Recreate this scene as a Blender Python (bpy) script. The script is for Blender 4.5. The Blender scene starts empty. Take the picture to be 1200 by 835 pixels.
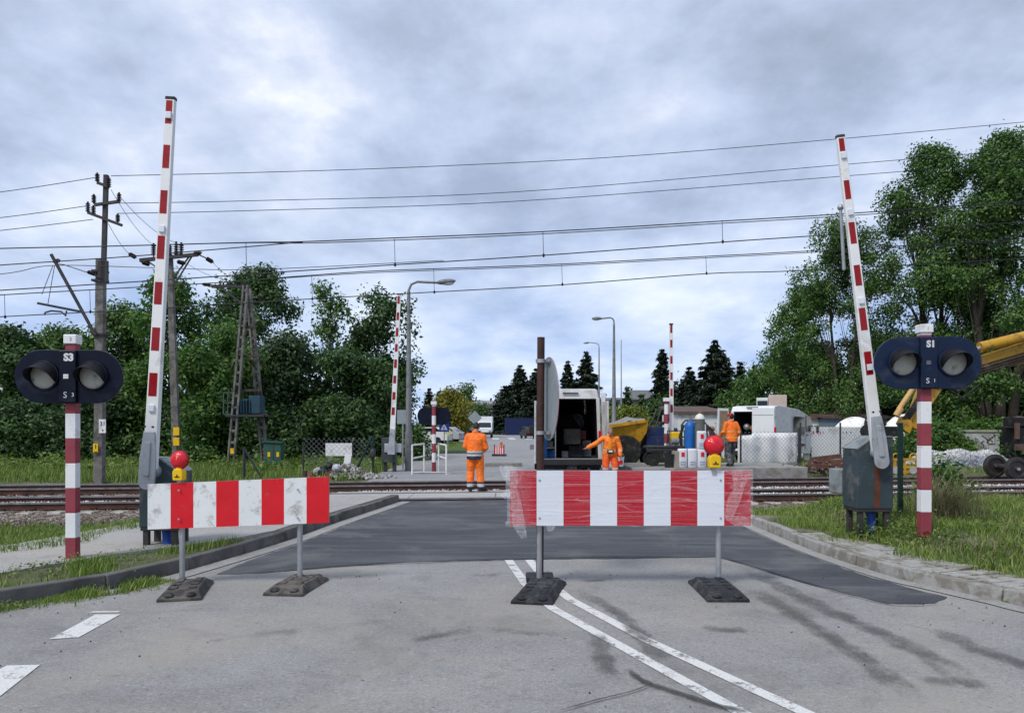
import bpy, bmesh, math, random
import numpy as np
from mathutils import Vector, Matrix, Euler
R = math.radians
random.seed(7); rng = np.random.default_rng(7)
SC = bpy.context.scene
COL = SC.collection

# ------------------------------------------------------------------ camera
CAM_H, HOR, F = 1.7, 497.0, 900.0          # eye height, horizon row and focal length in photo pixels
cd = bpy.data.cameras.new('camera'); cam = bpy.data.objects.new('camera', cd); COL.objects.link(cam)
cam.location = (0, 0, CAM_H); cam.rotation_euler = (R(90), 0, 0)
cd.sensor_width = 36; cd.lens = 27; cd.shift_y = 0.0663; cd.clip_start = .05; cd.clip_end = 4000
SC.camera = cam

# ------------------------------------------------------------------ sky, sun, exposure
SUN_EL, SUN_AZ = 50, 222                    # azimuth clockwise from +Y (the view direction)
W = bpy.data.worlds.new('World'); SC.world = W; W.use_nodes = True
def make_world():
    nt = W.node_tree; nt.nodes.clear(); N = nt.nodes.new; L = nt.links.new
    def math_(op, a, b=None, c=None, clamp=False):
        n = N('ShaderNodeMath'); n.operation = op; n.use_clamp = clamp
        for i, s in enumerate((a, b, c)):
            if s is None: continue
            if isinstance(s, (int, float)): n.inputs[i].default_value = s
            else: L(s, n.inputs[i])
        return n.outputs[0]
    def ramp(fac, stops):
        n = N('ShaderNodeValToRGB'); L(fac, n.inputs[0]); e = n.color_ramp.elements
        while len(e) < len(stops): e.new(.5)
        for k, (p, c) in enumerate(stops): e[k].position = p; e[k].color = (*c, 1)
        return n.outputs[0]
    def mix(fac, a, b):
        n = N('ShaderNodeMix'); n.data_type = 'RGBA'
        for s, i in ((fac, 0), (a, 6), (b, 7)):
            if isinstance(s, (int, float)): n.inputs[i].default_value = s
            elif isinstance(s, tuple): n.inputs[i].default_value = (*s, 1)
            else: L(s, n.inputs[i])
        return n.outputs[2]
    sky = N('ShaderNodeTexSky'); sky.sky_type = 'NISHITA'; sky.sun_disc = False
    sky.sun_elevation = R(SUN_EL); sky.sun_rotation = R(SUN_AZ); sky.air_density = 1.2; sky.dust_density = 2
    tc = N('ShaderNodeTexCoord'); sep = N('ShaderNodeSeparateXYZ'); L(tc.outputs['Generated'], sep.inputs[0])
    z = math_('MAXIMUM', sep.outputs[2], 0.0)
    zz = math_('ADD', z, 0.24)
    cmb = N('ShaderNodeCombineXYZ')
    L(math_('DIVIDE', sep.outputs[0], zz), cmb.inputs[0]); L(math_('MULTIPLY', math_('DIVIDE', sep.outputs[1], zz), .85), cmb.inputs[1])
    def noise(scale, detail, rough, dist, off):
        mp = N('ShaderNodeMapping'); mp.inputs['Location'].default_value = off; L(cmb.outputs[0], mp.inputs[0])
        n = N('ShaderNodeTexNoise'); n.inputs['Scale'].default_value = scale; n.inputs['Detail'].default_value = detail
        n.inputs['Roughness'].default_value = rough; n.inputs['Distortion'].default_value = dist
        L(mp.outputs[0], n.inputs['Vector']); return n.outputs[0]
    n1 = noise(1.75, 10, .56, .1, (3.65, 1.7, 0)); n2 = noise(5.0, 10, .6, .05, (7.7, 4.2, 0)); n3 = noise(.8, 3, .5, 0, (1.2, 9.4, 0))
    d = math_('ADD', math_('ADD', math_('MULTIPLY', n1, .55), math_('MULTIPLY', n2, .25)), math_('MULTIPLY', n3, .2))
    # thick grey bases -> mid grey-lavender -> bright thin edges
    cloud = ramp(d, [(.40, (3.7, 4.4, 5.8)), (.46, (4.5, 5.25, 7.0)), (.51, (5.3, 6.2, 8.2)), (.56, (6.3, 7.1, 9.0)), (.61, (7.9, 8.5, 9.9)), (.67, (10.4, 10.6, 11.2))])
    # towards the horizon the layer evens out to a pale blue-white
    hz = ramp(z, [(0, (1, 1, 1)), (.10, (.8, .8, .8)), (.26, (.2, .2, .2)), (.42, (0, 0, 0))])
    cloud = mix(hz, cloud, mix(ramp(n1, [(.36, (0, 0, 0)), (.62, (1, 1, 1))]), (4.3, 6.0, 9.6), (8.2, 9.3, 11.0)))
    cover = ramp(math_('ADD', n2, math_('MULTIPLY', n1, .35)), [(.48, (.93, .93, .93)), (.86, (1, 1, 1))])
    c = mix(cover, sky.outputs[0], cloud)
    # overcast skies are brighter overhead than at the horizon
    zen = ramp(z, [(.45, (1, 1, 1)), (.95, (1.35, 1.35, 1.33))])
    m = N('ShaderNodeMix'); m.data_type = 'RGBA'; m.blend_type = 'MULTIPLY'; m.inputs[0].default_value = 1
    L(c, m.inputs[6]); L(zen, m.inputs[7])
    bg = N('ShaderNodeBackground'); bg.inputs[1].default_value = .106; L(m.outputs[2], bg.inputs[0])
    out = N('ShaderNodeOutputWorld'); L(bg.outputs[0], out.inputs[0])
make_world()
sl = bpy.data.lights.new('sun', 'SUN'); sl.energy = 2.7; sl.angle = R(15); sl.color = (1, .96, .9)
so = bpy.data.objects.new('sun', sl); COL.objects.link(so)
_d = Vector((math.sin(R(SUN_AZ)) * math.cos(R(SUN_EL)), math.cos(R(SUN_AZ)) * math.cos(R(SUN_EL)), math.sin(R(SUN_EL))))
so.rotation_euler = (-_d).to_track_quat('-Z', 'Y').to_euler(); so.location = (0, 0, 60)
vs = SC.view_settings; vs.view_transform = 'Standard'; vs.look = 'None'; vs.gamma = 1; vs.exposure = 0.0; vs.use_curve_mapping = False
SC.cycles.max_bounces = 6; SC.cycles.transparent_max_bounces = 12; SC.cycles.use_denoising = True

# ------------------------------------------------------------------ helpers
def P(px, py, Y): return Vector(((px - 600) / F * Y, Y, CAM_H + (HOR - py) / F * Y))
def G(px, py, z=0.0):
    Y = (CAM_H - z) * F / (py - HOR); return Vector(((px - 600) / F * Y, Y, z))
def tag(o, label=None, cat=None, group=None, kind=None):
    if label: o['label'] = label
    if cat: o['category'] = cat
    if group: o['group'] = group
    if kind: o['kind'] = kind
    return o
def thing(name, label, cat, loc, rz=0, group=None):
    o = bpy.data.objects.new(name, None); COL.objects.link(o); o.location = loc; o.rotation_euler.z = rz
    o.empty_display_size = .2
    return tag(o, label, cat, group)
def copy_tree(o, parent=None):
    c = o.copy(); COL.objects.link(c); c.parent = parent
    for ch in list(o.children): copy_tree(ch, c)
    return c
def sm(x, a=0., b=1.):
    t = np.clip((x - a) / (b - a), 0, 1); return t * t * (3 - 2 * t)

class MB:
    def __init__(s): s.v = []; s.f = []; s.m = []
    def add(s, vs, fs, mi=0):
        n = len(s.v); s.v += [Vector(p) for p in vs]
        for f in fs: s.f.append(tuple(i + n for i in f)); s.m.append(mi)
        return s
    def box(s, c, d, rot=None, mi=0):
        c = Vector(c); hx, hy, hz = d[0] / 2, d[1] / 2, d[2] / 2
        p = [Vector((x, y, z)) for z in (-hz, hz) for x, y in ((-hx, -hy), (hx, -hy), (hx, hy), (-hx, hy))]
        if rot is not None:
            M = rot if isinstance(rot, Matrix) else Euler(rot).to_matrix(); p = [M @ q for q in p]
        return s.add([c + q for q in p], [(3, 2, 1, 0), (4, 5, 6, 7), (0, 1, 5, 4), (1, 2, 6, 5), (2, 3, 7, 6), (3, 0, 4, 7)], mi)
    def beam(s, a, b, w, h, mi=0, up=(0, 0, 1), w2=None, h2=None):
        a = Vector(a); b = Vector(b); d = (b - a).normalized(); up = Vector(up)
        if abs(d.dot(up)) > .98: up = Vector((0, 1, 0))
        x = d.cross(up).normalized(); y = x.cross(d).normalized(); w2 = w2 or w; h2 = h2 or h
        p = [a + x * i * w / 2 + y * j * h / 2 for i, j in ((-1, -1), (1, -1), (1, 1), (-1, 1))] + [b + x * i * w2 / 2 + y * j * h2 / 2 for i, j in ((-1, -1), (1, -1), (1, 1), (-1, 1))]
        return s.add(p, [(3, 2, 1, 0), (4, 5, 6, 7), (0, 1, 5, 4), (1, 2, 6, 5), (2, 3, 7, 6), (3, 0, 4, 7)], mi)
    def tube(s, pts, r, seg=10, mi=0, caps=True, flat=1.0):
        pts = [Vector(p) for p in pts]; n = len(pts)
        rs = r if isinstance(r, (list, tuple)) else [r] * n
        u = None; base = len(s.v); d0 = (pts[1] - pts[0]).normalized()
        u = d0.orthogonal().normalized()
        if abs(d0.z) < .95: u = d0.cross(Vector((0, 0, 1))).normalized()
        vs = []
        for i, p in enumerate(pts):
            d = (pts[min(i + 1, n - 1)] - pts[max(i - 1, 0)])
            d = d.normalized() if d.length > 1e-9 else d0
            u = (u - d * u.dot(d)); u = u.normalized() if u.length > 1e-6 else d.orthogonal().normalized()
            w = d.cross(u)
            for k in range(seg):
                a = 2 * math.pi * k / seg; vs.append(p + (u * math.cos(a) + w * math.sin(a) * flat) * rs[i])
        fs = []
        for i in range(n - 1):
            for k in range(seg):
                k2 = (k + 1) % seg; fs.append((i * seg + k, i * seg + k2, (i + 1) * seg + k2, (i + 1) * seg + k))
        if caps: fs += [tuple(range(seg))[::-1], tuple((n - 1) * seg + k for k in range(seg))]
        return s.add(vs, fs, mi)
    def cyl(s, a, b, r, r2=None, seg=14, mi=0, caps=True): return s.tube([a, b], [r, r if r2 is None else r2], seg, mi, caps)
    def ell(s, c, r, seg=14, rings=8, mi=0, rot=None):
        c = Vector(c); r = (r, r, r) if isinstance(r, (int, float)) else r
        M = Euler(rot).to_matrix() if rot is not None else Matrix.Identity(3)
        vs = [c + M @ Vector((0, 0, -r[2]))]
        for i in range(1, rings):
            t = -math.pi / 2 + math.pi * i / rings
            for k in range(seg):
                a = 2 * math.pi * k / seg; vs.append(c + M @ Vector((r[0] * math.cos(t) * math.cos(a), r[1] * math.cos(t) * math.sin(a), r[2] * math.sin(t))))
        vs.append(c + M @ Vector((0, 0, r[2]))); fs = []
        for k in range(seg): fs.append((0, 1 + (k + 1) % seg, 1 + k))
        for i in range(rings - 2):
            for k in range(seg):
                a = 1 + i * seg + k; b = 1 + i * seg + (k + 1) % seg; fs.append((a, b, b + seg, a + seg))
        t = len(vs) - 1; o = 1 + (rings - 2) * seg
        for k in range(seg): fs.append((t, o + k, o + (k + 1) % seg))
        return s.add(vs, fs, mi)
    def loft(s, rings, seg=16, mi=0):          # rings: (centre, rx, ry) stacked roughly along z
        vs = []
        for c, rx, ry in rings:
            for k in range(seg):
                a = 2 * math.pi * k / seg; vs.append(Vector(c) + Vector((rx * math.cos(a), ry * math.sin(a), 0)))
        fs = [(i * seg + k, i * seg + (k + 1) % seg, (i + 1) * seg + (k + 1) % seg, (i + 1) * seg + k) for i in range(len(rings) - 1) for k in range(seg)]
        fs += [tuple(range(seg))[::-1], tuple((len(rings) - 1) * seg + k for k in range(seg))]
        return s.add(vs, fs, mi)
    def prism(s, poly, fn, t0, t1, mi=0):      # polygon (u, v), fn(u, v, t) -> point
        n = len(poly); vs = [fn(u, v, t0) for u, v in poly] + [fn(u, v, t1) for u, v in poly]
        fs = [tuple(range(n))[::-1], tuple(range(n, 2 * n))] + [(i, (i + 1) % n, n + (i + 1) % n, n + i) for i in range(n)]
        return s.add(vs, fs, mi)
    def lathe(s, c, prof, seg=24, mi=0, axis='z'):   # prof: (r, h)
        c = Vector(c); vs = []
        for r, h in prof:
            for k in range(seg):
                a = 2 * math.pi * k / seg; x, y = r * math.cos(a), r * math.sin(a)
                vs.append(c + (Vector((x, y, h)) if axis == 'z' else Vector((x, h, y)) if axis == 'y' else Vector((h, x, y))))
        n = len(prof)
        fs = [(i * seg + k, i * seg + (k + 1) % seg, (i + 1) * seg + (k + 1) % seg, (i + 1) * seg + k) for i in range(n - 1) for k in range(seg)]
        if prof[0][0] > 1e-4: fs.append(tuple(range(seg))[::-1])
        if prof[-1][0] > 1e-4: fs.append(tuple((n - 1) * seg + k for k in range(seg)))
        return s.add(vs, fs, mi)
    def quad(s, a, b, c, d, mi=0): return s.add([a, b, c, d], [(0, 1, 2, 3)], mi)
    def build(s, name, mats, parent=None, smooth=True, bevel=0, remesh=0, fixn=True):
        mats = mats if isinstance(mats, (list, tuple)) else [mats]
        vs = s.v; off = Vector((0, 0, 0))
        if parent is None and vs:
            xs = [p.x for p in vs]; ys = [p.y for p in vs]; zs = [p.z for p in vs]
            off = Vector(((min(xs) + max(xs)) / 2, (min(ys) + max(ys)) / 2, min(zs)))
        me = bpy.data.meshes.new(name); me.from_pydata([p - off for p in vs], [], s.f)
        for m in mats: me.materials.append(m)
        me.polygons.foreach_set('material_index', s.m)
        if fixn:
            bm = bmesh.new(); bm.from_mesh(me); bmesh.ops.recalc_face_normals(bm, faces=bm.faces); bm.to_mesh(me); bm.free()
        if smooth: me.shade_smooth(); me.set_sharp_from_angle(angle=R(38))
        me.update(); o = bpy.data.objects.new(name, me); COL.objects.link(o); o.location = off
        if parent is not None: o.parent = parent
        if remesh:
            md = o.modifiers.new('join', 'REMESH'); md.mode = 'VOXEL'; md.voxel_size = remesh; md.use_smooth_shade = True
            ms = o.modifiers.new('soften', 'SMOOTH'); ms.factor = .5; ms.iterations = 4
        if bevel:
            md = o.modifiers.new('edges', 'BEVEL'); md.width = bevel; md.segments = 2; md.limit_method = 'ANGLE'; md.angle_limit = R(40); md.harden_normals = True
        return o

def np_mesh(name, V, Q, mat, parent=None, origin=None, smooth=False):
    """V (n,3), Q (m,4) -> mesh object"""
    V = np.asarray(V, np.float32); Q = np.asarray(Q, np.int32)
    if origin is not None: V = V - np.asarray(origin, np.float32)
    me = bpy.data.meshes.new(name); me.vertices.add(len(V)); me.vertices.foreach_set('co', V.ravel())
    me.loops.add(Q.size); me.loops.foreach_set('vertex_index', Q.ravel())
    me.polygons.add(len(Q)); me.polygons.foreach_set('loop_start', np.arange(0, Q.size, Q.shape[1], dtype=np.int32))
    me.update(calc_edges=True); me.materials.append(mat)
    if smooth: me.shade_smooth()
    o = bpy.data.objects.new(name, me); COL.objects.link(o)
    if parent is not None: o.parent = parent
    if origin is not None and parent is None: o.location = origin
    return o

# ------------------------------------------------------------------ materials
_M = {}
class NT:
    def __init__(s, name):
        s.mat = bpy.data.materials.new(name); s.mat.use_nodes = True; s.nt = s.mat.node_tree
        s.b = s.nt.nodes['Principled BSDF']; s.out = s.nt.nodes['Material Output']
        s.tc = s.nt.nodes.new('ShaderNodeTexCoord')
    def L(s, a, b): s.nt.links.new(a, b)
    def noise(s, scale, detail=4, rough=.55, dist=0, coord='Object', stretch=None):
        n = s.nt.nodes.new('ShaderNodeTexNoise'); n.inputs['Scale'].default_value = scale; n.inputs['Detail'].default_value = detail
        n.inputs['Roughness'].default_value = rough; n.inputs['Distortion'].default_value = dist
        src = s.tc.outputs[coord]
        if stretch:
            mp = s.nt.nodes.new('ShaderNodeMapping'); mp.inputs['Scale'].default_value = stretch; s.L(src, mp.inputs[0]); src = mp.outputs[0]
        s.L(src, n.inputs['Vector']); return n.outputs[0]
    def ramp(s, fac, stops):
        n = s.nt.nodes.new('ShaderNodeValToRGB'); s.L(fac, n.inputs[0]); e = n.color_ramp.elements
        while len(e) < len(stops): e.new(.5)
        for k, (p, c) in enumerate(stops):
            e[k].position = p; e[k].color = (*(c if isinstance(c, tuple) else (c, c, c)), 1)
        return n.outputs[0]
    def math(s, op, a, b=None, clamp=False):
        n = s.nt.nodes.new('ShaderNodeMath'); n.operation = op; n.use_clamp = clamp
        for i, q in enumerate((a, b)):
            if q is None: continue
            if isinstance(q, (int, float)): n.inputs[i].default_value = q
            else: s.L(q, n.inputs[i])
        return n.outputs[0]
    def mix(s, fac, a, b, mode='MIX'):
        n = s.nt.nodes.new('ShaderNodeMix'); n.data_type = 'RGBA'; n.blend_type = mode
        for q, i in ((fac, 0), (a, 6), (b, 7)):
            if isinstance(q, (int, float)): n.inputs[i].default_value = q
            elif isinstance(q, tuple): n.inputs[i].default_value = (*q, 1)
            else: s.L(q, n.inputs[i])
        return n.outputs[2]
    def color(s, c):
        if isinstance(c, tuple): s.b.inputs['Base Color'].default_value = (*c, 1)
        else: s.L(c, s.b.inputs['Base Color'])
    def set(s, **k):
        for n, v in k.items(): s.b.inputs[n.replace('_', ' ')].default_value = v
    def bump(s, h, strength=.3, dist=.02):
        n = s.nt.nodes.new('ShaderNodeBump'); n.inputs['Strength'].default_value = strength; n.inputs['Distance'].default_value = dist
        s.L(h, n.inputs['Height']); s.L(n.outputs[0], s.b.inputs['Normal'])
def mul(c, k): return tuple(min(1, x * k) for x in c)
def mat(name, col, rough=.55, metal=0., var=.18, scale=3., bump=0., bscale=40., dirt=None, amt=.35, dscale=5., stretch=None, spec=.3):
    if name in _M: return _M[name]
    t = NT(name); n = t.noise(scale, 6, .6, .2)
    c = t.ramp(n, [(.3, mul(col, 1 - var)), (.7, mul(col, 1 + var))])
    if dirt is not None:
        d = t.noise(dscale, 9, .68, .4, stretch=stretch)
        lo = .62 - amt * .35
        c = t.mix(t.ramp(d, [(lo, 0.), (lo + .12, .85)]), c, dirt)
    t.color(c); t.set(Metallic=metal); t.b.inputs['Specular IOR Level'].default_value = spec
    rr = t.ramp(t.noise(scale * 3, 5), [(.3, max(.04, rough - .12)), (.7, min(1, rough + .12))]); t.L(rr, t.b.inputs['Roughness'])
    if bump: t.bump(t.noise(bscale, 6, .6), bump, .01)
    _M[name] = t.mat; return t.mat

def leaf_mat(name, c1, c2, c3=None, trans=.25, scale=.6):
    t = NT(name); g = t.nt.nodes.new('ShaderNodeNewGeometry')
    n = t.noise(scale, 4, .6)
    rnd = g.outputs['Random Per Island']
    f = t.math('ADD', t.math('MULTIPLY', n, .75), t.math('MULTIPLY', rnd, .5))
    c = t.ramp(f, [(.38, c1), (.62, c2), (.86, c3 or mul(c2, 1.5))])
    t.color(c); t.set(Roughness=.55); t.b.inputs['Specular IOR Level'].default_value = .35
    tr = t.nt.nodes.new('ShaderNodeBsdfTranslucent'); t.L(t.mix(1.0, c, (.75, 1.15, .5), 'MULTIPLY'), tr.inputs[0])
    ms = t.nt.nodes.new('ShaderNodeMixShader'); ms.inputs[0].default_value = trans
    t.L(t.b.outputs[0], ms.inputs[1]); t.L(tr.outputs[0], ms.inputs[2]); t.L(ms.outputs[0], t.out.inputs[0])
    return t.mat
def banded(name, col, bands, rough=.7, axis=2, crease=.35):
    """cloth whose sewn-on bands run round it at fixed heights: (z0, z1, colour)"""
    t = NT(name); n = t.noise(9, 5, .6); c = t.ramp(n, [(.3, mul(col, .85)), (.7, mul(col, 1.1))])
    sep = t.nt.nodes.new('ShaderNodeSeparateXYZ'); t.L(t.tc.outputs['Object'], sep.inputs[0]); z = sep.outputs[axis]
    for z0, z1, bc in bands:
        k = t.math('MULTIPLY', t.math('GREATER_THAN', z, z0), t.math('LESS_THAN', z, z1)); c = t.mix(k, c, bc)
    c = t.mix(t.ramp(t.noise(7, 7, .7, .5), [(.56, 0.), (.72, .45)]), c, mul(col, .38))
    t.color(c); t.set(Roughness=rough); t.bump(t.noise(11, 4, .6, .8), crease, .02)
    return t.mat
# ------------------------------------------------------------------ ground heights
KL = np.array([(3.5, -14), (4.2, -11), (5.2, -7.5), (6.4, -5.6), (7.0, -4.85), (7.7, -4.3), (8.27, -3.95), (9.4, -3.65), (11.1, -3.29), (13.3, -3.02), (16.9, -2.46)])
KR = np.array([(2.6, 13), (3.2, 10.5), (4.6, 7.2), (5.8, 5.6), (6.9, 4.85), (7.36, 4.68), (8, 4.43), (8.6, 4.22), (10.2, 4.05), (12.6, 4.05), (17.3, 4.1)])
TR = .125                                              # the tracks run along (1, TR)
def kdist(x, y, K, s):
    kx = np.interp(y, K[:, 0], K[:, 1]); sl = (np.interp(y + .1, K[:, 0], K[:, 1]) - np.interp(y - .1, K[:, 0], K[:, 1])) / .2
    return s * (x - kx) / np.sqrt(1 + sl * sl)
def terrain(x, y):
    x = np.asarray(x, float); y = np.asarray(y, float)
    t = y - TR * x - 17.4                              # distance past the nearest rail
    dl = kdist(x, y, KL, -1); dr = kdist(x, y, KR, 1)
    z = np.full(np.broadcast(x, y).shape, -.07)
    bumps = .025 * np.sin(x * 1.9 + 1) * np.sin(y * 2.3) + .02 * np.sin(x * 4.1) * np.cos(y * 3.3 + 2)
    zl = .135 - .30 * sm(dl, 2.3, 4.6) + bumps * sm(dl, .3, 1) * .6
    zl = zl + (-.26 - zl) * sm(t, -4.2, -2.0)
    zr = .11 + .21 * sm(dr, .75, 1.7) + bumps
    zr = zr + (-.20 - zr) * sm(t, -4.6, -1.8)
    z = np.where(dl > 0, -.07 + (zl + .07) * sm(dl, .02, .16), z)
    z = np.where(dr > 0, -.07 + (zr + .07) * sm(dr, .02, .16), z)
    cross = (x > -4.4) & (x < 4.8)
    z = np.where((t > -.9) & cross, -.07, z); zx = (t > 2.25) & (t < 5.6) & cross
    z = np.where((t > -1.2) & ~cross, -.3, z)
    zb = np.where(x > 0, .13 * sm(x, 6., 8.5) * sm(t, 6.6, 8) * (1 - sm(y, 45, 60)), 0) - .05
    zb = zb + .05 * sm(-x, 2, 4) * sm(t, 6.2, 7.5)
    z = np.where(zx, -.3, z)
    z = np.where(t > 5.9, -.3 + (zb + .3) * sm(t, 5.9, 6.8), z)
    z = np.where((t > 5.5) & cross, -.07 , z)
    z = np.where((t > 6.2) & (x > 4.8), np.maximum(z, -.07), z)
    far = sm(y, 150, 400); z = z * (1 - far) - .07 * far
    return z

def lin(*segs):
    o = []
    for a, b, st in segs: o += list(np.arange(a, b, st))
    return np.array(o)
gx = lin((-1500, -100, 100), (-100, -20, 8), (-20, -10, .5), (-10, 11, .2), (11, 22, .5), (22, 100, 8), (100, 1501, 100))
gy = lin((-60, 2, 6), (2, 26, .2), (26, 40, .7), (40, 120, 8), (120, 2500, 140))
XX, YY = np.meshgrid(gx, gy); ZZ = terrain(XX, YY)
nx, ny = len(gx), len(gy); idx = np.arange(nx * ny).reshape(ny, nx)
def soil():
    t = NT('soil_and_turf'); n = t.noise(1.1, 8, .65); f = t.noise(14, 8, .7)
    g = t.ramp(f, [(.3, (.045, .06, .018)), (.7, (.10, .125, .04))]); d = t.ramp(f, [(.3, (.10, .085, .06)), (.7, (.24, .21, .165))])
    t.color(t.mix(t.ramp(n, [(.5, 0.), (.62, 1.)]), g, d)); t.set(Roughness=.95); t.bump(f, .7, .05); return t.mat
M_SOIL = soil()
ground = np_mesh('ground', np.stack([XX, YY, ZZ], -1).reshape(-1, 3), np.stack([idx[:-1, :-1], idx[:-1, 1:], idx[1:, 1:], idx[1:, :-1]], -1).reshape(-1, 4), M_SOIL, smooth=True)
tag(ground, kind='structure')

# ------------------------------------------------------------------ road surfaces
def asphalt(name, c0, c1, speck, blotch, bl_col, rough=.85, streak=None):
    t = NT(name); a = t.noise(.55, 6, .6, .3); b = t.noise(3.1, 8, .7); f = t.noise(80, 3, .7); f2 = t.noise(30, 4, .8)
    c = t.ramp(t.math('ADD', t.math('MULTIPLY', a, .6), t.math('MULTIPLY', b, .4)), [(.35, c0), (.65, c1)])
    c = t.mix(t.ramp(b, [(blotch, 0.), (blotch + .14, .75)]), c, bl_col)
    c = t.mix(t.ramp(f, [(.36, .6), (.5, 0.)]), c, mul(c0, .45))
    c = t.mix(t.ramp(f, [(.60, 0.), (.72, speck)]), c, mul(c1, 1.7))
    c = t.mix(t.ramp(f2, [(.34, .65), (.46, 0.)]), c, mul(c0, .5)); c = t.mix(t.ramp(f2, [(.55, 0.), (.68, .6)]), c, mul(c1, 1.4)); c = t.mix(t.ramp(t.noise(17, 2, .5), [(.70, 0.), (.73, .8)]), c, mul(c0, .3))
    big = t.noise(.42, 5, .62, .8); c = t.mix(t.ramp(big, [(.47, 0.), (.64, .5)]), c, (c1[0] * 1.0, c1[1] * .93, c1[2] * .82)) if not streak else c
    c = t.mix(t.ramp(t.noise(.9, 6, .7, 1.2), [(.30, .45), (.46, 0.)]), c, mul(c0, .62))
    m8 = t.noise(7.5, 7, .75, .6); c = t.mix(t.ramp(m8, [(.30, .5), (.44, 0.)]), c, mul(c0, .55)); c = t.mix(t.ramp(m8, [(.58, 0.), (.74, .4)]), c, mul(c1, 1.25))
    if streak: 
        s = t.noise(1.2, 7, .7, .5, stretch=streak); c = t.mix(t.ramp(s, [(.48, 0.), (.66, .75)]), c, mul(c1, 1.75)); c = t.mix(t.ramp(t.noise(.8, 6, .65, .6), [(.52, 0.), (.70, .55)]), c, (.15, .145, .135))
    t.color(c); t.set(Roughness=rough); t.bump(t.math('ADD', f, t.math('MULTIPLY', f2, .8)), .45, .012); return t.mat
M_OLD = asphalt('old_asphalt', (.190, .186, .178), (.305, .299, .287), .55, .58, (.16, .155, .145))
M_NEW = asphalt('new_asphalt', (.026, .028, .032), (.058, .061, .067), .5, .68, (.12, .122, .125), .68, streak=(.30, 3.2, 1))
M_FAR = asphalt('street_asphalt', (.20, .20, .205), (.30, .30, .305), .2, .62, (.17, .17, .17))
M_PAVE = asphalt('worn_concrete_paving', (.27, .26, .245), (.38, .37, .35), .3, .62, (.22, .20, .17))
def smooth_line(pts, n=12):
    pts = [Vector((*p, 0)[:3]) if len(p) < 3 else Vector(p) for p in pts]; o = []
    for i in range(len(pts) - 1):
        a = pts[max(i - 1, 0)]; b = pts[i]; c = pts[i + 1]; d = pts[min(i + 2, len(pts) - 1)]
        for k in range(n):
            t = k / n; o.append(.5 * (2 * b + (c - a) * t + (2 * a - 5 * b + 4 * c - d) * t * t + (3 * b - a - 3 * c + d) * t ** 3))
    return o + [pts[-1]]
def sheet(name, poly, z, m, kind='structure'):
    b = MB(); b.add([(p[0], p[1], z) for p in poly], [tuple(range(len(poly)))]); o = b.build(name, m, smooth=False)
    if o.data.polygons[0].normal.z < 0: o.data.flip_normals()
    return tag(o, kind=kind)
kl = [(x, y) for y, x in KL[::-1]]; kr = [(x, y) for y, x in KR]
kls = [(p.x, p.y) for p in smooth_line(kl, 6)]; krs = [(p.x, p.y) for p in smooth_line(kr, 6)]
# old road: between the kerbs from the crossing towards and past the camera
ring = [(-2.44, 17.03), (4.2, 17.86)] + [(x - .02 if x > 4 else x, y) for x, y in krs[::-1]] + [(13, -25), (-14, -25)] + [(x + .0, y) for x, y in kls[::-1]]
road = sheet('road', ring, 0.0, M_OLD)
patch = [(-2.42, 17.02), (4.06, 17.82), (3.9, 14.5), (3.82, 12.4), (3.82, 10.2), (3.95, 8.7), (4.12, 8.0), (4.28, 7.55), (4.02, 7.3), (3.56, 7.29), (3.16, 8.14), (2.82, 9.35), (2.62, 9.85), (1.4, 9.72), (-.1, 9.66), (-1.2, 9.5), (-2.15, 9.15), (-2.9, 8.75), (-3.35, 8.7), (-3.28, 9.6), (-3.0, 11.1), (-2.75, 13.3)]
pp_ = []
for i in range(len(patch)):
    a = Vector(patch[i]); c = Vector(patch[(i + 1) % len(patch)]); k = max(1, int((c - a).length / .10)); nn = Vector((-(c - a).y, (c - a).x)).normalized()
    for j in range(k): pp_.append(tuple(a.lerp(c, j / k) + nn * random.uniform(-.018, .018) * (j > 0)))
asp = sheet('road_resurfaced', pp_, .005, M_NEW)
t_ = M_NEW
# gutter strip of paler worn concrete along both kerbs
M_GUT = asphalt('gutter_concrete', (.25, .245, .235), (.36, .35, .33), .3, .5, (.17, .155, .13))
def strip(name, line, w0, w1, side, z, m):
    b = MB(); n = len(line)
    for i in range(n):
        a = Vector((*line[max(i - 1, 0)], 0)); c = Vector((*line[min(i + 1, n - 1)], 0)); d = (c - a).normalized(); nn = Vector((-d.y, d.x, 0)) * side
        p = Vector((*line[i], 0)); b.v += [p + nn * w0 + Vector((0, 0, z)), p + nn * w1 + Vector((0, 0, z))]
    for i in range(n - 1): b.f.append((2 * i, 2 * i + 1, 2 * i + 3, 2 * i + 2)); b.m.append(0)
    o = b.build(name, m, smooth=False)
    if o.data.polygons[0].normal.z < 0: o.data.flip_normals()
    return tag(o, kind='structure')
strip('gutter', [p for p in krs if p[1] > 6.2], 0.0, .20, 1, .009, M_GUT)
strip('gutter', [p for p in kls if p[1] > 8.4], 0.0, .24, 1, .009, M_GUT)

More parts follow.
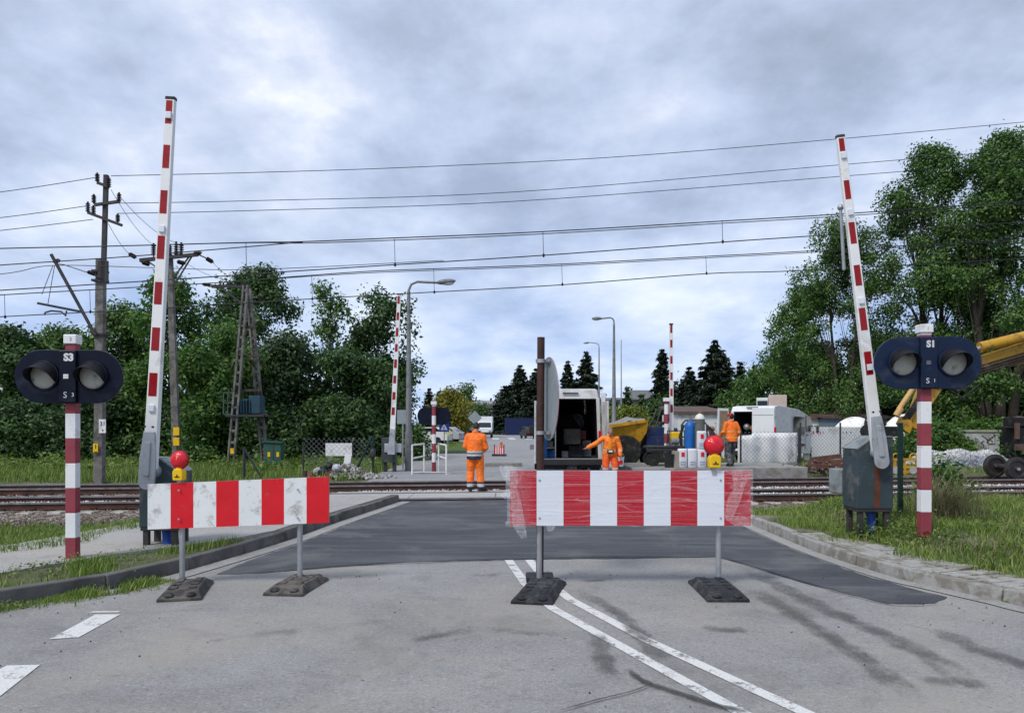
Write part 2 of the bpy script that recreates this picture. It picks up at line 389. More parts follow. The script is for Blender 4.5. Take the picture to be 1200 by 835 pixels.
# paint
def paint():
    t = NT('road_paint'); n = t.noise(4.5, 10, .8); f = t.noise(60, 4, .7)
    c = t.ramp(f, [(.3, (.48, .48, .46)), (.7, (.70, .70, .67))]); t.color(c); t.set(Roughness=.7)
    tr = t.nt.nodes.new('ShaderNodeBsdfTransparent'); ms = t.nt.nodes.new('ShaderNodeMixShader')
    t.L(t.ramp(t.math('ADD', t.math('MULTIPLY', n, .85), t.math('MULTIPLY', f, .15)), [(.40, 0.), (.47, .95)]), ms.inputs[0]); t.L(tr.outputs[0], ms.inputs[1]); t.L(t.b.outputs[0], ms.inputs[2]); t.L(ms.outputs[0], t.out.inputs[0]); return t.mat
M_PAINT = paint()
LA = [(-.03, 9.66), (.12, 8.27), (.47, 6.77), (.78, 5.98), (1.12, 5.1), (1.35, 4.6), (2.1, 3.2), (4, 0)]
LB = [(.23, 9.68), (.40, 8.3), (.63, 7.36), (.88, 6.57), (1.08, 6.05), (1.24, 5.65), (1.71, 4.53), (2.4, 3.3), (4.3, 0)]
LA = [tuple(G(*q)[:2]) for q in ((596, 656), (616, 684), (648, 713), (845, 822), (1000, 907), (1500, 1180))]; LB = [tuple(G(*q)[:2]) for q in ((620, 656), (641, 681), (668, 702), (760, 751), (945, 836), (1100, 907), (1600, 1137))]
for ln in (LA, LB): strip('centre_line', [tuple(Vector(a).lerp(Vector(c), j / 6)) for a, c in zip(ln[:-1], ln[1:]) for j in range(6)], -.052, .052, 1, .006, M_PAINT)
def dash(pxs): sheet('edge_line', [tuple(G(*p)[:2]) for p in pxs], .006, M_PAINT)
dash([(58, 749), (92, 747), (141, 720), (112, 720)]); dash([(0, 816), (47, 779), (8, 780), (-60, 816)]); dash([(105, 718), (139, 717.5), (141, 716), (109, 716.5)])
# tyre marks, stains and a crack lying on the asphalt
def stain(name, col, thr, tread=None, sc=3.):
    t = NT(name); t.color(col); t.set(Roughness=.9); n = t.noise(sc, 7, .7, .3); f = t.noise(45, 3, .7)
    v = t.math('ADD', t.math('MULTIPLY', n, .6), t.math('MULTIPLY', f, .4))
    uv = t.nt.nodes.new('ShaderNodeAttribute'); uv.attribute_name = 'edge'
    v = t.math('SUBTRACT', v, t.math('MULTIPLY', uv.outputs['Fac'], .28))
    if tread:
        w = t.nt.nodes.new('ShaderNodeTexWave'); w.inputs['Scale'].default_value = tread; w.inputs['Distortion'].default_value = 2; w.bands_direction = 'Y'
        t.L(t.tc.outputs['Object'], w.inputs[0]); v = t.math('ADD', v, t.math('MULTIPLY', w.outputs[1], .10))
    tr = t.nt.nodes.new('ShaderNodeBsdfTransparent'); ms = t.nt.nodes.new('ShaderNodeMixShader')
    t.L(t.ramp(v, [(thr, 0.), (thr + .22, .72)]), ms.inputs[0]); t.L(tr.outputs[0], ms.inputs[1]); t.L(t.b.outputs[0], ms.inputs[2]); t.L(ms.outputs[0], t.out.inputs[0]); return t.mat
M_TYRE = stain('tyre_rubber_mark', (.085, .083, .08), .40, 16.)
M_MUD = stain('dried_mud', (.17, .15, .125), .42)
M_TAR = stain('tar', (.02, .02, .02), .2)
def ribbon(name, line, w, z, m, taper=True):
    pts = smooth_line(line, 8); n = len(pts); ws = (-1, -.5, 0, .5, 1); b = MB(); ed = []
    for i, p in enumerate(pts):
        d = (pts[min(i + 1, n - 1)] - pts[max(i - 1, 0)]).normalized(); nn = Vector((-d.y, d.x, 0))
        e = abs(2 * i / (n - 1) - 1) ** 3
        for q in ws: b.v.append(p + nn * q * w * (1 + .2 * math.sin(i * 1.7)) + Vector((0, 0, z))); ed.append(max(abs(q) ** 2, e if taper else 0))
    for i in range(n - 1):
        for k in range(4): b.f.append((i * 5 + k, i * 5 + k + 1, i * 5 + k + 6, i * 5 + k + 5)); b.m.append(0)
    o = b.build(name, m, smooth=False)
    if o.data.polygons[0].normal.z < 0: o.data.flip_normals()
    at = o.data.attributes.new('edge', 'FLOAT', 'POINT'); at.data.foreach_set('value', ed)
    return tag(o, kind='structure')
def gl(*px): return [tuple(G(a, b)[:2]) for a, b in px]
zz_ = .0085
def rb(px, w, m, name='tyre_marks'):
    global zz_
    zz_ += .0004; ribbon(name, gl(*px), w, zz_, m)
rb([(868, 660), (920, 690), (985, 722), (1075, 762), (1180, 830)], .17, M_TYRE)
rb([(880, 690), (930, 720), (1000, 765), (1090, 830)], .15, M_TYRE)
rb([(1090, 735), (1150, 762), (1260, 800)], .16, M_TYRE)
rb([(668, 690), (720, 715), (750, 745), (800, 800)], .12, M_TYRE)
rb([(700, 740), (705, 770), (715, 800)], .12, M_TYRE)
rb([(870, 690), (905, 700), (960, 735)], .2, M_MUD, 'mud_stain')
rb([(480, 752), (510, 745), (560, 737)], .1, M_TYRE); rb([(565, 736), (620, 741), (665, 742)], .13, M_MUD, 'mud_stain')
rb([(540, 672), (570, 674), (600, 668)], .12, M_MUD, 'mud_stain'); rb([(270, 745), (330, 740), (390, 728)], .2, M_MUD, 'mud_stain')
rb([(820, 735), (850, 738), (880, 737)], .12, M_TYRE); rb([(675, 680), (700, 680), (720, 677)], .08, M_TYRE)
rb([(1080, 800), (1120, 798), (1155, 806)], .12, M_TYRE)
for a, b, c in ((592, 779, .07), (575, 806, .06), (615, 808, .06), (602, 815, .06), (555, 817, .05), (582, 790, .05)): rb([(a - 14, b + 2), (a, b), (a + 14, b - 2)], c, M_MUD, 'mud_stain')
rb([(655, 835), (700, 822), (740, 812), (765, 803)], .012, M_TAR, 'road_crack'); rb([(735, 785), (755, 800), (790, 812), (840, 828), (880, 836)], .03, M_TAR, 'road_crack')
rb([(300, 672), (430, 662), (590, 656), (720, 653), (845, 653)], .03, M_TAR, 'road_joint'); rb([(845, 653), (940, 682), (1040, 708), (1100, 708)], .02, M_TAR, 'road_joint')

# kerbs: stones about a metre long with open joints
def kerb(name, line, z1, m, w=.15, side=1, length=1.0, rough=.0):
    pts = [Vector((x, y, 0)) for x, y in line]; seg = [(pts[i + 1] - pts[i]).length for i in range(len(pts) - 1)]; cum = [0]
    for s_ in seg: cum.append(cum[-1] + s_)
    def at(s_):
        s_ = min(max(s_, 0), cum[-1] - 1e-4); i = max(k for k in range(len(seg)) if cum[k] <= s_); return pts[i].lerp(pts[i + 1], (s_ - cum[i]) / max(seg[i], 1e-6))
    b = MB(); s0 = 0
    while s0 < cum[-1] - .2:
        e = min(s0 + length - .014, cum[-1]); a, c = at(s0), at(e); d = (c - a).normalized(); nn = Vector((-d.y, d.x, 0)) * side
        h = z1 + random.uniform(-.012, .012); sh = nn * random.uniform(-.012, .012); top = h
        q = [a + sh, c + sh, c + sh + nn * w, a + sh + nn * w]; q2 = [a + sh + nn * .025, c + sh + nn * .025, c + sh + nn * w, a + sh + nn * w]
        b.add([p + Vector((0, 0, -.12)) for p in q] + [p + Vector((0, 0, top)) for p in q2], [(3, 2, 1, 0), (4, 5, 6, 7), (0, 1, 5, 4), (1, 2, 6, 5), (2, 3, 7, 6), (3, 0, 4, 7)])
        s0 += length
    return tag(b.build(name, m, smooth=False, bevel=.018), kind='structure')
M_KDARK = mat('grimy_kerb', (.095, .092, .087), .9, var=.4, scale=2.5, bump=.5, bscale=30, dirt=(.16, .15, .135), amt=.35, dscale=2.2)
M_KLIGHT = mat('kerb_concrete', (.30, .295, .28), .9, var=.2, scale=3, bump=.5, bscale=35, dirt=(.15, .135, .11), amt=.5, dscale=3)
kerb('kerb', kls, .155, M_KDARK, side=-1, length=1.15)
kerb('kerb', krs, .135, M_KLIGHT, side=-1, length=1.0)

# left footpath, right strip of paving flags
foot = [(-7.6, 5.9), (-6.2, 6.9), (-5.3, 7.95), (-4.75, 9.1), (-4.15, 9.8), (-3.80, 10.3), (-3.46, 11.1), (-3.19, 13.3), (-2.62, 16.9), (-4.3, 16.75), (-5.2, 13.6), (-6.0, 11.7), (-6.4, 9.9), (-7.3, 8.3), (-9.5, 6.4)]
b = MB(); b.prism(foot, lambda u, v, t: Vector((u, v, t)), .0, .165); tag(b.build('footpath', M_PAVE, smooth=False), kind='structure')
M_FLAG = mat('paving_flag', (.33, .32, .30), .9, var=.22, scale=4, bump=.5, bscale=30, dirt=(.14, .13, .09), amt=.45, dscale=4)
b = MB(); line = [p for p in krs if 4.6 < p[1] < 11.5]; acc = 0
for i in range(len(line) - 1):
    a = Vector((*line[i], 0)); c = Vector((*line[i + 1], 0)); d = (c - a); nn = Vector((-d.y, d.x, 0)).normalized() * -1
    k = max(1, round(d.length / .5))
    for j in range(k):
        p = a + d * (j / k); q = a + d * ((j + .965) / k)
        for r0, r1 in ((.158, .48), (.49, .81)):
            if r1 > .5 and p.y > 10.3: continue
            z = .128 + random.uniform(-.010, .012); ti = random.uniform(-.012, .012)
            b.add([p + nn * r0 + Vector((0, 0, .02)), q + nn * r0 + Vector((0, 0, .02)), q + nn * r1 + Vector((0, 0, .02)), p + nn * r1 + Vector((0, 0, .02)),
                   p + nn * r0 + Vector((0, 0, z)), q + nn * r0 + Vector((0, 0, z)), q + nn * r1 + Vector((0, 0, z + ti)), p + nn * r1 + Vector((0, 0, z + ti))], [(3, 2, 1, 0), (4, 5, 6, 7), (0, 1, 5, 4), (1, 2, 6, 5), (2, 3, 7, 6), (3, 0, 4, 7)])
tag(b.build('pavement', M_FLAG, smooth=False, bevel=.008), kind='structure')

# ------------------------------------------------------------------ tracks
def ballast_mat():
    t = NT('ballast'); v = t.nt.nodes.new('ShaderNodeTexVoronoi'); v.inputs['Scale'].default_value = 17; t.L(t.tc.outputs['Object'], v.inputs['Vector'])
    n = t.noise(.8, 5); sp = t.nt.nodes.new('ShaderNodeSeparateXYZ'); t.L(v.outputs['Color'], sp.inputs[0])
    g = t.ramp(sp.outputs[0], [(.1, (.06, .045, .035)), (.55, (.15, .115, .09)), (.9, (.30, .26, .22))])
    t.color(t.mix(t.ramp(n, [(.45, 0.), (.65, .7)]), g, (.11, .085, .06))); t.set(Roughness=.95); t.bump(v.outputs['Distance'], 1., .06); return t.mat
M_BAL = ballast_mat()
def ballast_np(name, x0, x1, prof, step=.12):
    xs = np.arange(x0, x1 + step, step); r_ = np.random.default_rng(3); V = []; n = len(prof)
    for x in xs:
        for t, z in prof: V.append((x, 17.4 + t + TR * x, z + r_.uniform(-.022, .022)))
    V = np.array(V); I = np.arange(len(V)).reshape(len(xs), n)
    return tag(np_mesh(name, V, np.stack([I[:-1, :-1], I[1:, :-1], I[1:, 1:], I[:-1, 1:]], -1).reshape(-1, 4), M_BAL, smooth=False), kind='structure')
def dens(p, step=.11):
    o = []
    for (a, za), (c, zc) in zip(p[:-1], p[1:]):
        k = max(1, int((c - a) / step))
        o += [(a + (c - a) * i / k, za + (zc - za) * i / k) for i in range(k)]
    return o + [p[-1]]
pr = dens([(-1.75, -.33), (-.55, -.13), (-.1, -.12), (.1, -.07), (1.3, -.07), (1.55, -.13), (2.6, -.16), (3.6, -.12), (3.9, -.07), (5.1, -.07), (5.35, -.12), (5.9, -.14), (6.9, -.3)])
ballast_np('ballast_bed', -16, -4.2, pr); ballast_np('ballast_bed', 4.75, 21, pr); ballast_np('ballast_bed', -4.3, 4.9, [q for q in pr if q[0] > 2.1])
ballast_np('ballast_bed', -60, -16.1, [(-1.75, -.33), (-.55, -.13), (1.55, -.1), (3.6, -.12), (5.9, -.14), (6.9, -.3)], 1); ballast_np('ballast_bed', 21.1, 70, [(-1.75, -.33), (-.55, -.13), (1.55, -.1), (3.6, -.12), (5.9, -.14), (6.9, -.3)], 1)
M_RUST = mat('rusty_rail', (.085, .036, .025), .8, .2, var=.4, scale=3, dirt=(.06, .035, .03), amt=.5, dscale=2)
M_RTOP = mat('worn_rail_head', (.34, .32, .31), .35, .8, var=.2)
M_SLP = mat('concrete_sleeper', (.36, .34, .31), .9, var=.2, bump=.4, dirt=(.16, .12, .09), amt=.4)
tdir = Vector((1, TR, 0)).normalized(); tn = Vector((-TR, 1, 0)).normalized(); tang = math.atan(TR)
RP = [(-.07, 0), (.07, 0), (.07, .012), (.012, .03), (.012, .105), (.036, .115), (.036, .15), (-.036, .15), (-.036, .115), (-.012, .105), (-.012, .03), (-.07, .012)]
RZ = .06
def track(t0, label):
    loc = Vector((0, 17.4 + t0 + .72, 0)); root = thing('railway_track', label, 'railway track', loc, tang, 'railway tracks over the crossing')
    for s in (-.7175, .7175):
        b = MB(); b.prism(RP, lambda u, v, t: Vector((t, s + u, RZ - .15 + v)), -80, 80)
        for i, f in enumerate(b.f):
            if len(f) == 4 and all(abs(b.v[k].z - RZ) < .04 for k in f): b.m[i] = 1
        b.build('rail', [M_RUST, M_RTOP], root, smooth=False)
    proto = None
    for k in range(-27, 34):
        x = k * .6
        if -4.4 < x < 4.9: continue
        if proto is None:
            b = MB(); b.prism([(-1.25, 0), (-.35, 0), (.35, 0), (1.25, 0), (1.2, .09), (.4, .07), (-.4, .07), (-1.2, .09)], lambda u, v, t: Vector((t, u, RZ - .27 + v + .02)), -.13, .13)
            proto = o = b.build('sleeper', M_SLP, root, smooth=False, bevel=.02)
        else: o = proto.copy(); COL.objects.link(o); o.parent = root
        o.location = (x, 0, random.uniform(-.008, .008)); o.rotation_euler.z = random.uniform(-.02, .02)
    b = MB()
    for s in (-.7175, .7175):
        for k in range(-27, 34):
            x = k * .6
            if -4.4 < x < 4.9: continue
            for q in (-.095, .095): b.box((x, s + q, RZ - .125), (.11, .05, .04))
    b.build('rail_fastenings', M_RUST, root, smooth=False)['kind'] = 'stuff'
    return root
track(0, 'nearest railway track, set into the concrete crossing panels'); track(3.8, 'farther railway track with rust brown rails behind the standing worker')
def tq(t0, t1, x0, x1, z, name, m, slabs=0, th=.06):
    b = MB(); n = max(1, slabs)
    for k in range(n):
        a = x0 + (x1 - x0) * k / n; c = x0 + (x1 - x0) * (k + .992) / n
        b.add([(x, 17.4 + t + TR * x, zz) for zz in (z - th, z) for t, x in ((t0, a), (t0, c), (t1, c), (t1, a))], [(3, 2, 1, 0), (4, 5, 6, 7), (0, 1, 5, 4), (1, 2, 6, 5), (2, 3, 7, 6), (3, 0, 4, 7)])
    return tag(b.build(name, m, smooth=False), kind='structure')
M_PANEL = asphalt('crossing_panel', (.30, .30, .29), (.42, .415, .40), .3, .62, (.22, .19, .16))
tq(.09, 1.345, -4.3, 5.5, .045, 'crossing_deck', M_PANEL, 5, .12)
tq(1.51, 2.22, -4.3, 5.2, .025, 'crossing_deck', M_PANEL, 4, .3)
tq(5.3, 6.6, -4.3, 7.0, .03, 'crossing_deck', M_FAR, 1, .1)
M_GRAVEL = mat('pale_gravel', (.36, .35, .34), .95, var=.5, scale=30, bump=.9, bscale=50)

# ------------------------------------------------------------------ street beyond the crossing
sheet('street', [(-4.3, 23.35), (7.0, 24.75), (5.2, 30), (5.0, 45), (7, 70), (10, 95), (40, 125), (40, 150), (-60, 150), (-60, 132), (-12, 118), (-8.5, 100), (-4.8, 75), (-2.5, 52), (-2.1, 45), (-4.6, 45), (-5.8, 60), (-8.4, 78), (-13, 95), (-15, 95), (-9, 70), (-6.2, 45), (-5.0, 30)], .012, M_FAR)
for k in range(6):
    x = -6 + k * 1.9; sheet('crosswalk_stripe', [(x, 86), (x + .8, 86), (x + .5, 96), (x - .3, 96)], .02, M_PAINT)
sheet('street_patch', [(1.2, 52), (4.2, 52), (4.6, 66), (1.5, 64)], .017, M_NEW)
strip('street_edge_line', [(2.6, 36), (2.9, 50), (4.2, 70)], 0, .15, 1, .018, M_PAINT)
# concrete apron beyond the tracks on the right
M_SLAB = mat('weathered_slab', (.27, .265, .255), .9, var=.2, scale=2, bump=.4, dirt=(.16, .145, .12), amt=.45, dscale=2)
# ------------------------------------------------------------------ foliage
def quads_from(C, Nrm, size, aspect=.55, r=rng, fold=.25, spin=None):
    """one folded leaf (two quads sharing the midrib) per point"""
    n = len(C); Nrm = Nrm / (np.linalg.norm(Nrm, axis=1, keepdims=True) + 1e-9)
    a = r.normal(size=(n, 3)) if spin is None else spin
    a = a - Nrm * (a * Nrm).sum(1, keepdims=True); a /= (np.linalg.norm(a, axis=1, keepdims=True) + 1e-9)
    b = np.cross(Nrm, a); s = size[:, None] if hasattr(size, '__len__') else size
    tip = C + a * s * .5; tail = C - a * s * .5; l = C + b * s * aspect * .5 + Nrm * s * fold * .4 + a * s * .05; rr = C - b * s * aspect * .5 + Nrm * s * fold * .4 + a * s * .05
    V = np.stack([tail, l, tip, rr], 1).reshape(-1, 3); Q = np.arange(4 * n).reshape(n, 4); return V, Q
def lobes_leaves(lobes, dens_, leaf, r, up=.35):
    """lobes: (centre, radius xyz); leaves near each lobe's shell in uneven sprays"""
    CC = []; NN = []
    for c, rad in lobes:
        rad = np.array(rad); area = 4 * math.pi * (np.prod(rad)) ** (2 / 3)
        n = max(12, int(2.3 * dens_ * area / (leaf * leaf * .5)))
        # sprays: a few dozen twig ends, leaves gathered round each
        k = max(8, n // 16); d = r.normal(size=(k, 3)); d /= np.linalg.norm(d, axis=1, keepdims=True)
        tw = d * (r.uniform(.35, 1, (k, 1)) ** .45) * rad * (1 + r.normal(0, .10, (k, 1)))
        i = r.integers(0, k, n); p = tw[i] + r.normal(0, leaf * 1.05, (n, 3))
        CC.append(np.array(c) + p); nn = p / rad; nn = nn / (np.linalg.norm(nn, axis=1, keepdims=True) + 1e-6)
        NN.append(nn * .7 + r.normal(0, .55, (n, 3)) + np.array([0, 0, up]))
    C = np.concatenate(CC); N_ = np.concatenate(NN)
    return quads_from(C, N_, leaf * r.uniform(.65, 1.3, len(C)), r=r)
M_BARK = mat('bark', (.06, .05, .04), .95, var=.35, scale=6, bump=.7, bscale=20)
M_BARKG = mat('grey_bark', (.10, .09, .08), .95, var=.35, scale=6, bump=.7, bscale=20)
LF = {
 'dark': leaf_mat('dark_leaves', (.013, .036, .012), (.042, .092, .025), (.095, .16, .042)),
 'mid': leaf_mat('green_leaves', (.020, .055, .014), (.064, .138, .030), (.145, .23, .052)),
 'light': leaf_mat('fresh_leaves', (.030, .078, .016), (.075, .155, .030), (.15, .235, .055), .35),
 'blue': leaf_mat('bluish_leaves', (.018, .040, .017), (.045, .085, .03), (.085, .13, .05)),
 'yellow': leaf_mat('yellowing_leaves', (.09, .09, .014), (.20, .18, .022), (.32, .26, .03), .35),
 'hedge': leaf_mat('yellow_green_hedge', (.07, .10, .014), (.17, .20, .03), (.28, .29, .05), .3),
 'spruce': leaf_mat('spruce_needles', (.010, .018, .011), (.020, .034, .020), (.036, .055, .032), .1),
}
def tree(label, px, Y, top, hw, base=545, col='mid', leaf=.2, dens_=.9, nl=22, trunk=.22, group='trees behind the railway', name='tree', seed=1, lean=0, multi=1, lobe=.30, low=.0, ell_=1.0, bark=None, lobes=None, fill=.75):
    r = np.random.default_rng(seed); rd = random.Random(seed)
    x = (px - 600) / F * Y; zt = CAM_H + (HOR - top) / F * Y; g0 = float(terrain(x, Y)); zb = max(g0 + low, CAM_H + (HOR - base) / F * Y); Rw = hw / F * Y
    root = thing(name, label, 'tree' if name != 'shrub' else 'shrub', (x, Y, g0 - .03), 0, group)
    H = zt - zb; L_ = []; trunk = trunk * .62
    if lobes:
        for (lx, ly, lr) in lobes:          # picture-plane hints given in photo pixels; depth spread at random
            cx = (lx - px) / F * Y; cz = CAM_H + (HOR - ly) / F * Y - g0; q = lr / F * Y
            L_.append(((cx, rd.uniform(-.9, .9) * Rw * .6, cz), (q, q * 1.0, q * rd.uniform(.75, .95))))
    n0 = 0
    while len(L_) < nl + (len(lobes) if lobes else 0) and n0 < 4000:
        n0 += 1
        h = rd.random(); prof = (math.sin(math.pi * min(1, (.16 + .84 * h) * .98)) ** .65) * ell_ if h > .3 else fill + .25 * rd.random()
        if h > .9: prof *= .75
        a = rd.uniform(0, 2 * math.pi); rr = prof * Rw * math.sqrt(rd.uniform(.15, 1)) * .88
        q = 1.22 * lobe * Rw * rd.uniform(.7, 1.25) * (1 - .35 * max(0, h - .6))
        cz = zb - g0 + h * H; cz = min(cz, zt - g0 - q * .8); cz = max(cz, q * .6)
        L_.append(((rr * math.cos(a) + lean * h, rr * math.sin(a), cz), (q, q, q * rd.uniform(.7, .95))))
    V, Q = lobes_leaves(L_, dens_, leaf, r)
    np_mesh('crown', V, Q, LF[col], root)
    b = MB(); top_ = max(1.2, (zt - g0) * .72)
    stems = []
    for k in range(multi):
        ox = (k - (multi - 1) / 2) * trunk * 2.0; tx = (k - (multi - 1) / 2) * Rw * .55 + lean * .6
        pts = [(ox + (tx - ox) * t ** 1.3 + rd.uniform(-.05, .05) * t * 3, rd.uniform(-.1, .1) * t, top_ * t) for t in (0, .12, .3, .55, .8, 1)]
        b.tube(pts, [trunk * 1.35, trunk, trunk * .85, trunk * .6, trunk * .36, trunk * .12], 9); stems.append(pts)
    for (c, q) in L_:
        s_ = min(stems, key=lambda p_: abs(p_[3][0] - c[0])); t = min(.92, max(.15, (c[2] - .5 * abs(c[0])) / top_ * .8)); k = t * 5
        i = min(4, int((0, .12, .3, .55, .8, 1).index(max(v for v in (0, .12, .3, .55, .8) if v <= t)))); st = Vector(s_[i]); e = Vector(c)
        m_ = st.lerp(e, .5) + Vector((rd.uniform(-.1, .1), rd.uniform(-.1, .1), -.06 * (e - st).length)) * 1.0
        rb_ = trunk * (.34 - .2 * t); b.tube([st, m_, e], [rb_, rb_ * .6, rb_ * .2], 6)
    b.build('trunk', bark or M_BARK, root)
    return root
def spruce(label, px, Y, top, hw, seed=1, col='spruce', group='spruces beyond the crossing', name='spruce', z0=.05, leaf=.5, dn=1.0):
    r = np.random.default_rng(seed); x = (px - 600) / F * Y; zt = CAM_H + (HOR - top) / F * Y; g0 = float(terrain(x, Y)); H = zt - g0; Rw = 1.55 * hw / F * Y
    root = thing(name, label, 'spruce' if name == 'spruce' else 'conifer', (x, Y, g0 - .03), 0, group)
    CC = []; NN = []; SP = []; tiers = max(11, int(H / .5)); b = MB()
    b.tube([(0, 0, 0), (0, 0, H * .5), (0, 0, H * .98)], [Rw * .07 + .05, Rw * .045 + .03, .015], 7)
    for k in range(tiers):
        t = k / (tiers - 1); z = H * (z0 + (1 - z0) * t) + 0; Rt = Rw * (1 - t) ** .72 * r.uniform(.82, 1.1) + .12; nb = max(5, int(17 * (1 - t * .55)))
        for j in range(nb):
            a = r.uniform(0, 2 * math.pi); L_ = Rt * r.uniform(.45, 1.2); n = max(5, int(L_ * 62 * dn / (leaf / .5) ** 1.6)); u = r.uniform(.1, 1, n) ** .7
            z_ = z + r.uniform(-.45, .45) * (1 - t); rad = u * L_; drop = -.30 * rad + .22 * (rad / max(L_, .1)) ** 2 * L_ * .5; side = r.normal(0, .2 + .16 * (1 - u) * L_, n)
            p = np.stack([rad * math.cos(a) - side * math.sin(a), rad * math.sin(a) + side * math.cos(a), z_ + drop - np.abs(r.normal(0, .22, n))], 1)
            CC.append(p); NN.append(np.stack([np.full(n, .25 * math.cos(a)), np.full(n, .25 * math.sin(a)), np.ones(n)], 1) + r.normal(0, .45, (n, 3)))
            SP.append(np.tile([math.cos(a), math.sin(a), -.35], (n, 1)) + r.normal(0, .5, (n, 3)))
    C = np.concatenate(CC); V, Q = quads_from(C, np.concatenate(NN), leaf * r.uniform(.6, 1.2, len(C)), .38, r=r, spin=np.concatenate(SP))
    np_mesh('crown', V, Q, LF[col], root); b.build('trunk', M_BARK, root); return root

LFT = 'trees left of the street'
tree('dark tree at the far left behind the grey mast', 4, 43, 386, 62, 548, 'dark', .24, 1.1, 40, seed=11, group=LFT)
tree('dull green tree rising just left of the tall grey mast', 72, 45, 388, 56, 548, 'mid', .24, 1.1, 34, seed=12, group=LFT)
tree('green tree between the grey mast and the raised left arm', 142, 42, 358, 48, 548, 'mid', .24, 1.1, 34, seed=13, group=LFT)
tree('bright green tree behind the pole with a crossarm', 200, 37, 326, 52, 548, 'light', .22, 1.1, 40, seed=14, group=LFT, lobe=.27)
tree('tallest dark crown behind the transformer tower', 296, 48, 316, 70, 540, 'dark', .26, .95, 38, seed=15, group=LFT, lobe=.25, trunk=.35)
tree('yellowish green tree in front of the tall dark crown', 258, 33.5, 378, 52, 548, 'light', .2, 1.1, 40, seed=16, group=LFT, lobe=.27)
tree('slender open topped tree right of the transformer tower', 386, 40, 330, 36, 545, 'mid', .22, .7, 26, seed=17, group=LFT, lobe=.25)
tree('dark tree with sky gaps behind the far raised barrier', 440, 43, 338, 46, 540, 'dark', .24, .8, 30, seed=18, group=LFT, lobe=.24, lobes=[(480, 385, 9), (486, 432, 9), (470, 360, 12), (478, 408, 8)])
tree('dense dark green tree between transformer tower and white board', 338, 36.5, 392, 48, 550, 'blue', .22, .95, 30, seed=19, group=LFT)
tree('broad low tree behind the white board', 418, 37, 412, 58, 550, 'dark', .22, 1.0, 34, seed=20, group=LFT)
tree('small dark tree left of the lamp post foot', 462, 44, 425, 34, 548, 'mid', .22, .9, 24, seed=21, group=LFT)
for i, (px, hw, tp, lab) in enumerate(((30, 60, 470, 'low dark bush at the far left behind the rails'), (120, 55, 462, 'low dark bush behind the grey mast foot'), (215, 60, 470, 'low dark bush behind the pole with a yellow plate'), (310, 55, 478, 'low dark bush behind the green cabinet'), (400, 60, 470, 'low dark bush behind the white board on legs'), (480, 22, 500, 'small bush beside the lamp post foot'))):
    tree(lab, px, 34.5 + i % 3, tp, hw, 552, 'dark' if i < 5 else 'mid', .2, 1.0, 26, seed=30 + i, group='bushes along the left tree line', name='shrub', trunk=.06, lobe=.28, fill=1.0)
for i, (px, Y, tp, hw) in enumerate(((-75, 42, 385, 55), (-175, 44, 375, 60), (-290, 45, 380, 65))): tree(('dull green tree just beyond the left frame edge', 'green tree farther beyond the left frame edge', 'farthest tree beyond the left frame edge')[i], px, Y, tp, hw, 548, ('mid', 'dark', 'mid')[i], .26, 1.0, 30, seed=130 + i, group=LFT)
RGT = 'trees right of the crossing'
tree('tallest broadleaf tree at the far right edge', 1172, 37, 158, 82, 500, 'mid', .165, .75, 84, .38, RGT, seed=41, multi=3, lobe=.155, low=1.5, lobes=[(1175, 185, 26), (1150, 205, 24), (1195, 215, 34), (1190, 290, 42), (1150, 330, 36), (1190, 380, 40), (1140, 400, 30), (1130, 255, 24)])
tree('tall broadleaf tree with a pointed top left of the tallest', 1092, 40, 170, 60, 500, 'mid', .165, .75, 76, .34, RGT, seed=42, multi=2, lobe=.16, low=1.5, lobes=[(1090, 185, 20), (1095, 205, 24), (1060, 230, 22), (1075, 250, 28), (1050, 235, 12), (1110, 300, 40), (1070, 340, 34)])
tree('open crowned tree behind the raised right arm', 988, 43, 272, 62, 500, 'mid', .165, .66, 70, .26, RGT, seed=43, multi=2, lobe=.16, low=1, lobes=[(960, 282, 22), (985, 280, 18), (1030, 285, 22), (950, 330, 26), (1010, 330, 26)])
tree('lower light crowned tree at the left of the right group', 934, 47, 340, 42, 505, 'light', .18, .7, 56, .2, RGT, seed=44, lobe=.17, lobes=[(925, 380, 20), (918, 415, 20), (945, 352, 18)])
tree('leafy tree beyond the right frame edge', 1290, 38, 150, 80, 500, 'mid', .26, .6, 36, .38, RGT, seed=45, multi=2, lobe=.22)
for i, (px, hw, tp, Y, c) in enumerate(((900, 38, 425, 52, 'mid'), (955, 45, 405, 50, 'dark'), (1020, 55, 395, 48, 'blue'), (1090, 60, 390, 46, 'dark'), (1160, 60, 400, 45, 'dark'), (1230, 60, 380, 45, 'dark'), (985, 34, 440, 44, 'mid'), (870, 26, 445, 58, 'mid'))):
    tree('low dark understorey tree ' + ('right of the big spruce', 'behind the white van roof', 'behind the leaning right arm', 'behind the right warning light head', 'behind the graffiti block', 'beyond the right frame edge', 'behind the blue grey shed roof', 'between the big spruce and the white van')[i], px, Y, tp, hw, 530, c, .25, .95, 28, .14, 'understorey trees on the right', seed=50 + i, lobe=.27, fill=1.0)
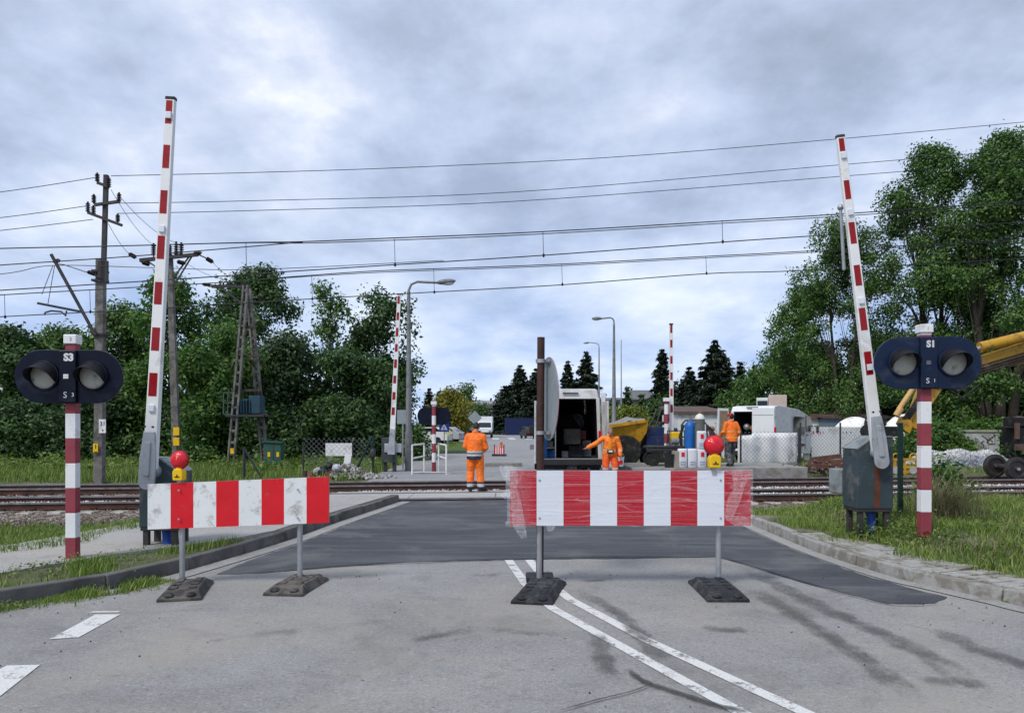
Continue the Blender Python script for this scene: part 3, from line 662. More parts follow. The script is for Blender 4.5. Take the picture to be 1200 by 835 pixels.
# street trees, conifers, hedge balls
tree('yellowing street tree on the green island', 531, 84, 459, 23, 503, 'yellow', .34, .95, 26, .2, 'street trees', seed=61, low=1.2, lobe=.28)
tree('dark green tree behind the yellowing street tree', 545, 128, 452, 17, 500, 'mid', .5, .8, 18, .2, 'street trees', seed=62)
tree('small dark tree under the far pale building', 566, 160, 476, 14, 500, 'dark', .6, .9, 16, .2, 'street trees', seed=63)
for i, (px, Y, tp, hw, lab) in enumerate(((592, 135, 452, 15, 'leftmost spruce above the blue fence'), (609, 130, 428, 20, 'tall spruce left of the rusty sign pole'), (628, 126, 432, 22, 'spruce right behind the rusty sign pole'), (645, 132, 440, 20, 'spruce behind the round sign plate'), (665, 118, 423, 13, 'slim spruce above the open van'), (687, 112, 412, 19, 'tall spruce above the open van roof corner'),
        (503, 140, 455, 9, 'small far spruce left of the yellowing tree'), (515, 150, 458, 8, 'small far spruce beside the yellowing tree'), (776, 100, 409, 14, 'slim spruce left of the far right raised barrier'), (838, 95, 399, 33, 'largest spruce right of the far right raised barrier'), (808, 102, 430, 18, 'spruce partly behind the largest spruce'), (868, 100, 424, 12, 'narrow spruce right of the largest spruce'), (884, 104, 428, 9, 'narrowest spruce near the open crowned tree'))):
    spruce(lab, px, Y, tp, hw, 70 + i, leaf=.75)
for i, (px, Y, tp, hw, lab) in enumerate(((735, 78, 453, 5, 'thin columnar cypress right of the van'), (719, 82, 466, 5, 'low columnar cypress behind the street lamp'), (752, 80, 462, 9, 'low conical cypress before the long building'))):
    spruce(lab, px, Y, tp, hw, 90 + i, 'blue', 'cypresses before the long building', 'cypress', .0, .45, 1.6)
tree('dark rounded shrub beside the far right barrier', 779, 60, 462, 20, 520, 'dark', .25, 1.1, 22, .06, 'hedge shrubs', 'shrub', seed=95, fill=1.0)
tree('larger yellow green clipped hedge ball behind the dumper', 741, 50, 478, 21, 520, 'hedge', .16, 1.25, 34, .06, 'hedge shrubs', 'shrub', seed=96, fill=1.0, lobe=.33)
tree('smaller yellow green hedge ball next to the van', 716, 53, 480, 17, 520, 'hedge', .16, 1.25, 30, .06, 'hedge shrubs', 'shrub', seed=97, fill=1.0, lobe=.33)
tree('pale green bush below the largest spruce', 808, 56, 476, 24, 520, 'mid', .2, 1.0, 22, .06, 'hedge shrubs', 'shrub', seed=98, fill=1.0)
for i, (px, Y, tp, hw, lab) in enumerate(((600, 140, 462, 26, 'dark broad tree behind the blue fence'), (640, 145, 455, 28, 'dark broad tree behind the rusty sign pole'), (682, 128, 458, 20, 'dark broad tree behind the open van roof'), (800, 108, 450, 26, 'dark broad tree left of the largest spruce'), (850, 106, 440, 34, 'dark broad tree right of the largest spruce'), (880, 110, 452, 26, 'dark broad tree behind the panel van'))):
    tree(lab, px, Y, tp, hw, 505, 'spruce', .7, .9, 24, .2, 'dark trees between the spruces', seed=140 + i, fill=1.0, lobe=.3)
# ivy covered bank behind the ballast heap
for i, (px, Y, tp, hw, lab) in enumerate(((1092, 33.8, 499, 36, 'ivy green bank left of the graffiti block'), (1150, 34.9, 495, 40, 'ivy green bank behind the graffiti block'), (1215, 34, 492, 40, 'ivy green bank behind the rail wheels'), (1040, 40, 500, 30, 'weedy green bank behind the excavator grab'))):
    tree(lab, px, Y, tp, hw, 556, 'light', .16, 1.3, 40, .04, 'green banks on the right', 'shrub', seed=110 + i, fill=1.0, lobe=.30, low=-.1)
tree('leafy broad-leaved bush right of the right signal post', 1106, 12.6, 546, 19, 606, 'light', .12, 1.6, 26, .02, 'verge bushes', 'shrub', seed=120, fill=1.0, lobe=.33)

# ------------------------------------------------------------------ grass and weeds
def grass_mat(name, c1, c2, c3):
    return leaf_mat(name, c1, c2, c3, .3, 1.6)
M_GR = grass_mat('verge_grass', (.075, .135, .02), (.165, .24, .035), (.30, .32, .10))
M_GR2 = grass_mat('dry_grass', (.16, .13, .07), (.27, .22, .12), (.36, .31, .19))
M_GR3 = grass_mat('lineside_grass', (.075, .13, .02), (.15, .215, .04), (.27, .30, .09))
def blades(name, label, n, sampler, h, w, m, keep=None, lean=.45, seed=5, clump=.0):
    r = np.random.default_rng(seed); xy = sampler(r, n)
    if keep is not None: xy = xy[keep(xy[:, 0], xy[:, 1])]
    n = len(xy); hh = h * r.uniform(.35, 1.25, n) * (.65 + .6 * (np.sin(xy[:, 0] * 3.1) * np.sin(xy[:, 1] * 2.7 + 1) * .5 + .5))
    z = terrain(xy[:, 0], xy[:, 1]) - .02; base = np.stack([xy[:, 0], xy[:, 1], z], 1)
    a = r.uniform(0, 2 * np.pi, n); d = np.stack([np.cos(a), np.sin(a), np.zeros(n)], 1); s = np.stack([-np.sin(a), np.cos(a), np.zeros(n)], 1)
    le = (lean * r.uniform(.1, 1.3, n) * hh)[:, None]; W_ = (w * r.uniform(.6, 1.3, n))[:, None]; up = np.array([0, 0, 1.])
    mid = base + up * hh[:, None] * .55 + d * le * .3; tip = base + up * hh[:, None] * .95 + d * le
    V = np.stack([base - s * W_ * .5, base + s * W_ * .5, mid + s * W_ * .42, mid - s * W_ * .42, tip + s * W_ * .06, tip - s * W_ * .06], 1).reshape(-1, 3)
    k = np.arange(n)[:, None] * 6; Q = np.concatenate([k + [[0, 1, 2, 3]], k + [[3, 2, 4, 5]]], 0)
    return tag(np_mesh(name, V, Q, m), label, 'grass', kind='stuff')
def rect(x0, x1, y0, y1): return lambda r, n: np.stack([r.uniform(x0, x1, n), r.uniform(y0, y1, n)], 1)
nz = lambda x, y, f=1.0, s=0.: np.sin(x * 1.3 * f + s) * np.cos(y * 1.7 * f + 2 * s) + .6 * np.sin(x * 3.7 * f + y * 2.1 * f + s) + .4 * np.cos(y * 5.3 * f - x * 4.1 * f)
tt = lambda x, y: y - TR * x - 17.4
kR = lambda x, y: kdist(x, y, KR, 1); kL = lambda x, y: kdist(x, y, KL, -1)
blades('verge_grass', 'lush green grass on the right verge behind the paving flags', 120000, rect(4.2, 12.5, 5.5, 18.2), .125, .011, M_GR, lambda x, y: (kR(x, y) > .66 + .17 * nz(x, y, 2)) & (tt(x, y) < -1.5 + .35 * nz(x, y, 2, 1)) & (y > x * .75), lean=.8, seed=5)
blades('verge_grass', 'thin grass creeping over the right kerb end', 5000, rect(4.1, 5.2, 10.2, 17.5), .13, .012, M_GR, lambda x, y: (kR(x, y) > .2) & (nz(x, y, 2) > -.2), seed=6)
blades('dry_grass', 'dry seed stalks among the right verge grass', 14000, rect(4.6, 12, 6.5, 17), .22, .006, M_GR2, lambda x, y: (kR(x, y) > .9) & (nz(x, y, 1.3, 1) > .2), seed=7)
blades('dry_grass', 'clump of dead straw beside the leafy bush', 900, lambda r, n: np.stack([r.normal(6.35, .22, n), r.normal(11.3, .18, n)], 1), .62, .008, M_GR2, lean=1.0, seed=8)
blades('lineside_grass', 'green grass between the left footpath and the ballast', 60000, rect(-13, -3.4, 8.5, 16), .14, .012, M_GR3, lambda x, y: (kL(x, y) > 2.15 + .2 * np.sin(y * 3)) & (tt(x, y) < -1.7 + .25 * nz(x, y, 2)), seed=9)
foot_poly = foot
def in_poly(x, y, poly):
    c = np.zeros(x.shape, bool); j = len(poly) - 1
    for i in range(len(poly)):
        xi, yi = poly[i]; xj, yj = poly[j]; k = ((yi > y) != (yj > y)) & (x < (xj - xi) * (y - yi) / (yj - yi + 1e-9) + xi); c ^= k; j = i
    return c
blades('verge_weeds', 'weeds and grass along the left kerb round the signal post', 26000, rect(-8, -3.4, 5.6, 10.4), .12, .012, M_GR, lambda x, y: (kL(x, y) > .02) & ~in_poly(x, y, foot) & (nz(x, y, 1.6, .5) > .0), seed=10)
blades('dry_grass', 'dry trampled grass on the left verge', 9000, rect(-8, -3.4, 5.6, 10.4), .07, .008, M_GR2, lambda x, y: (kL(x, y) > .12) & ~in_poly(x, y, foot), seed=11)
def kerbfoot(r, n):
    y = r.uniform(5.6, 8.35, n); return np.stack([np.interp(y, KL[:, 0], KL[:, 1]) + np.abs(r.normal(0, .16, n)) + .02, y], 1)
blades('verge_weeds', 'grass growing in the gutter at the foot of the left kerb', 16000, kerbfoot, .17, .013, M_GR, lambda x, y: nz(x, y, 2.2, 2) > -.25, seed=12)
def kerbfoot2(r, n):
    y = r.uniform(6.6, 12.5, n); return np.stack([np.interp(y, KR[:, 0], KR[:, 1]) - np.abs(r.normal(0, .03, n)) + .0, y], 1)
blades('verge_weeds', 'tufts of weed in the joints of the right kerb', 5200, kerbfoot2, .07, .010, M_GR, lambda x, y: nz(x, y, 3, 2) > .75, seed=13)
blades('lineside_grass', 'grass strip beyond the tracks under the left trees', 60000, lambda r, n: np.stack([-4.6 - np.abs(r.uniform(0, 24, n)), r.uniform(22.5, 36, n)], 1), .30, .024, M_GR3, lambda x, y: (tt(x, y) > 6.3) & (nz(x, y, .7, 3) > -1.35), seed=14)
blades('lineside_grass', 'patchy grass beyond the tracks on the right', 26000, lambda r, n: np.stack([r.uniform(6.5, 28, n), r.uniform(25, 38, n)], 1), .20, .022, M_GR3, lambda x, y: (tt(x, y) > 6.6) & (nz(x, y, .9, 3) > -.1), seed=15)
blades('dry_grass', 'weeds on the ballast shoulder of the left track', 2500, rect(-13, -4.3, 14.2, 17.3), .22, .008, M_GR2, lambda x, y: (tt(x, y) > -2.2) & (tt(x, y) < -.3) & (nz(x, y, 2, 1) > .3), seed=16)
isl = [(-7.8, 76), (-4.9, 72), (-2.7, 52), (-2.3, 45.6), (-4.5, 45.6), (-5.7, 60)]
sheet('island_turf', isl, .03, mat('mown_turf', (.06, .10, .022), .95, var=.3, scale=8, bump=.6), 'structure')
blades('lineside_grass', 'mown grass on the island in the street', 9000, rect(-8, -2.2, 45.5, 76), .16, .05, M_GR3, lambda x, y: in_poly(x, y, isl), seed=17)
# broad-leaved weeds: rosettes and docks in clumps
def weeds(name, label, n, sampler, keep, h, leaf, m, seed=5):
    r = np.random.default_rng(seed); xy = sampler(r, n); xy = xy[keep(xy[:, 0], xy[:, 1])]; C = []; N_ = []
    for x, y in xy:
        k = r.integers(8, 22); hh = h * r.uniform(.5, 1.4); a = r.uniform(0, 2 * np.pi, k); d = hh * r.uniform(.1, .75, k); z = float(terrain(x, y)) + hh * r.uniform(.15, 1, k)
        C.append(np.stack([x + d * np.cos(a), y + d * np.sin(a), z], 1)); N_.append(np.stack([.5 * np.cos(a), .5 * np.sin(a), np.ones(k)], 1) + r.normal(0, .3, (k, 3)))
    C = np.concatenate(C); V, Q = quads_from(C, np.concatenate(N_), leaf * r.uniform(.5, 1.3, len(C)), .6, r=r); return tag(np_mesh(name, V, Q, m), label, 'weeds', kind='stuff')
M_WEED = leaf_mat('broad_weed_leaves', (.05, .10, .016), (.11, .175, .028), (.2, .24, .06), .3, 2.)
weeds('verge_weeds', 'broad leaved weeds among the right verge grass', 1500, rect(4.2, 12, 6.5, 16.5), lambda x, y: (kR(x, y) > .85) & (tt(x, y) < -1.2) & (nz(x, y, 1.1, 2) > .25), .13, .042, M_WEED, 61)
weeds('verge_weeds', 'weeds crowding the foot of the right barrier machine', 90, lambda r, n: np.stack([r.normal(4.95, .45, n), r.normal(10.3, .5, n)], 1), lambda x, y: kR(x, y) > .7, .18, .052, M_WEED, 62)
weeds('verge_weeds', 'weeds round the foot of the left signal post', 70, lambda r, n: np.stack([r.normal(-4.95, .5, n), r.normal(8.5, .45, n)], 1), lambda x, y: (kL(x, y) > .0) & ~in_poly(x, y, foot), .12, .036, M_WEED, 63)
weeds('verge_weeds', 'weeds overhanging the left kerb', 120, kerbfoot, lambda x, y: nz(x, y, 2, 1) > .1, .11, .036, M_WEED, 64)
weeds('lineside_weeds', 'weeds along the ballast edge on the left', 500, rect(-13, -4, 9, 16), lambda x, y: (kL(x, y) > 2.3) & (tt(x, y) < -1.5) & (nz(x, y, 1, 4) > .4), .13, .045, M_WEED, 65)
weeds('lineside_weeds', 'tall weeds under the left trees beyond the tracks', 900, lambda r, n: np.stack([-5 - np.abs(r.uniform(0, 22, n)), r.uniform(26, 33, n)], 1), lambda x, y: (tt(x, y) > 8) & (nz(x, y, .8, 4) > .1), .45, .16, M_WEED, 66)
# loose stones and grit
def rocks(name, label, P_, s, m, seed=3, cat='stones'):
    r = np.random.default_rng(seed); n = len(P_); base = np.array([(1, 0, 0), (-1, 0, 0), (0, 1, 0), (0, -1, 0), (0, 0, 1), (0, 0, -1)], float)
    V = P_[:, None, :] + base[None] * (s * r.uniform(.4, 1.3, (n, 6, 1))) + r.normal(0, s * .25, (n, 6, 3))
    F_ = np.array([(0, 2, 4), (2, 1, 4), (1, 3, 4), (3, 0, 4), (2, 0, 5), (1, 2, 5), (3, 1, 5), (0, 3, 5)]); Q = (np.arange(n)[:, None, None] * 6 + F_[None]).reshape(-1, 3)
    return tag(np_mesh(name, V.reshape(-1, 3), Q, m), label, cat, kind='stuff')
def stone_mat(name, a, b_, c):
    t = NT(name); g = t.nt.nodes.new('ShaderNodeNewGeometry'); t.color(t.ramp(g.outputs['Random Per Island'], [(.1, a), (.5, b_), (.9, c)])); t.set(Roughness=.95); return t.mat
M_ST = stone_mat('ballast_stone', (.055, .042, .033), (.13, .10, .08), (.27, .23, .20)); M_STP = stone_mat('fresh_ballast_stone', (.22, .22, .225), (.42, .42, .43), (.66, .66, .66)); M_GRIT = stone_mat('grit', (.03, .03, .03), (.07, .065, .06), (.14, .13, .12))
r_ = np.random.default_rng(21)
def on_bal(n, x0, x1, t0, t1, z0, z1):
    x = r_.uniform(x0, x1, n); t = r_.uniform(t0, t1, n); return np.stack([x, 17.4 + t + TR * x, np.interp(t, [t0, t1], [z0, z1])], 1)
rocks('ballast_stones', 'brown track ballast stones on the left shoulder', on_bal(5000, -14, -4.3, -1.9, -.15, -.30, -.12), .035, M_ST)
rocks('ballast_stones', 'pale ballast stones between the left rails', on_bal(3500, -14, -4.4, .12, 1.3, -.06, -.06), .03, M_STP)
rocks('ballast_stones', 'pale ballast stones between the right rails', np.concatenate([on_bal(4500, 5.6, 17, .12, 1.3, -.06, -.06), on_bal(3500, 5.4, 17, 1.6, 3.6, -.11, -.09)]), .033, M_STP, 4)
rocks('ballast_stones', 'ballast stones round the exposed rails in the crossing', on_bal(2600, -4.2, 5, 2.3, 3.7, -.13, -.09), .033, M_STP, 14)
rocks('ballast_stones', 'ballast stones between the two tracks', np.concatenate([on_bal(3000, -14, -4.3, 1.55, 3.7, -.14, -.12), on_bal(3000, 5.3, 17, 1.55, 3.7, -.13, -.11)]), .035, M_ST, 5)
x = r_.uniform(-5, 5.5, 420); y = 3.6 + 5.8 * r_.uniform(0, 1, 420) ** 1.2; gq = nz(x, y, .6, 1.3)
k = (kL(x, y) < -.1) & (kR(x, y) < -.1) & (gq > .45); rocks('road_grit', 'dark crumbs of grit scattered on the grey asphalt', np.stack([x, y, np.full(420, .006)], 1)[k], .0085, M_GRIT, 6, 'grit')
# ------------------------------------------------------------------ paints and metals
M_WHITE = mat('white_paint', (.72, .72, .72), .5, var=.06, dirt=(.42, .40, .37), amt=.25, dscale=3)
M_POSTRED = mat('faded_red_paint', (.26, .045, .062), .6, var=.2, scale=5, dirt=(.22, .05, .05), amt=.3)
M_RED = mat('reflective_red', (.27, .008, .012), .35, var=.15)
M_SIGRED = mat('sheet_red', (.60, .012, .02), .35, var=.08, dirt=(.45, .06, .06), amt=.12, dscale=9)
M_SIGWHITE = mat('sheet_white', (.70, .71, .70), .4, var=.05, scale=2, dirt=(.34, .32, .29), amt=.30, dscale=7)
M_SIGRED2 = mat('clean_sheet_red', (.42, .006, .018), .3, var=.08)
M_SIGWHITE2 = mat('clean_sheet_white', (.66, .69, .74), .35, var=.03)
M_GALV = mat('galvanised_steel', (.36, .37, .38), .45, .6, var=.18, scale=5)
M_ALU = mat('grey_cast_aluminium', (.40, .42, .44), .5, .35, var=.15, scale=6, dirt=(.2, .2, .2), amt=.2)
M_NAVY = mat('dark_navy_enamel', (.003, .005, .016), .38, var=.3, scale=5, dirt=(.02, .024, .04), amt=.2, dscale=3, spec=.2)
M_BOXG = mat('grey_green_cabinet_paint', (.038, .056, .066), .55, var=.2, scale=2.5, dirt=(.12, .12, .115), amt=.3, dscale=3)
M_BOXT = mat('pale_cabinet_lid', (.20, .225, .23), .6, var=.2, dirt=(.1, .11, .1), amt=.4)
M_BOXD = mat('dark_cabinet_paint', (.045, .052, .058), .55, var=.2, dirt=(.09, .09, .09), amt=.3)
M_STEEL = mat('dark_steel', (.045, .047, .05), .6, .4, var=.3, dirt=(.10, .06, .045), amt=.3)
M_BLACK = mat('black_rubber', (.018, .018, .019), .75, var=.3, scale=6, dirt=(.09, .085, .08), amt=.35, dscale=4)
M_RUBBER = mat('recycled_rubber', (.018, .020, .024), .7, var=.35, scale=8, bump=.5, bscale=60, dirt=(.075, .072, .066), amt=.3, dscale=5, spec=.3)
M_RUBBERD = mat('dusty_rubber', (.050, .048, .046), .85, var=.35, scale=8, bump=.5, bscale=60, dirt=(.13, .115, .10), amt=.45, dscale=4, spec=.2)
M_BLUECAB = mat('blue_cable_duct', (.02, .07, .32), .5)
M_RUSTST = mat('rust_streak', (.10, .035, .022), .9, var=.3, scale=6, stretch=None)
M_LENSG = mat('grey_signal_glass', (.46, .44, .38), .25, var=.12, scale=5, dirt=(.12, .11, .095), amt=.3)
M_TEXTW = mat('white_lettering', (.62, .62, .62), .6)
M_TEXTB = mat('black_lettering', (.02, .02, .02), .6)
def lens_red():
    t = NT('red_lamp_lens'); t.color((.62, .008, .02)); t.set(Roughness=.18); v = t.nt.nodes.new('ShaderNodeTexVoronoi'); v.inputs['Scale'].default_value = 90; t.L(t.tc.outputs['Object'], v.inputs[0]); t.bump(v.outputs['Distance'], .35, .004)
    t.b.inputs['Subsurface Weight'].default_value = .25; t.b.inputs['Subsurface Radius'].default_value = (.05, .005, .005); return t.mat
M_LENSR = lens_red()
M_YEL = mat('yellow_plastic', (.75, .46, .01), .35, var=.08, dirt=(.4, .26, .03), amt=.2)
def text(s, size, m, parent, M4, ext=.0015, name='lettering', bold=0):
    cu = bpy.data.curves.new('t', 'FONT'); cu.body = s; cu.size = size; cu.extrude = ext; cu.offset = bold; cu.align_x = 'CENTER'; cu.align_y = 'CENTER'; cu.resolution_u = 3
    o = bpy.data.objects.new('t', cu); COL.objects.link(o); dg = bpy.context.evaluated_depsgraph_get(); me = bpy.data.meshes.new_from_object(o.evaluated_get(dg)); bpy.data.objects.remove(o)
    me.transform(M4); me.materials.clear(); me.materials.append(m); q = bpy.data.objects.new(name, me); COL.objects.link(q); q.parent = parent; return q
def TF(loc, rx=90, rz=0): return Matrix.Translation(loc) @ Matrix.Rotation(R(rz), 4, 'Z') @ Matrix.Rotation(R(rx), 4, 'X')

# ------------------------------------------------------------------ road-crossing warning lights
M_VIS = mat('black_visor', (.006, .006, .008), .6)
def warning_light(label, loc, Hh, hw, hh, zc, txt, lens_r, rz=0, pw=.125, dark=M_NAVY):
    """post with a stadium-shaped twin lamp head; front faces -Y"""
    root = thing('warning_light_post', label, 'warning light', loc, rz, 'crossing warning lights')
    b = MB(); n = 0; z = -.05; seg = .285; k = 0
    while z < Hh - .13:
        e = min(z + (.32 if k == 0 else seg), Hh - .13); b.box((0, 0, (z + e) / 2), (pw, pw, e - z), mi=(1, 0)[k % 2]); z = e; k += 1
    b.build('post', [M_WHITE, M_POSTRED], root, bevel=.006)
    MB().box((0, 0, Hh - .075), (pw * 1.28, pw * 1.28, .11)).build('cap', M_WHITE, root, bevel=.012)
    text(txt[1], .06, mat('grey_lettering', (.3, .32, .36), .6), root, TF((0.01, -pw * .64 - .002, Hh - .075)), name='cap_number')
    # head
    r = hh; pts = []
    for s in (1, -1):
        for i in range(25):
            a = -math.pi / 2 + math.pi * i / 24; pts.append((s * (hw - r + r * math.cos(a)), s * r * math.sin(a)))
    b = MB(); b.prism(pts, lambda u, v, t: Vector((u, t, zc + v)), -pw / 2 - .035, -pw / 2 - .004)
    hd = b.build('backing_board', dark, root, bevel=.006)
    cx = hw - r
    b = MB(); b.box((0, -pw / 2 - .052, zc), (.19 * hw / .6, .04, hh * 1.93)); b.build('lamp_housing', dark, hd, bevel=.01)
    for s in (-1, 1):
        c = Vector((s * cx * .92, -pw / 2 - .035, zc + .01)); 
        b = MB(); b.lathe(c, [(lens_r * 1.16, .0), (lens_r * 1.16, -.03), (lens_r * 1.05, -.034), (lens_r * 1.02, -.01), (lens_r * 1.0, .0)], 32, axis='y'); b.build('lens_ring', dark, hd)
        b = MB(); b.lathe(c, [(lens_r * 1.03, -.002), (lens_r * .9, -.014), (lens_r * .6, -.026), (lens_r * .25, -.032), (.001, -.034)], 32, axis='y'); b.build('lens', M_LENSG, hd)
        # visor: a cowl round the upper part of the lens, longest at the top
        b = MB(); n = 26; vs = []
        for i in range(n + 1):
            a = R(-28) + (math.pi + R(56)) * i / n; ll = .02 + .24 * max(0, math.sin((a + R(28)) / (math.pi + R(56)) * math.pi)) ** .8
            for q, y in ((lens_r * 1.1, 0), (lens_r * 1.02, -ll), (lens_r * .985, -ll), (lens_r * 1.065, 0)): vs.append(c + Vector((q * math.cos(a), y, q * math.sin(a) * 1.0 - (.26 * ll if y else 0))))
        fs = [(i * 4 + k, i * 4 + (k + 1) % 4, i * 4 + 4 + (k + 1) % 4, i * 4 + 4 + k) for i in range(n) for k in range(4)] + [(0, 1, 2, 3), (n * 4 + 3, n * 4 + 2, n * 4 + 1, n * 4)]
        b.add(vs, fs); b.build('visor', M_VIS, hd)
    f = -pw / 2 - .074
    text(txt, .115, M_TEXTW, root, TF((0.02, f, zc + hh * .70)), bold=.006, name='lettering'); text(txt[0], .10, M_TEXTW, root, TF((-.02, f, zc - hh * .70)), name='lettering'); text(txt[1], .062, M_TEXTW, root, TF((.065, f, zc - hh * .69)), name='lettering')
    MB().box((-.01, f, zc + .0), (.055, .012, .05)).build('small_plate', M_WHITE if txt[1] == '3' else mat('dull_plate', (.12, .12, .16), .6), root)
    for s in (-1, 1): MB().beam((s * hw * .45, -pw / 2, zc - hh * .6), (0, 0, zc - hh * .9), .03, .03).build('bracket', M_STEEL, root)
    return root
warning_light('left warning light post marked S3, standing among kerb weeds', (-5.06, 8.85, .13), 2.62, .60, .305, 2.115, 'S3', .148, R(3), .115)
warning_light('right warning light post marked S1, standing in tall verge grass', (5.34, 9.95, .30), 2.71, .675, .335, 2.19, 'S1', .165, R(-3), .13, mat('navy_enamel', (.005, .014, .042), .38, var=.25, scale=4, dirt=(.028, .036, .06), amt=.2, dscale=3, spec=.25))

# ------------------------------------------------------------------ barrier machines with raised arms
def arm_mesh(pivot, tip, w0, w1, stripes, cap=True):
    """tapering boom facing -Y with red reflective bands; stripes: (t0, t1)"""
    a = Vector(pivot); c = Vector(tip); d = (c - a); L_ = d.length; d.normalize(); n = Vector((0, -1, 0)); s = d.cross(n).normalized(); n = s.cross(d).normalized()
    b = MB()
    def sec(t): w = w0 + (w1 - w0) * t; p = a + d * L_ * t; return [p + s * w / 2 + n * w * .30, p - s * w / 2 + n * w * .30, p - s * w / 2 - n * w * .30, p + s * w / 2 - n * w * .30], p, w
    q0, _, _ = sec(0); q1, _, _ = sec(1); b.add(q0 + q1, [(0, 1, 2, 3), (7, 6, 5, 4), (0, 4, 5, 1), (1, 5, 6, 2), (2, 6, 7, 3), (3, 7, 4, 0)], 0)
    for t0, t1 in stripes:
        _, p0, wa = sec(t0); _, p1, wb = sec(t1); sh = -.07
        x0 = [p0 + s * wa * (-.36) + n * (wa * .30 + .003), p0 + s * wa * .30 + n * (wa * .30 + .003)]; x1 = [p1 + s * wb * (-.36) + n * (wb * .30 + .003), p1 + s * wb * .30 + n * (wb * .30 + .003)]
        b.add([x0[0], x0[1], x1[1], x1[0]], [(0, 1, 2, 3)], 1)
    return b, a, d, s, n, L_
M_ARMW = mat('white_arm_paint', (.74, .74, .73), .42, var=.05, scale=2, dirt=(.5, .49, .46), amt=.22, dscale=2)
def lamp_box(a, d, s, n, L_, t, w):
    p = a + d * L_ * t + n * (w * .30 + .012); M_ = Matrix((s, n * -1, d)).transposed(); return MB().box(p, (.07, .03, .085), rot=M_)
def barrier(label, base, boxdim, pivot, tip, w0, w1, stripes, lamps, rz, face, gap=False):
    root = thing('barrier_machine', label, 'crossing barrier', base, 0, 'raised crossing barriers'); o = Vector(base)
    bw, bd, bh = boxdim; z0 = .24; Mz = Matrix.Rotation(rz, 3, 'Z')
    # housing with a sloping lid on one shoulder
    sl = .17 * face
    prof = [(-bw / 2, z0), (bw / 2, z0), (bw / 2, z0 + bh - (sl if sl > 0 else 0)), (bw / 2 - (.24 if sl > 0 else 0), z0 + bh), (-bw / 2 + (.24 if sl < 0 else 0), z0 + bh), (-bw / 2, z0 + bh + (sl if sl < 0 else 0))]
    p2 = []
    for q in prof:
        if not p2 or (Vector(q) - Vector(p2[-1])).length > 1e-4: p2.append(q)
    b = MB(); b.prism(p2, lambda u, v, t: Mz @ Vector((u, t, v)), -bd / 2, bd / 2)
    hs = b.build('housing', M_BOXG, root, bevel=.012)
    # lid plates
    for i in range(len(p2)):
        u0, v0 = p2[i]; u1, v1 = p2[(i + 1) % len(p2)]
        if v0 > z0 + .3 and v1 > z0 + .3 and abs(u0 - u1) > .05:
            b = MB(); a_ = Vector((u0, 0, v0)); c_ = Vector((u1, 0, v1)); nn = Vector((v0 - v1, 0, u1 - u0)).normalized(); nn = nn if nn.z > 0 else -nn
            b.beam(Mz @ (a_ + nn * .012), Mz @ (c_ + nn * .012), bd * 1.03, .02, up=Mz @ nn); b.build('lid', M_BOXT, hs)
    b = MB(); b.box(Mz @ Vector((0, 0, z0 - .02)), (bw * .96, bd * .96, .05), rot=(0, 0, rz)); b.build('base_plate', M_STEEL, root, bevel=.006)
    for sx in (-1, 1):
        for sy in (-1, 1):
            b = MB(); b.box(Mz @ Vector((sx * bw * .36, sy * bd * .36, z0 / 2 - .08)), (.07, .07, z0 + .12), rot=(0, 0, rz)); b.build('leg', M_STEEL, root, bevel=.005)
    b = MB(); b.tube([Mz @ Vector((.04, -.05, -.1)), Mz @ Vector((.03, -.04, .12)), Mz @ Vector((0, 0, z0))], .06, 12); b.build('cable_duct', M_BLUECAB, root)
    MB().cyl(Mz @ Vector((bw * .5 - .0, -bd * .1, z0 + bh * .55)), Mz @ Vector((bw * .5 + .015, -bd * .1, z0 + bh * .55)), .025).build('lock', M_STEEL, root)
    for q in (.15, .8):
        MB().box(Mz @ Vector((-bw * .5 - .004, 0, z0 + bh * q)), (.012, .05, .09), rot=(0, 0, rz)).build('hinge', M_BOXD, root)
    # arm
    pv = Vector(pivot) - o; tp = Vector(tip) - o
    b, a, d, s, n, L_ = arm_mesh(pv, tp, w0, w1, stripes); arm = b.build('arm', [M_ARMW, M_RED], root, bevel=.012)
    MB().box(a + d * (L_ + .012), (w1 * 1.04, w1 * .66, .04), rot=Matrix((s, -n, d)).transposed()).build('end_cap', M_BLACK, arm, bevel=.008)
    for t in lamps: lamp_box(a, d, s, n, L_, t, w0 + (w1 - w0) * t).build('marker_lamp', M_SIGWHITE2, arm, bevel=.006)
    # cast clamp: a long rounded plate over the foot of the arm
    b = MB(); m_ = w0 * .53; pr_ = []
    for i in range(13): t = math.pi + math.pi * i / 12; pr_.append((m_ * 1.18 * math.cos(t), m_ * 1.18 * math.sin(t)))
    pr_ += [(m_ * 1.15, .30), (m_ * .78, .62), (-m_ * .78, .62), (-m_ * 1.15, .30)]
    b.prism(pr_, lambda u, v, t: a - d * .12 + s * u + d * v + n * (w0 * .30 + .012 + t), 0, .035); cl = b.build('arm_clamp', M_ALU, root, bevel=.008)
    b = MB(); b.box(a + d * .16 + n * (w0 * .30 + .055), (w0 * .42, .03, .42), rot=Matrix((s, -n, d)).transposed()); b.build('clamp_rib', M_ALU, cl, bevel=.008)
    for u in (-1, 1): 
        q = a + d * .56 + s * u * w0 * .3 + n * (w0 * .30 + .045); MB().cyl(q, q + n * .02, .014, seg=8).build('bolt', M_STEEL, cl)
    MB().cyl(a - n * .35, a + n * .02, w0 * .55, seg=20).build('pivot_shaft', M_ALU, root)
    return root, (a, d, s, n, L_)
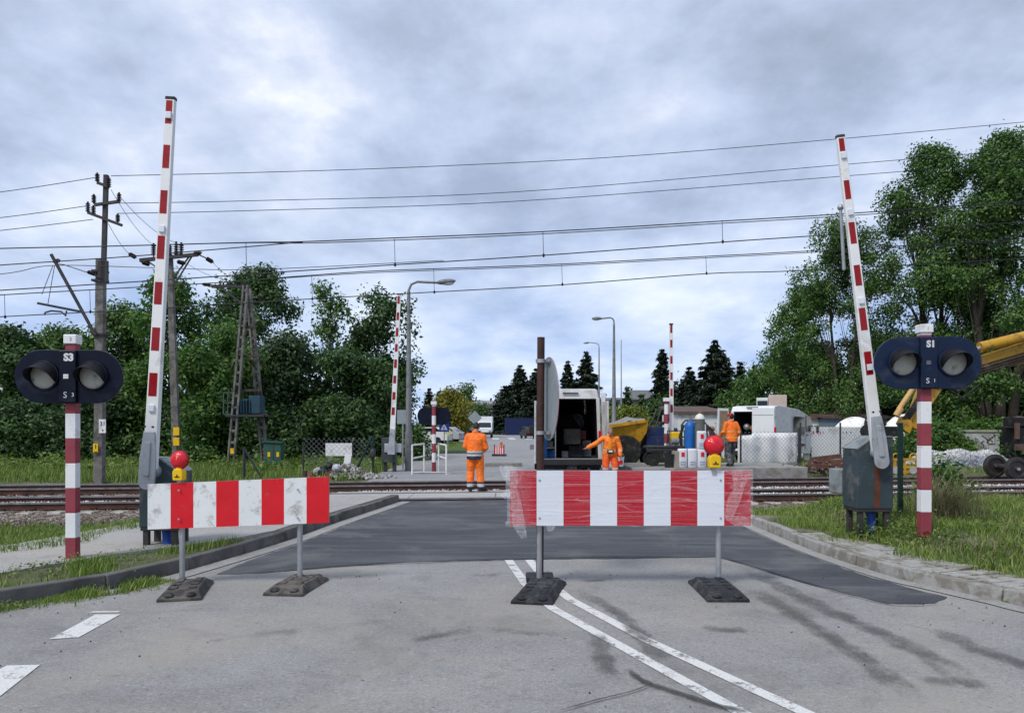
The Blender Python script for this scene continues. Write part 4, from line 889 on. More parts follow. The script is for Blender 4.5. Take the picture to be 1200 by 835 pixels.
# left: stripes read off the raised arm
PL, TL = P(176, 552, 9.62), P(200.5, 117, 9.62)
ts = [(.985, .935), (.84, .755), (.66, .575), (.485, .40), (.305, .22), (.645 - .5, .06)]
def stripes_px(ys, pv, tp): return [((pv - y1) / (pv - tp), (pv - y0) / (pv - tp)) for y0, y1 in ys]
sL = stripes_px([(119, 146), (171, 198), (224, 251), (277, 304), (331, 357), (384, 411), (437, 464)], 552, 117)
lb, la = barrier('left barrier machine with white arm and red bands, pointing nearly straight up', (-4.48, 9.95, .155), (.50, .42, .86), PL, TL, .165, .118, sL, [.955, .65, .17], 0, 1)
PR, TR_ = P(1029, 530, 10.5), P(984.5, 161, 10.5)
sR = stripes_px([(163, 178), (212, 234), (261, 286), (311, 335), (361, 387), (412, 439)], 530, 161)
rbm, ra = barrier('right barrier machine with arm leaning left and a hanging prop rod', (4.99, 10.78, .30), (.50, .46, .98), PR, TR_, .16, .108, sR, [.94, .76, .48, .27], 0, -1)
o = Vector((4.99, 10.78, .30)); a, d, s, n, L_ = ra
q = a + d * (L_ * .775); h_ = P(985, 243, 10.6) - o
b = MB(); b.tube([h_, P(989, 316, 10.62) - o], .022, 10); b.tube([q + s * .03, h_ + Vector((0, 0, .02))], .018, 8); b.ell(h_, .045, 10, 6); b.build('prop_rod', M_GALV, rbm)
MB().box(Vector(P(984, 563, 11.2)) - o, (.18, .26, .36), rot=(0, 0, R(20))).build('counterweight', M_BOXT, rbm, bevel=.02)
b = MB(); b.add([Vector(p) for p in ((-.02, -.2335, .26), (.06, -.2335, .26), (.075, -.2335, .90), (-.01, -.2335, .95))], [(0, 1, 2, 3)]); b.build('rust_run', M_RUSTST, rbm)
# far barriers on the other side of the tracks
def far_barrier(label, base, pivot, tip, w0, w1, ys, py):
    root = thing('barrier_machine', label, 'crossing barrier', base, 0, 'raised crossing barriers'); o = Vector(base)
    b = MB(); b.prism([(-.27, .35), (.22, .35), (.22, .95), (.05, 1.22), (-.27, 1.22)], lambda u, v, t: Vector((u, t, v)), -.22, .22); hs = b.build('housing', M_BOXD, root, bevel=.015)
    b = MB(); b.beam((.24, 0, .96), (.06, 0, 1.24), .48, .02); b.build('lid', M_BOXT, hs)
    for sx in (-1, 1): MB().box((sx * .16, 0, .15), (.1, .3, .42)).build('leg', M_STEEL, root)
    MB().box((.15, -.24, .86), (.62, .05, .32)).build('counterweight', M_ALU, root, bevel=.02)
    b, a, d, s, n, L_ = arm_mesh(Vector(pivot) - o, Vector(tip) - o, w0, w1, stripes_px(ys, py[0], py[1])); b.m = [0 if m == 0 else 1 for m in b.m]; arm = b.build('arm', [M_ARMW, M_RED], root)
    MB().box(a + d * (L_ + .01), (w1 * 1.1, w1 * .7, .05), rot=Matrix((s, -n, d)).transposed()).build('end_cap', M_BLACK, arm)
    b = MB(); b.beam(a - d * .15 + n * .08, a + d * .75 + n * .08, .26, .04, up=n, w2=.14); b.build('arm_clamp', M_ALU, root)
    return root
Yf = 27.6; bs = G(457, 552.5)
yl = [(347, 356), (366, 375), (384, 394), (403, 412), (421, 431), (440, 449), (459, 468), (477, 486)]
far_barrier('far left barrier with thin striped arm beside the lamp post', (bs.x, bs.y, 0), P(459, 527, bs.y - .3), P(467.8, 345, bs.y - .3), .19, .12, yl, (527, 345))
bs2 = P(788, 548, 26.5)
yr = [(379, 390), (398, 407), (417, 426), (436, 445), (455, 464), (474, 483)]
far_barrier('far right barrier with upright arm behind the yellow dumper', (bs2.x, bs2.y, .2), P(787, 530, bs2.y - .3), P(786.5, 380, bs2.y - .3), .14, .11, yr, (530, 380))
# far warning lights, seen from behind
def far_light(label, px, ptop, pbot, Y, head=True, g='crossing warning lights'):
    z0 = P(px, pbot, Y).z; Hh = P(px, ptop, Y).z - z0; root = thing('warning_light_post', label, 'warning light', (P(px, 0, Y).x, Y, z0), 0, g); b = MB(); z = 0; k = 0
    while z < Hh - .1:
        e = min(z + .33, Hh - .1); b.cyl((0, 0, z), (0, 0, e), .075, seg=14, mi=k % 2); z = e; k += 1
    b.build('post', [M_POSTRED, M_WHITE], root); MB().box((0, 0, Hh - .06), (.2, .2, .12)).build('cap', M_WHITE, root, bevel=.01)
    if head:
        hw, r = .60, .31; pts = [(s * (hw - r * .8 + r * .8 * math.cos(-math.pi / 2 + math.pi * i / 16)), s * r * math.sin(-math.pi / 2 + math.pi * i / 16)) for s in (1, -1) for i in range(17)]
        b = MB(); b.prism(pts, lambda u, v, t: Vector((u, t, Hh - .52 + v)), .08, .11); b.build('backing_board', M_NAVY, root, bevel=.008)
        for s in (-1, 1): MB().lathe((s * .34, .11, Hh - .52), [(.17, 0), (.17, .1), (.001, .12)], 18, axis='y').build('lens', M_LENSG, root)
    return root
far_light('far left warning light seen from behind, inside a white railing', 508.5, 470, 552, 27.3)
far_light('far right red and white post beside the far right barrier', 781, 466, 542, 26.0, False)
# railing round the far left post
b0 = G(503, 556); root = thing('guard_railing', 'white tube railing round the far left warning light post', 'railing', (b0.x, 26, 0)); o = Vector((b0.x, 26, 0))
def tubepx(name, pts, r, m, root, o): b = MB(); b.tube([Vector(p) - o for p in pts], r, 8); return b.build(name, m, root)
for (xa, xb) in ((483, 497), (514, 523)):
    for x in (xa, xb):
        p = P(x, 0, 25.9 if x in (483, 523) else 27.8); tubepx('upright', [(p.x, p.y, -.05), (p.x, p.y, 1.0)], .03, M_WHITE, root, o)
    pa = P(xa, 0, 25.9 if xa == 483 else 27.8); pb = P(xb, 0, 25.9 if xb == 523 else 27.8)
    for z in (1.0, .55): tubepx('rail', [(pa.x, pa.y, z), (pb.x, pb.y, z)], .03, M_WHITE, root, o)
pa = P(483, 0, 25.9); pb = P(523, 0, 25.9); tubepx('rail', [(pa.x, pa.y, .08), (pb.x, pb.y, .08)], .03, M_GALV, root, o)

# ------------------------------------------------------------------ closure boards
M_FOOT = M_RUBBER
def foot_plate(root, front, back, clean=False, m=M_FOOT, o=Vector((0, 0, 0))):
    f = Vector((*front, 0)); k = Vector((*back, 0)); d = (k - f).normalized(); L_ = (k - f).length; n = Vector((d.y, -d.x, 0)); w = .205
    b = MB(); prof = [(-.5, 0), (.5, 0), (.5, .035), (.40, .085), (.30, .105), (-.30, .105), (-.40, .085), (-.5, .035)]
    # ends slope down; sides slope in
    lv = []
    for u, h in ((0, .02), (.0, .045), (.12, .10), (.22, .112), (L_ - .22, .112), (L_ - .12, .10), (L_, .045), (L_, .02)): lv.append((u, h))
    vs = []; ws = [(.0, 1.0)]
    def sect(u, h): wt = w - (.055 if h > .07 else 0); c = f + d * u; return [c - n * w, c + n * w, c + n * wt + Vector((0, 0, h)), c - n * wt + Vector((0, 0, h))]
    us = [(0, .03), (.15, .085), (L_ - .15, .085), (L_, .03)]
    for u, h in us: vs += sect(u, h)
    fs = [(i * 4 + j, i * 4 + (j + 1) % 4, i * 4 + 4 + (j + 1) % 4, i * 4 + 4 + j) for i in range(3) for j in range(4)] + [(3, 2, 1, 0), (12, 13, 14, 15)]
    b.add([p - o for p in vs], fs); 
    # raised rims of the sockets and grip ribs on top
    for u in (.24, .40, .56, .70):
        for s in (-1, 1): b.box(f + d * min(u, L_ - .2) + n * s * .085 + Vector((0, 0, .090)) - o, (.085, .07, .018), rot=(0, 0, math.atan2(d.y, d.x)))
    ft = b.build('foot_plate', m, root, bevel=.012)
    for s in (-1, 1):
        for u in (.05, L_ - .05): b = MB(); b.ell(f + d * u + n * s * .1 + Vector((0, 0, .048)) - o, (.05, .045, .030), 12, 6); b.build('grip_hollow', M_BLACK, ft)
        for u in (.2, L_ * .62): b = MB(); b.box(f + d * u + n * s * .10 + Vector((0, 0, .084)) - o, (.10, .055, .010), rot=(0, 0, math.atan2(d.y, d.x))); b.build('socket', M_BLACK, ft)
    return f + d * L_ * .58
def board(label, x0, x1, z0, z1, Y0, Y1, nst, first_red, mats, posts, rubber):
    c = Vector(((x0 + x1) / 2, (Y0 + Y1) / 2, 0)); root = thing('closure_board', label, 'road barricade', c, 0, 'striped closure boards'); o = c
    def at(u, z, n=0): p = Vector((x0 + (x1 - x0) * u, Y0 + (Y1 - Y0) * u, z)); return p + Vector((0, n, 0)) - o
    b = MB()
    za, zb = (z0, z1) if isinstance(z0, (int, float)) else (None, None)
    L0, L1 = z0; H0, H1 = z1
    zl = lambda u: L0 + (L1 - L0) * u; zh = lambda u: H0 + (H1 - H0) * u
    t = .022
    b.add([at(0, zl(0), 0.002), at(1, zl(1), .002), at(1, zh(1), .002), at(0, zh(0), .002), at(0, zl(0), t), at(1, zl(1), t), at(1, zh(1), t), at(0, zh(0), t)], [(0, 1, 2, 3), (7, 6, 5, 4), (0, 4, 5, 1), (2, 6, 7, 3), (1, 5, 6, 2), (3, 7, 4, 0)], 2)
    for k in range(nst):
        u0, u1 = k / nst, (k + 1) / nst; m = 0 if (k % 2 == 0) == first_red else 1
        b.add([at(u0, zl(u0)), at(u1, zl(u1)), at(u1, zh(u1)), at(u0, zh(u0))], [(0, 1, 2, 3)], m)
    pn = b.build('striped_panel', mats + [M_GALV], root, smooth=False, fixn=False)
    for m in range(0): pass
    for (xx, yy, f, k) in posts:
        p = foot_plate(root, f, k, o=o, m=rubber)
        q = Vector((xx, yy, 0)); MB().cyl(Vector((q.x, q.y, .06)) - o, Vector((q.x, q.y, zh(.5) - .05)) - o, .029, seg=16).build('post', M_GALV, root)
        for zz in (zl(.5) + .08, zh(.5) - .1): MB().box(Vector((q.x, q.y - .01, zz)) - o, (.11, .05, .04)).build('clip', M_GALV, root, bevel=.004); MB().cyl(Vector((q.x, q.y - .087, zz)) - o, Vector((q.x, q.y - .078, zz)) - o, .011, seg=10).build('bolt', M_GALV, root)
    return root, at, o
xa, xb = P(173, 0, 8.02), P(385.5, 0, 8.12)
left_board, atL, oL = board('left striped closure board, scuffed, white first at its left end', xa.x, xb.x, (P(0, 620, 8.02).z, P(0, 612, 8.12).z), (P(0, 567, 8.02).z, P(0, 558, 8.12).z), 8.02, 8.12, 8, False, [M_SIGRED, M_SIGWHITE],
    [(P(213.5, 0, 8.1).x, 8.1, (-3.20, 7.38), (-3.40, 8.2)), (P(351.5, 0, 8.17).x, 8.17, (-2.27, 7.60), (-2.20, 8.40))], M_RUBBERD)
xa, xb = P(597.5, 0, 8.02), P(880, 0, 8.02)
right_board, atR, oR = board('right striped closure board wrapped in crinkled clear film', xa.x, xb.x, (P(0, 615.5, 8.02).z,) * 2, (P(0, 551, 8.02).z,) * 2, 8.02, 8.02, 9, True, [M_SIGRED2, M_SIGWHITE2],
    [(P(632, 0, 8.1).x, 8.1, (.185, 7.24), (.38, 8.22)), (P(842, 0, 8.1).x, 8.1, (2.07, 7.34), (2.09, 8.24))], M_RUBBER)
# rounded white lip along the right board's top and the wrinkled film round it
def film_mat():
    t = NT('stretch_film'); t.color((.88, .9, .92)); t.set(Roughness=.22)
    n = t.noise(1.3, 1.2, .4, .6, stretch=(.4, 1, 7)); n2 = t.noise(1.7, 2, .45, .35, stretch=(.09, 1, 15)); at = t.nt.nodes.new('ShaderNodeAttribute'); at.attribute_name = 'fold'
    v = t.math('ADD', t.math('MULTIPLY', t.ramp(n2, [(.42, 0.), (.426, .22), (.432, 0.), (.505, 0.), (.511, .34), (.517, 0.), (.58, 0.), (.586, .22), (.592, 0.)]), 1.), t.math('MULTIPLY', t.ramp(n, [(.43, 0.), (.44, .14), (.45, 0.), (.55, 0.), (.565, .16), (.58, 0.)]), 1.))
    v = t.math('ADD', t.math('ADD', v, .012), t.math('MULTIPLY', at.outputs['Fac'], t.ramp(t.noise(7, 2.5, .5, 2.0), [(.34, .07), (.47, .20), (.53, .09), (.68, .30)])), True)
    t.bump(t.math('ADD', n, n2), .6, .01)
    tr = t.nt.nodes.new('ShaderNodeBsdfTransparent'); ms = t.nt.nodes.new('ShaderNodeMixShader'); t.L(v, ms.inputs[0]); t.L(tr.outputs[0], ms.inputs[1]); t.L(t.b.outputs[0], ms.inputs[2]); t.L(ms.outputs[0], t.out.inputs[0]); return t.mat
M_FILM = film_mat()
def film():
    nx_, nz_ = 150, 26; V = []; fo = []; r = np.random.default_rng(4)
    zl, zh = P(0, 617, 8).z, P(0, 549.5, 8).z
    for i in range(nx_ + 1):
        u = i / nx_
        for j in range(nz_ + 1):
            w = j / nz_; e = max(0, 1 - u / .11) ; e2 = max(0, (u - .885) / .115)
            jag = .03 * math.sin(j * 1.9) + .02 * math.sin(j * 4.7)
            x = xa.x - .015 + (xb.x - xa.x + .03) * u - e ** 2 * (.02 + abs(jag) * .8) * (1 if w > .55 or w < .1 else .3)
            y = 8.010 - .004 * abs(math.sin(u * 60 + w * 9)) - (e + .8 * e2) * .022 * abs(math.sin(w * 23 + u * 40)) 
            z = zl + (zh - zl) * w + (.05 * e ** 3 if w > .85 else 0)
            V.append((x - oR.x, y - oR.y, z)); fo.append(min(1, e * .95 + (.55 * e2 if (u + .08 * math.sin(w * 9)) > .93 - .05 * w or w < .16 else .1 * e2)))
    I = np.arange(len(V)).reshape(nx_ + 1, nz_ + 1)
    o = np_mesh('plastic_film', V, np.stack([I[:-1, :-1], I[1:, :-1], I[1:, 1:], I[:-1, 1:]], -1).reshape(-1, 4), M_FILM, right_board, smooth=True)
    o.data.attributes.new('fold', 'FLOAT', 'POINT').data.foreach_set('value', fo)
    # loose tails hanging at the left end and gathered over the corner
    def flap(pts_px, name='film_tail'):
        V = []; fo = []; n = len(pts_px); m = 9; rd = random.Random(2)
        for i, (xl, xr, py) in enumerate(pts_px):
            for k in range(m):
                f = k / (m - 1); p = P(xl + (xr - xl) * f, py + rd.uniform(-1, 1), 7.99 - .03 * abs(math.sin(f * 9 + i * .8)) - .02 * rd.random()); V.append(p - oR); fo.append(.55 + .45 * abs(math.sin(f * 13 + i)))
        I = np.arange(len(V)).reshape(n, m); q = np_mesh(name, V, np.stack([I[:-1, :-1], I[:-1, 1:], I[1:, 1:], I[1:, :-1]], -1).reshape(-1, 4), M_FILM, o, smooth=True); q.data.attributes.new('fold', 'FLOAT', 'POINT').data.foreach_set('value', fo)
    flap([(585, 604, 545.5), (586, 606, 551), (589, 607, 557), (592, 607, 564), (596, 606, 570)])
    flap([(598, 606, 570), (598, 609, 580), (599, 611, 590), (600, 613, 600), (600, 615, 610), (602, 616, 618), (606, 617, 625), (611, 617, 630)])
    flap([(590, 600, 576), (586, 600, 580), (592, 600, 584)])
    flap([(640, 652, 615), (641, 650, 619), (643, 648, 622)])
    flap([(847, 880, 551), (858, 880, 556), (860, 872, 570), (852, 868, 585), (850, 862, 599), (849, 860, 606)])
    flap([(849, 872, 604), (851, 880, 609), (862, 880, 615)])
film()
def warning_lamp(label, c, rz=0, tilt=0, k=1.):
    """c: centre of the lens; the battery case stands on the board's top edge"""
    root = thing('warning_lamp', label, 'warning lamp', (c.x, c.y, c.z - .235 * k), rz, 'red warning lamps on the closure boards')
    b = MB(); b.lathe((0, 0, .235 * k), [(max(.001, .101 * k * i / 16), (-.066 * math.sqrt(max(0, 1 - (i / 16) ** 2)) + .0025 * (i % 2)) * k) for i in range(17)], 32, axis='y'); ln = b.build('lens', M_LENSR, root)
    b = MB(); b.lathe((0, 0, .235 * k), [(.101 * k, 0), (.108 * k, .0), (.108 * k, .022 * k), (.098 * k, .03 * k), (.085 * k, .06 * k), (.001, .08 * k)], 28, axis='y'); b.build('lens_ring', mat('dark_red_plastic', (.26, .004, .012), .4, var=.1), ln)
    b = MB(); b.lathe((0, 0, .235 * k), [(.001, -.085 * k), (.018 * k, -.083 * k), (.02 * k, -.07 * k)], 12, axis='y'); 
    b = MB(); b.prism([(-.058, 0), (.058, 0), (.062, .10), (.045, .135), (-.045, .135), (-.062, .10)], lambda u, v, t: Vector((u * k, t * k, v * k)), -.045, .055); hs = b.build('battery_case', M_YEL, root, bevel=.012)
    b = MB(); b.box((0, -.048 * k, .045 * k), (.06 * k, .008, .008)); b.box((0, -.048 * k, .055 * k), (.012 * k, .008, .028 * k)); b.build('case_mark', M_TEXTB, hs)
    b = MB(); b.cyl((0, 0, .12 * k), (0, 0, .15 * k), .035 * k); b.build('neck', M_YEL, root)
    MB().box((0, .02, -.03 * k), (.05 * k, .06 * k, .08 * k)).build('bracket', M_GALV, root)
    return root
p = P(210, 538.5, 8.05); warning_lamp('red warning lamp on the left closure board', p, R(-8), k=.92)
p = P(837, 521.5, 8.02); warning_lamp('red warning lamp with yellow case on the wrapped closure board', p, R(4), k=1.0)

# ------------------------------------------------------------------ sign seen edge-on on a rust brown post
M_RUSTP = mat('rust_brown_post', (.055, .024, .020), .75, var=.3, scale=7, dirt=(.025, .018, .018), amt=.4)
M_SBACK = mat('sign_back_aluminium', (.30, .335, .35), .5, .3, var=.08, scale=3)
def edge_sign():
    p0 = P(632.5, 0, 8.36); root = thing('round_road_sign', 'round grey-backed road sign seen edge-on, on a rust brown post', 'road sign', (p0.x, 8.36, 0)); o = Vector((p0.x, 8.36, 0))
    top = P(634, 395, 8.36) - o
    MB().tube([(0, 0, .0), (top.x * .6, 0, top.z * .6), top], .041, 14).build('post', M_RUSTP, root)
    b = MB(); b.box((0, 0, .035), (.3, .3, .07)); b.build('foot', M_RUBBER, root, bevel=.015)
    a = R(10.5); n = Vector((math.cos(a), math.sin(a), 0)); s = Vector((-n.y, n.x, 0)); zc = P(0, 467, 8.36).z; c = Vector((.012, 0, zc)) + n * .085; r = .455
    pts = [(r * math.cos(2 * math.pi * i / 48), r * math.sin(2 * math.pi * i / 48)) for i in range(48)]
    pl = MB(); pl.prism(pts, lambda u, v, t: c + s * u + Vector((0, 0, v)) + n * t, -.003, .004); pl = pl.build('plate', M_SBACK, root)
    pl2 = MB(); pl2.prism(pts, lambda u, v, t: c + s * u * .99 + Vector((0, 0, v * .99)) + n * t, .006, .009); pl2.build('face', M_SIGRED, pl)
    b = MB(); b.lathe(c, [(r, -.016), (r + .004, -.016), (r + .004, .006), (r, .006)], 48, axis='x'); 
    for zz in (zc + .41, zc - .43 + .06): 
        b = MB(); b.lathe((.008, 0, zz), [(.048, -.02), (.052, -.02), (.052, .02), (.048, .02)], 16); b.beam(Vector((.0, 0, zz)), Vector((.012, 0, zz)) + n * .08, .03, .04); b.box(Vector((.0, 0, zz)) + n * .066, (.012, .3, .035), rot=(0, 0, a)); b.build('clamp', M_GALV, root)
edge_sign()
# ------------------------------------------------------------------ vans
def glass():
    t = NT('dark_glass'); t.color((.012, .014, .016)); t.set(Roughness=.08); return t.mat
M_GLASS = glass()
M_VANW = mat('white_van_paint', (.66, .67, .68), .32, var=.05, scale=1.5, dirt=(.50, .49, .47), amt=.15, dscale=2)
M_VANW2 = mat('dusty_white_van_paint', (.52, .52, .51), .4, var=.06, scale=1.5, dirt=(.32, .29, .25), amt=.4, dscale=2)
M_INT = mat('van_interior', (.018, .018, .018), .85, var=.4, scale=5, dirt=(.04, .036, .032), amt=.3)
M_PLY = mat('plywood_lining', (.28, .20, .13), .8, var=.25, scale=4)
M_TAIL = mat('tail_light_red', (.45, .01, .012), .25)
M_BUMP = mat('black_bumper', (.022, .022, .023), .7, var=.3)
M_TYRE2 = mat('tyre', (.016, .016, .016), .85, var=.3, bump=.4, dirt=(.07, .06, .05), amt=.3)
M_RIM = mat('steel_rim', (.22, .22, .23), .5, .5, var=.2, dirt=(.08, .06, .05), amt=.3)
M_BLUEP = mat('blue_panel', (.02, .13, .36), .6, var=.2)
M_GREYP = mat('grey_plastic_bin', (.18, .19, .20), .6, var=.3)
def wheel(parent, c, r, w, rim=M_RIM, axis='x', rz=0):
    b = MB(); pr_ = [(r * .58, -w / 2), (r * .92, -w / 2), (r, -w * .32), (r, w * .32), (r * .92, w / 2), (r * .58, w / 2)]; b.lathe((0, 0, 0), pr_, 28, axis=axis)
    o = b.build('wheel', M_TYRE2, parent); o.location = c; o.rotation_euler.z = rz
    b = MB(); b.lathe((0, 0, 0), [(.001, -w * .38), (r * .2, -w * .42), (r * .25, -w * .3), (r * .5, -w * .3), (r * .6, -w * .46), (r * .6, w * .46), (r * .5, w * .3), (r * .25, w * .3), (r * .2, w * .42), (.001, w * .38)], 20, axis=axis); b.build('rim', rim, o)
    return o
OUT = [(0, .42), (0, 2.30), (.10, 2.56), (.6, 2.62), (3.4, 2.60), (4.1, 2.44), (4.85, 1.55), (5.55, 1.25), (5.72, .95), (5.72, .42)]
def van(label, loc, rz, paint, w=2.0, hs=1.0, group='white vans', out=OUT):
    root = thing('work_van', label, 'van', loc, rz, group); OU = [(y, z * hs) for y, z in out]
    body = MB(); 
    def ins(z): return w / 2 - .11 * max(0, (z - 1.2) / 1.4) ** 1.6          # tumblehome
    for s in (-1, 1):
        lv = [.42, .75, 1.15, 1.5, 1.9, 2.3]
        n = len(OU); vs = [Vector((s * ins(z), y, z)) for y, z in OU] + [Vector((s * (ins(z) - .05), y, z)) for y, z in OU]
        body.add(vs, [tuple(range(n)), tuple(range(n, 2 * n))[::-1]] + [(i, (i + 1) % n, n + (i + 1) % n, n + i) for i in range(n)])
    for (y0, z0), (y1, z1) in zip(OU[2:-1], OU[3:]):
        d = Vector((0, y1 - y0, z1 - z0)); nn = Vector((0, -d.z, d.y)).normalized() * .05
        if (y0, z0) == OU[5]: continue
        a0, a1 = ins(z0) + .002, ins(z1) + .002
        body.add([(-a0, y0, z0), (a0, y0, z0), (a1, y1, z1), (-a1, y1, z1)] + [Vector(p) - nn for p in ((-a0, y0, z0), (a0, y0, z0), (a1, y1, z1), (-a1, y1, z1))], [(0, 1, 2, 3), (7, 6, 5, 4), (0, 4, 5, 1), (1, 5, 6, 2), (2, 6, 7, 3), (3, 7, 4, 0)])
    (y0, z0), (y1, z1) = OU[1], OU[2]; a0 = ins(z1)
    body.add([(-ins(z0), y0, z0), (ins(z0), y0, z0), (a0, y1, z1), (-a0, y1, z1), (-ins(z0) + .02, y0 + .06, z0), (ins(z0) - .02, y0 + .06, z0), (a0, y1 + .06, z1 - .02), (-a0, y1 + .06, z1 - .02)], [(0, 1, 2, 3), (7, 6, 5, 4), (0, 4, 5, 1), (1, 5, 6, 2), (2, 6, 7, 3), (3, 7, 4, 0)])
    for s in (-1, 1): body.add([(s * (w / 2 - .002), -.003, .45), (s * (w / 2 - .11), -.003, .45), (s * (ins(2.3) - .11), -.003, 2.32 * hs), (s * (ins(2.3) - .002), -.003, 2.32 * hs), (s * (w / 2 - .002), .07, .45), (s * (w / 2 - .11), .07, .45), (s * (ins(2.3) - .11), .07, 2.32 * hs), (s * (ins(2.3) - .002), .07, 2.32 * hs)], [(0, 1, 2, 3), (7, 6, 5, 4), (0, 4, 5, 1), (1, 5, 6, 2), (2, 6, 7, 3), (3, 7, 4, 0)])
    bo = body.build('body', paint, root, bevel=.02)
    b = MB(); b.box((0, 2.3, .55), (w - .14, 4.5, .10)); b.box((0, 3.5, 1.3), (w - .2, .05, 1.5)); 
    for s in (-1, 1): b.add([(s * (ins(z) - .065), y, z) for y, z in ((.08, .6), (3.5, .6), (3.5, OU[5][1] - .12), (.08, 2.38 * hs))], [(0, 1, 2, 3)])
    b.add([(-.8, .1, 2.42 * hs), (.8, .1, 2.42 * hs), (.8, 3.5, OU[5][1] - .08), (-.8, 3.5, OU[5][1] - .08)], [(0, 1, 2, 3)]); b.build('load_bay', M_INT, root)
    b = MB(); b.box((0, .0, .42), (w - .06, .16, .22)); b.box((0, 5.66, .52), (w - .04, .2, .34)); b.build('bumper', M_BUMP, root, bevel=.03)
    (y0, z0), (y1, z1) = OU[5], OU[6]; b = MB(); b.add([(-ins(z0) + .08, y0 + .02, z0 - .03), (ins(z0) - .08, y0 + .02, z0 - .03), (ins(z1) - .06, y1, z1 + .02), (-ins(z1) + .06, y1, z1 + .02)], [(0, 1, 2, 3)]); b.build('windscreen', M_GLASS, root)
    for s in (-1, 1):
        b = MB(); b.add([(s * (ins(1.5) + .004), y, z) for y, z in ((3.75, 1.38), (4.8, 1.38), (4.72, 1.6), (4.25, 2.05), (3.75, 2.1))], [(0, 1, 2, 3, 4)]); b.build('cab_window', M_GLASS, root, smooth=False)
        for q in (3.68, 4.92): b = MB(); b.add([(s * (w / 2 + .003), y, z) for y, z in ((q, .55), (q + .018, .55), (q + .018, 1.25), (q, 1.25))], [(0, 1, 2, 3)]); b.build('door_gap', M_BUMP, bo)
        MB().box((s * (w / 2 + .01), 3.85, 1.22), (.03, .16, .04)).build('handle', M_BUMP, bo, bevel=.006)
        MB().box((s * (w / 2 + .12), 4.72, 1.5), (.2, .12, .3)).build('mirror', M_BUMP, root, bevel=.03)
        MB().box((s * (w / 2 - .05), -.012, 1.32), (.12, .05, .36)).build('tail_light', M_TAIL, root, bevel=.012)
        b = MB(); b.box((s * (w / 2 + .005), 2.4, .78), (.02, 2.3, .10)); b.build('rub_strip', M_BUMP, root, bevel=.006)
        MB().box((s * (w / 2 - .2), 5.62, 1.0), (.3, .14, .22)).build('headlight', M_GALV, root, bevel=.03)
    for y in (1.05, 4.75):
        for s in (-1, 1):
            wheel(root, (s * (w / 2 - .13), y, .345), .345, .22)
            b = MB(); b.lathe((s * (w / 2 - .005), y, .40), [(.42, -.01), (.42, .008), (.001, .008)], 24, axis='x'); b.build('wheel_arch', M_BUMP, bo)
    MB().box((0, -.005, 2.46 * hs), (.5, .04, .05)).build('high_brake_light', M_BUMP, root, bevel=.01)
    return root, ins
# the open van in the middle: rear towards us
xl, xr = P(632, 0, 24.3).x, P(705.5, 0, 24.3).x; wv = xr - xl
v1, ins = van('white work van with rear doors wide open and tools inside', ((xl + xr) / 2, 24.3, .0), R(0), M_VANW2, wv, 1.09)
def door(root, hinge_x, s, ang, z0, z1, wd, mats):
    a = R(ang); d = Vector((s * math.cos(a), -math.sin(a), 0)); n = Vector((-d.y, d.x, 0)); b = MB(); c = Vector((hinge_x, -.03, 0))
    b.add([c + d * u + n * t + Vector((0, 0, z)) - Vector((0, 0, 0)) for t in (-.025, .025) for u, z in ((0, z0), (wd, z0), (wd - .03, z1), (.05, z1))], [(3, 2, 1, 0), (4, 5, 6, 7), (0, 1, 5, 4), (1, 2, 6, 5), (2, 3, 7, 6), (3, 0, 4, 7)])
    dr = b.build('rear_door', mats[0], root, bevel=.015)
    for sg in (-1,):
        b = MB(); b.add([c + d * u + n * (.029 * (1 if s > 0 else -1) * -1) + Vector((0, 0, z)) for u, z in ((.08, z0 + .08), (wd - .08, z0 + .08), (wd - .1, z1 - .1), (.1, z1 - .1))], [(0, 1, 2, 3)]); b.build('door_lining', mats[1], dr, smooth=False)
    return dr
door(v1, -wv / 2, -1, 79, .5, 2.42, .86, (M_VANW2, M_PLY)); door(v1, wv / 2, 1, 84, .5, 2.42, .86, (M_VANW2, M_VANW2))
b = MB(); b.box((0, -.35, .60), (wv + .06, .62, .05)); b.box((0, -.62, .52), (wv + .1, .08, .14)); b.box((0, -.36, .40), (wv * .9, .12, .12)); b.build('rear_step', M_BUMP, v1, bevel=.01)
b = MB(); b.box((0, -.40, .632), (wv, .50, .012)); b.build('step_tread', M_GALV, v1)
b = MB(); b.box((0, -.52, .38), (.3, .16, .16)); b.cyl((0, -.6, .3), (0, -.6, .52), .03); b.build('tow_hitch', M_STEEL, v1, bevel=.01)
for i, (px0, px1, y0, y1) in enumerate(((668, 679, 452, 530),)):
    pass
def shelf(x, z, w, d=.5): return MB().box((x, .55, z), (w, d, .03))
for z in (.95, 1.3, 1.75, 2.05): shelf(-wv / 2 + .30, z, .42, .8).build('shelf', M_PLY, v1)
b = MB(); b.box((-wv / 2 + .52, .18, 1.5), (.035, .04, 1.8)); b.build('shelf_upright', M_GALV, v1)
b = MB(); b.box((-wv / 2 + .16, .14, 1.02), (.18, .05, .86)); b.build('blue_lining', M_BLUEP, v1)
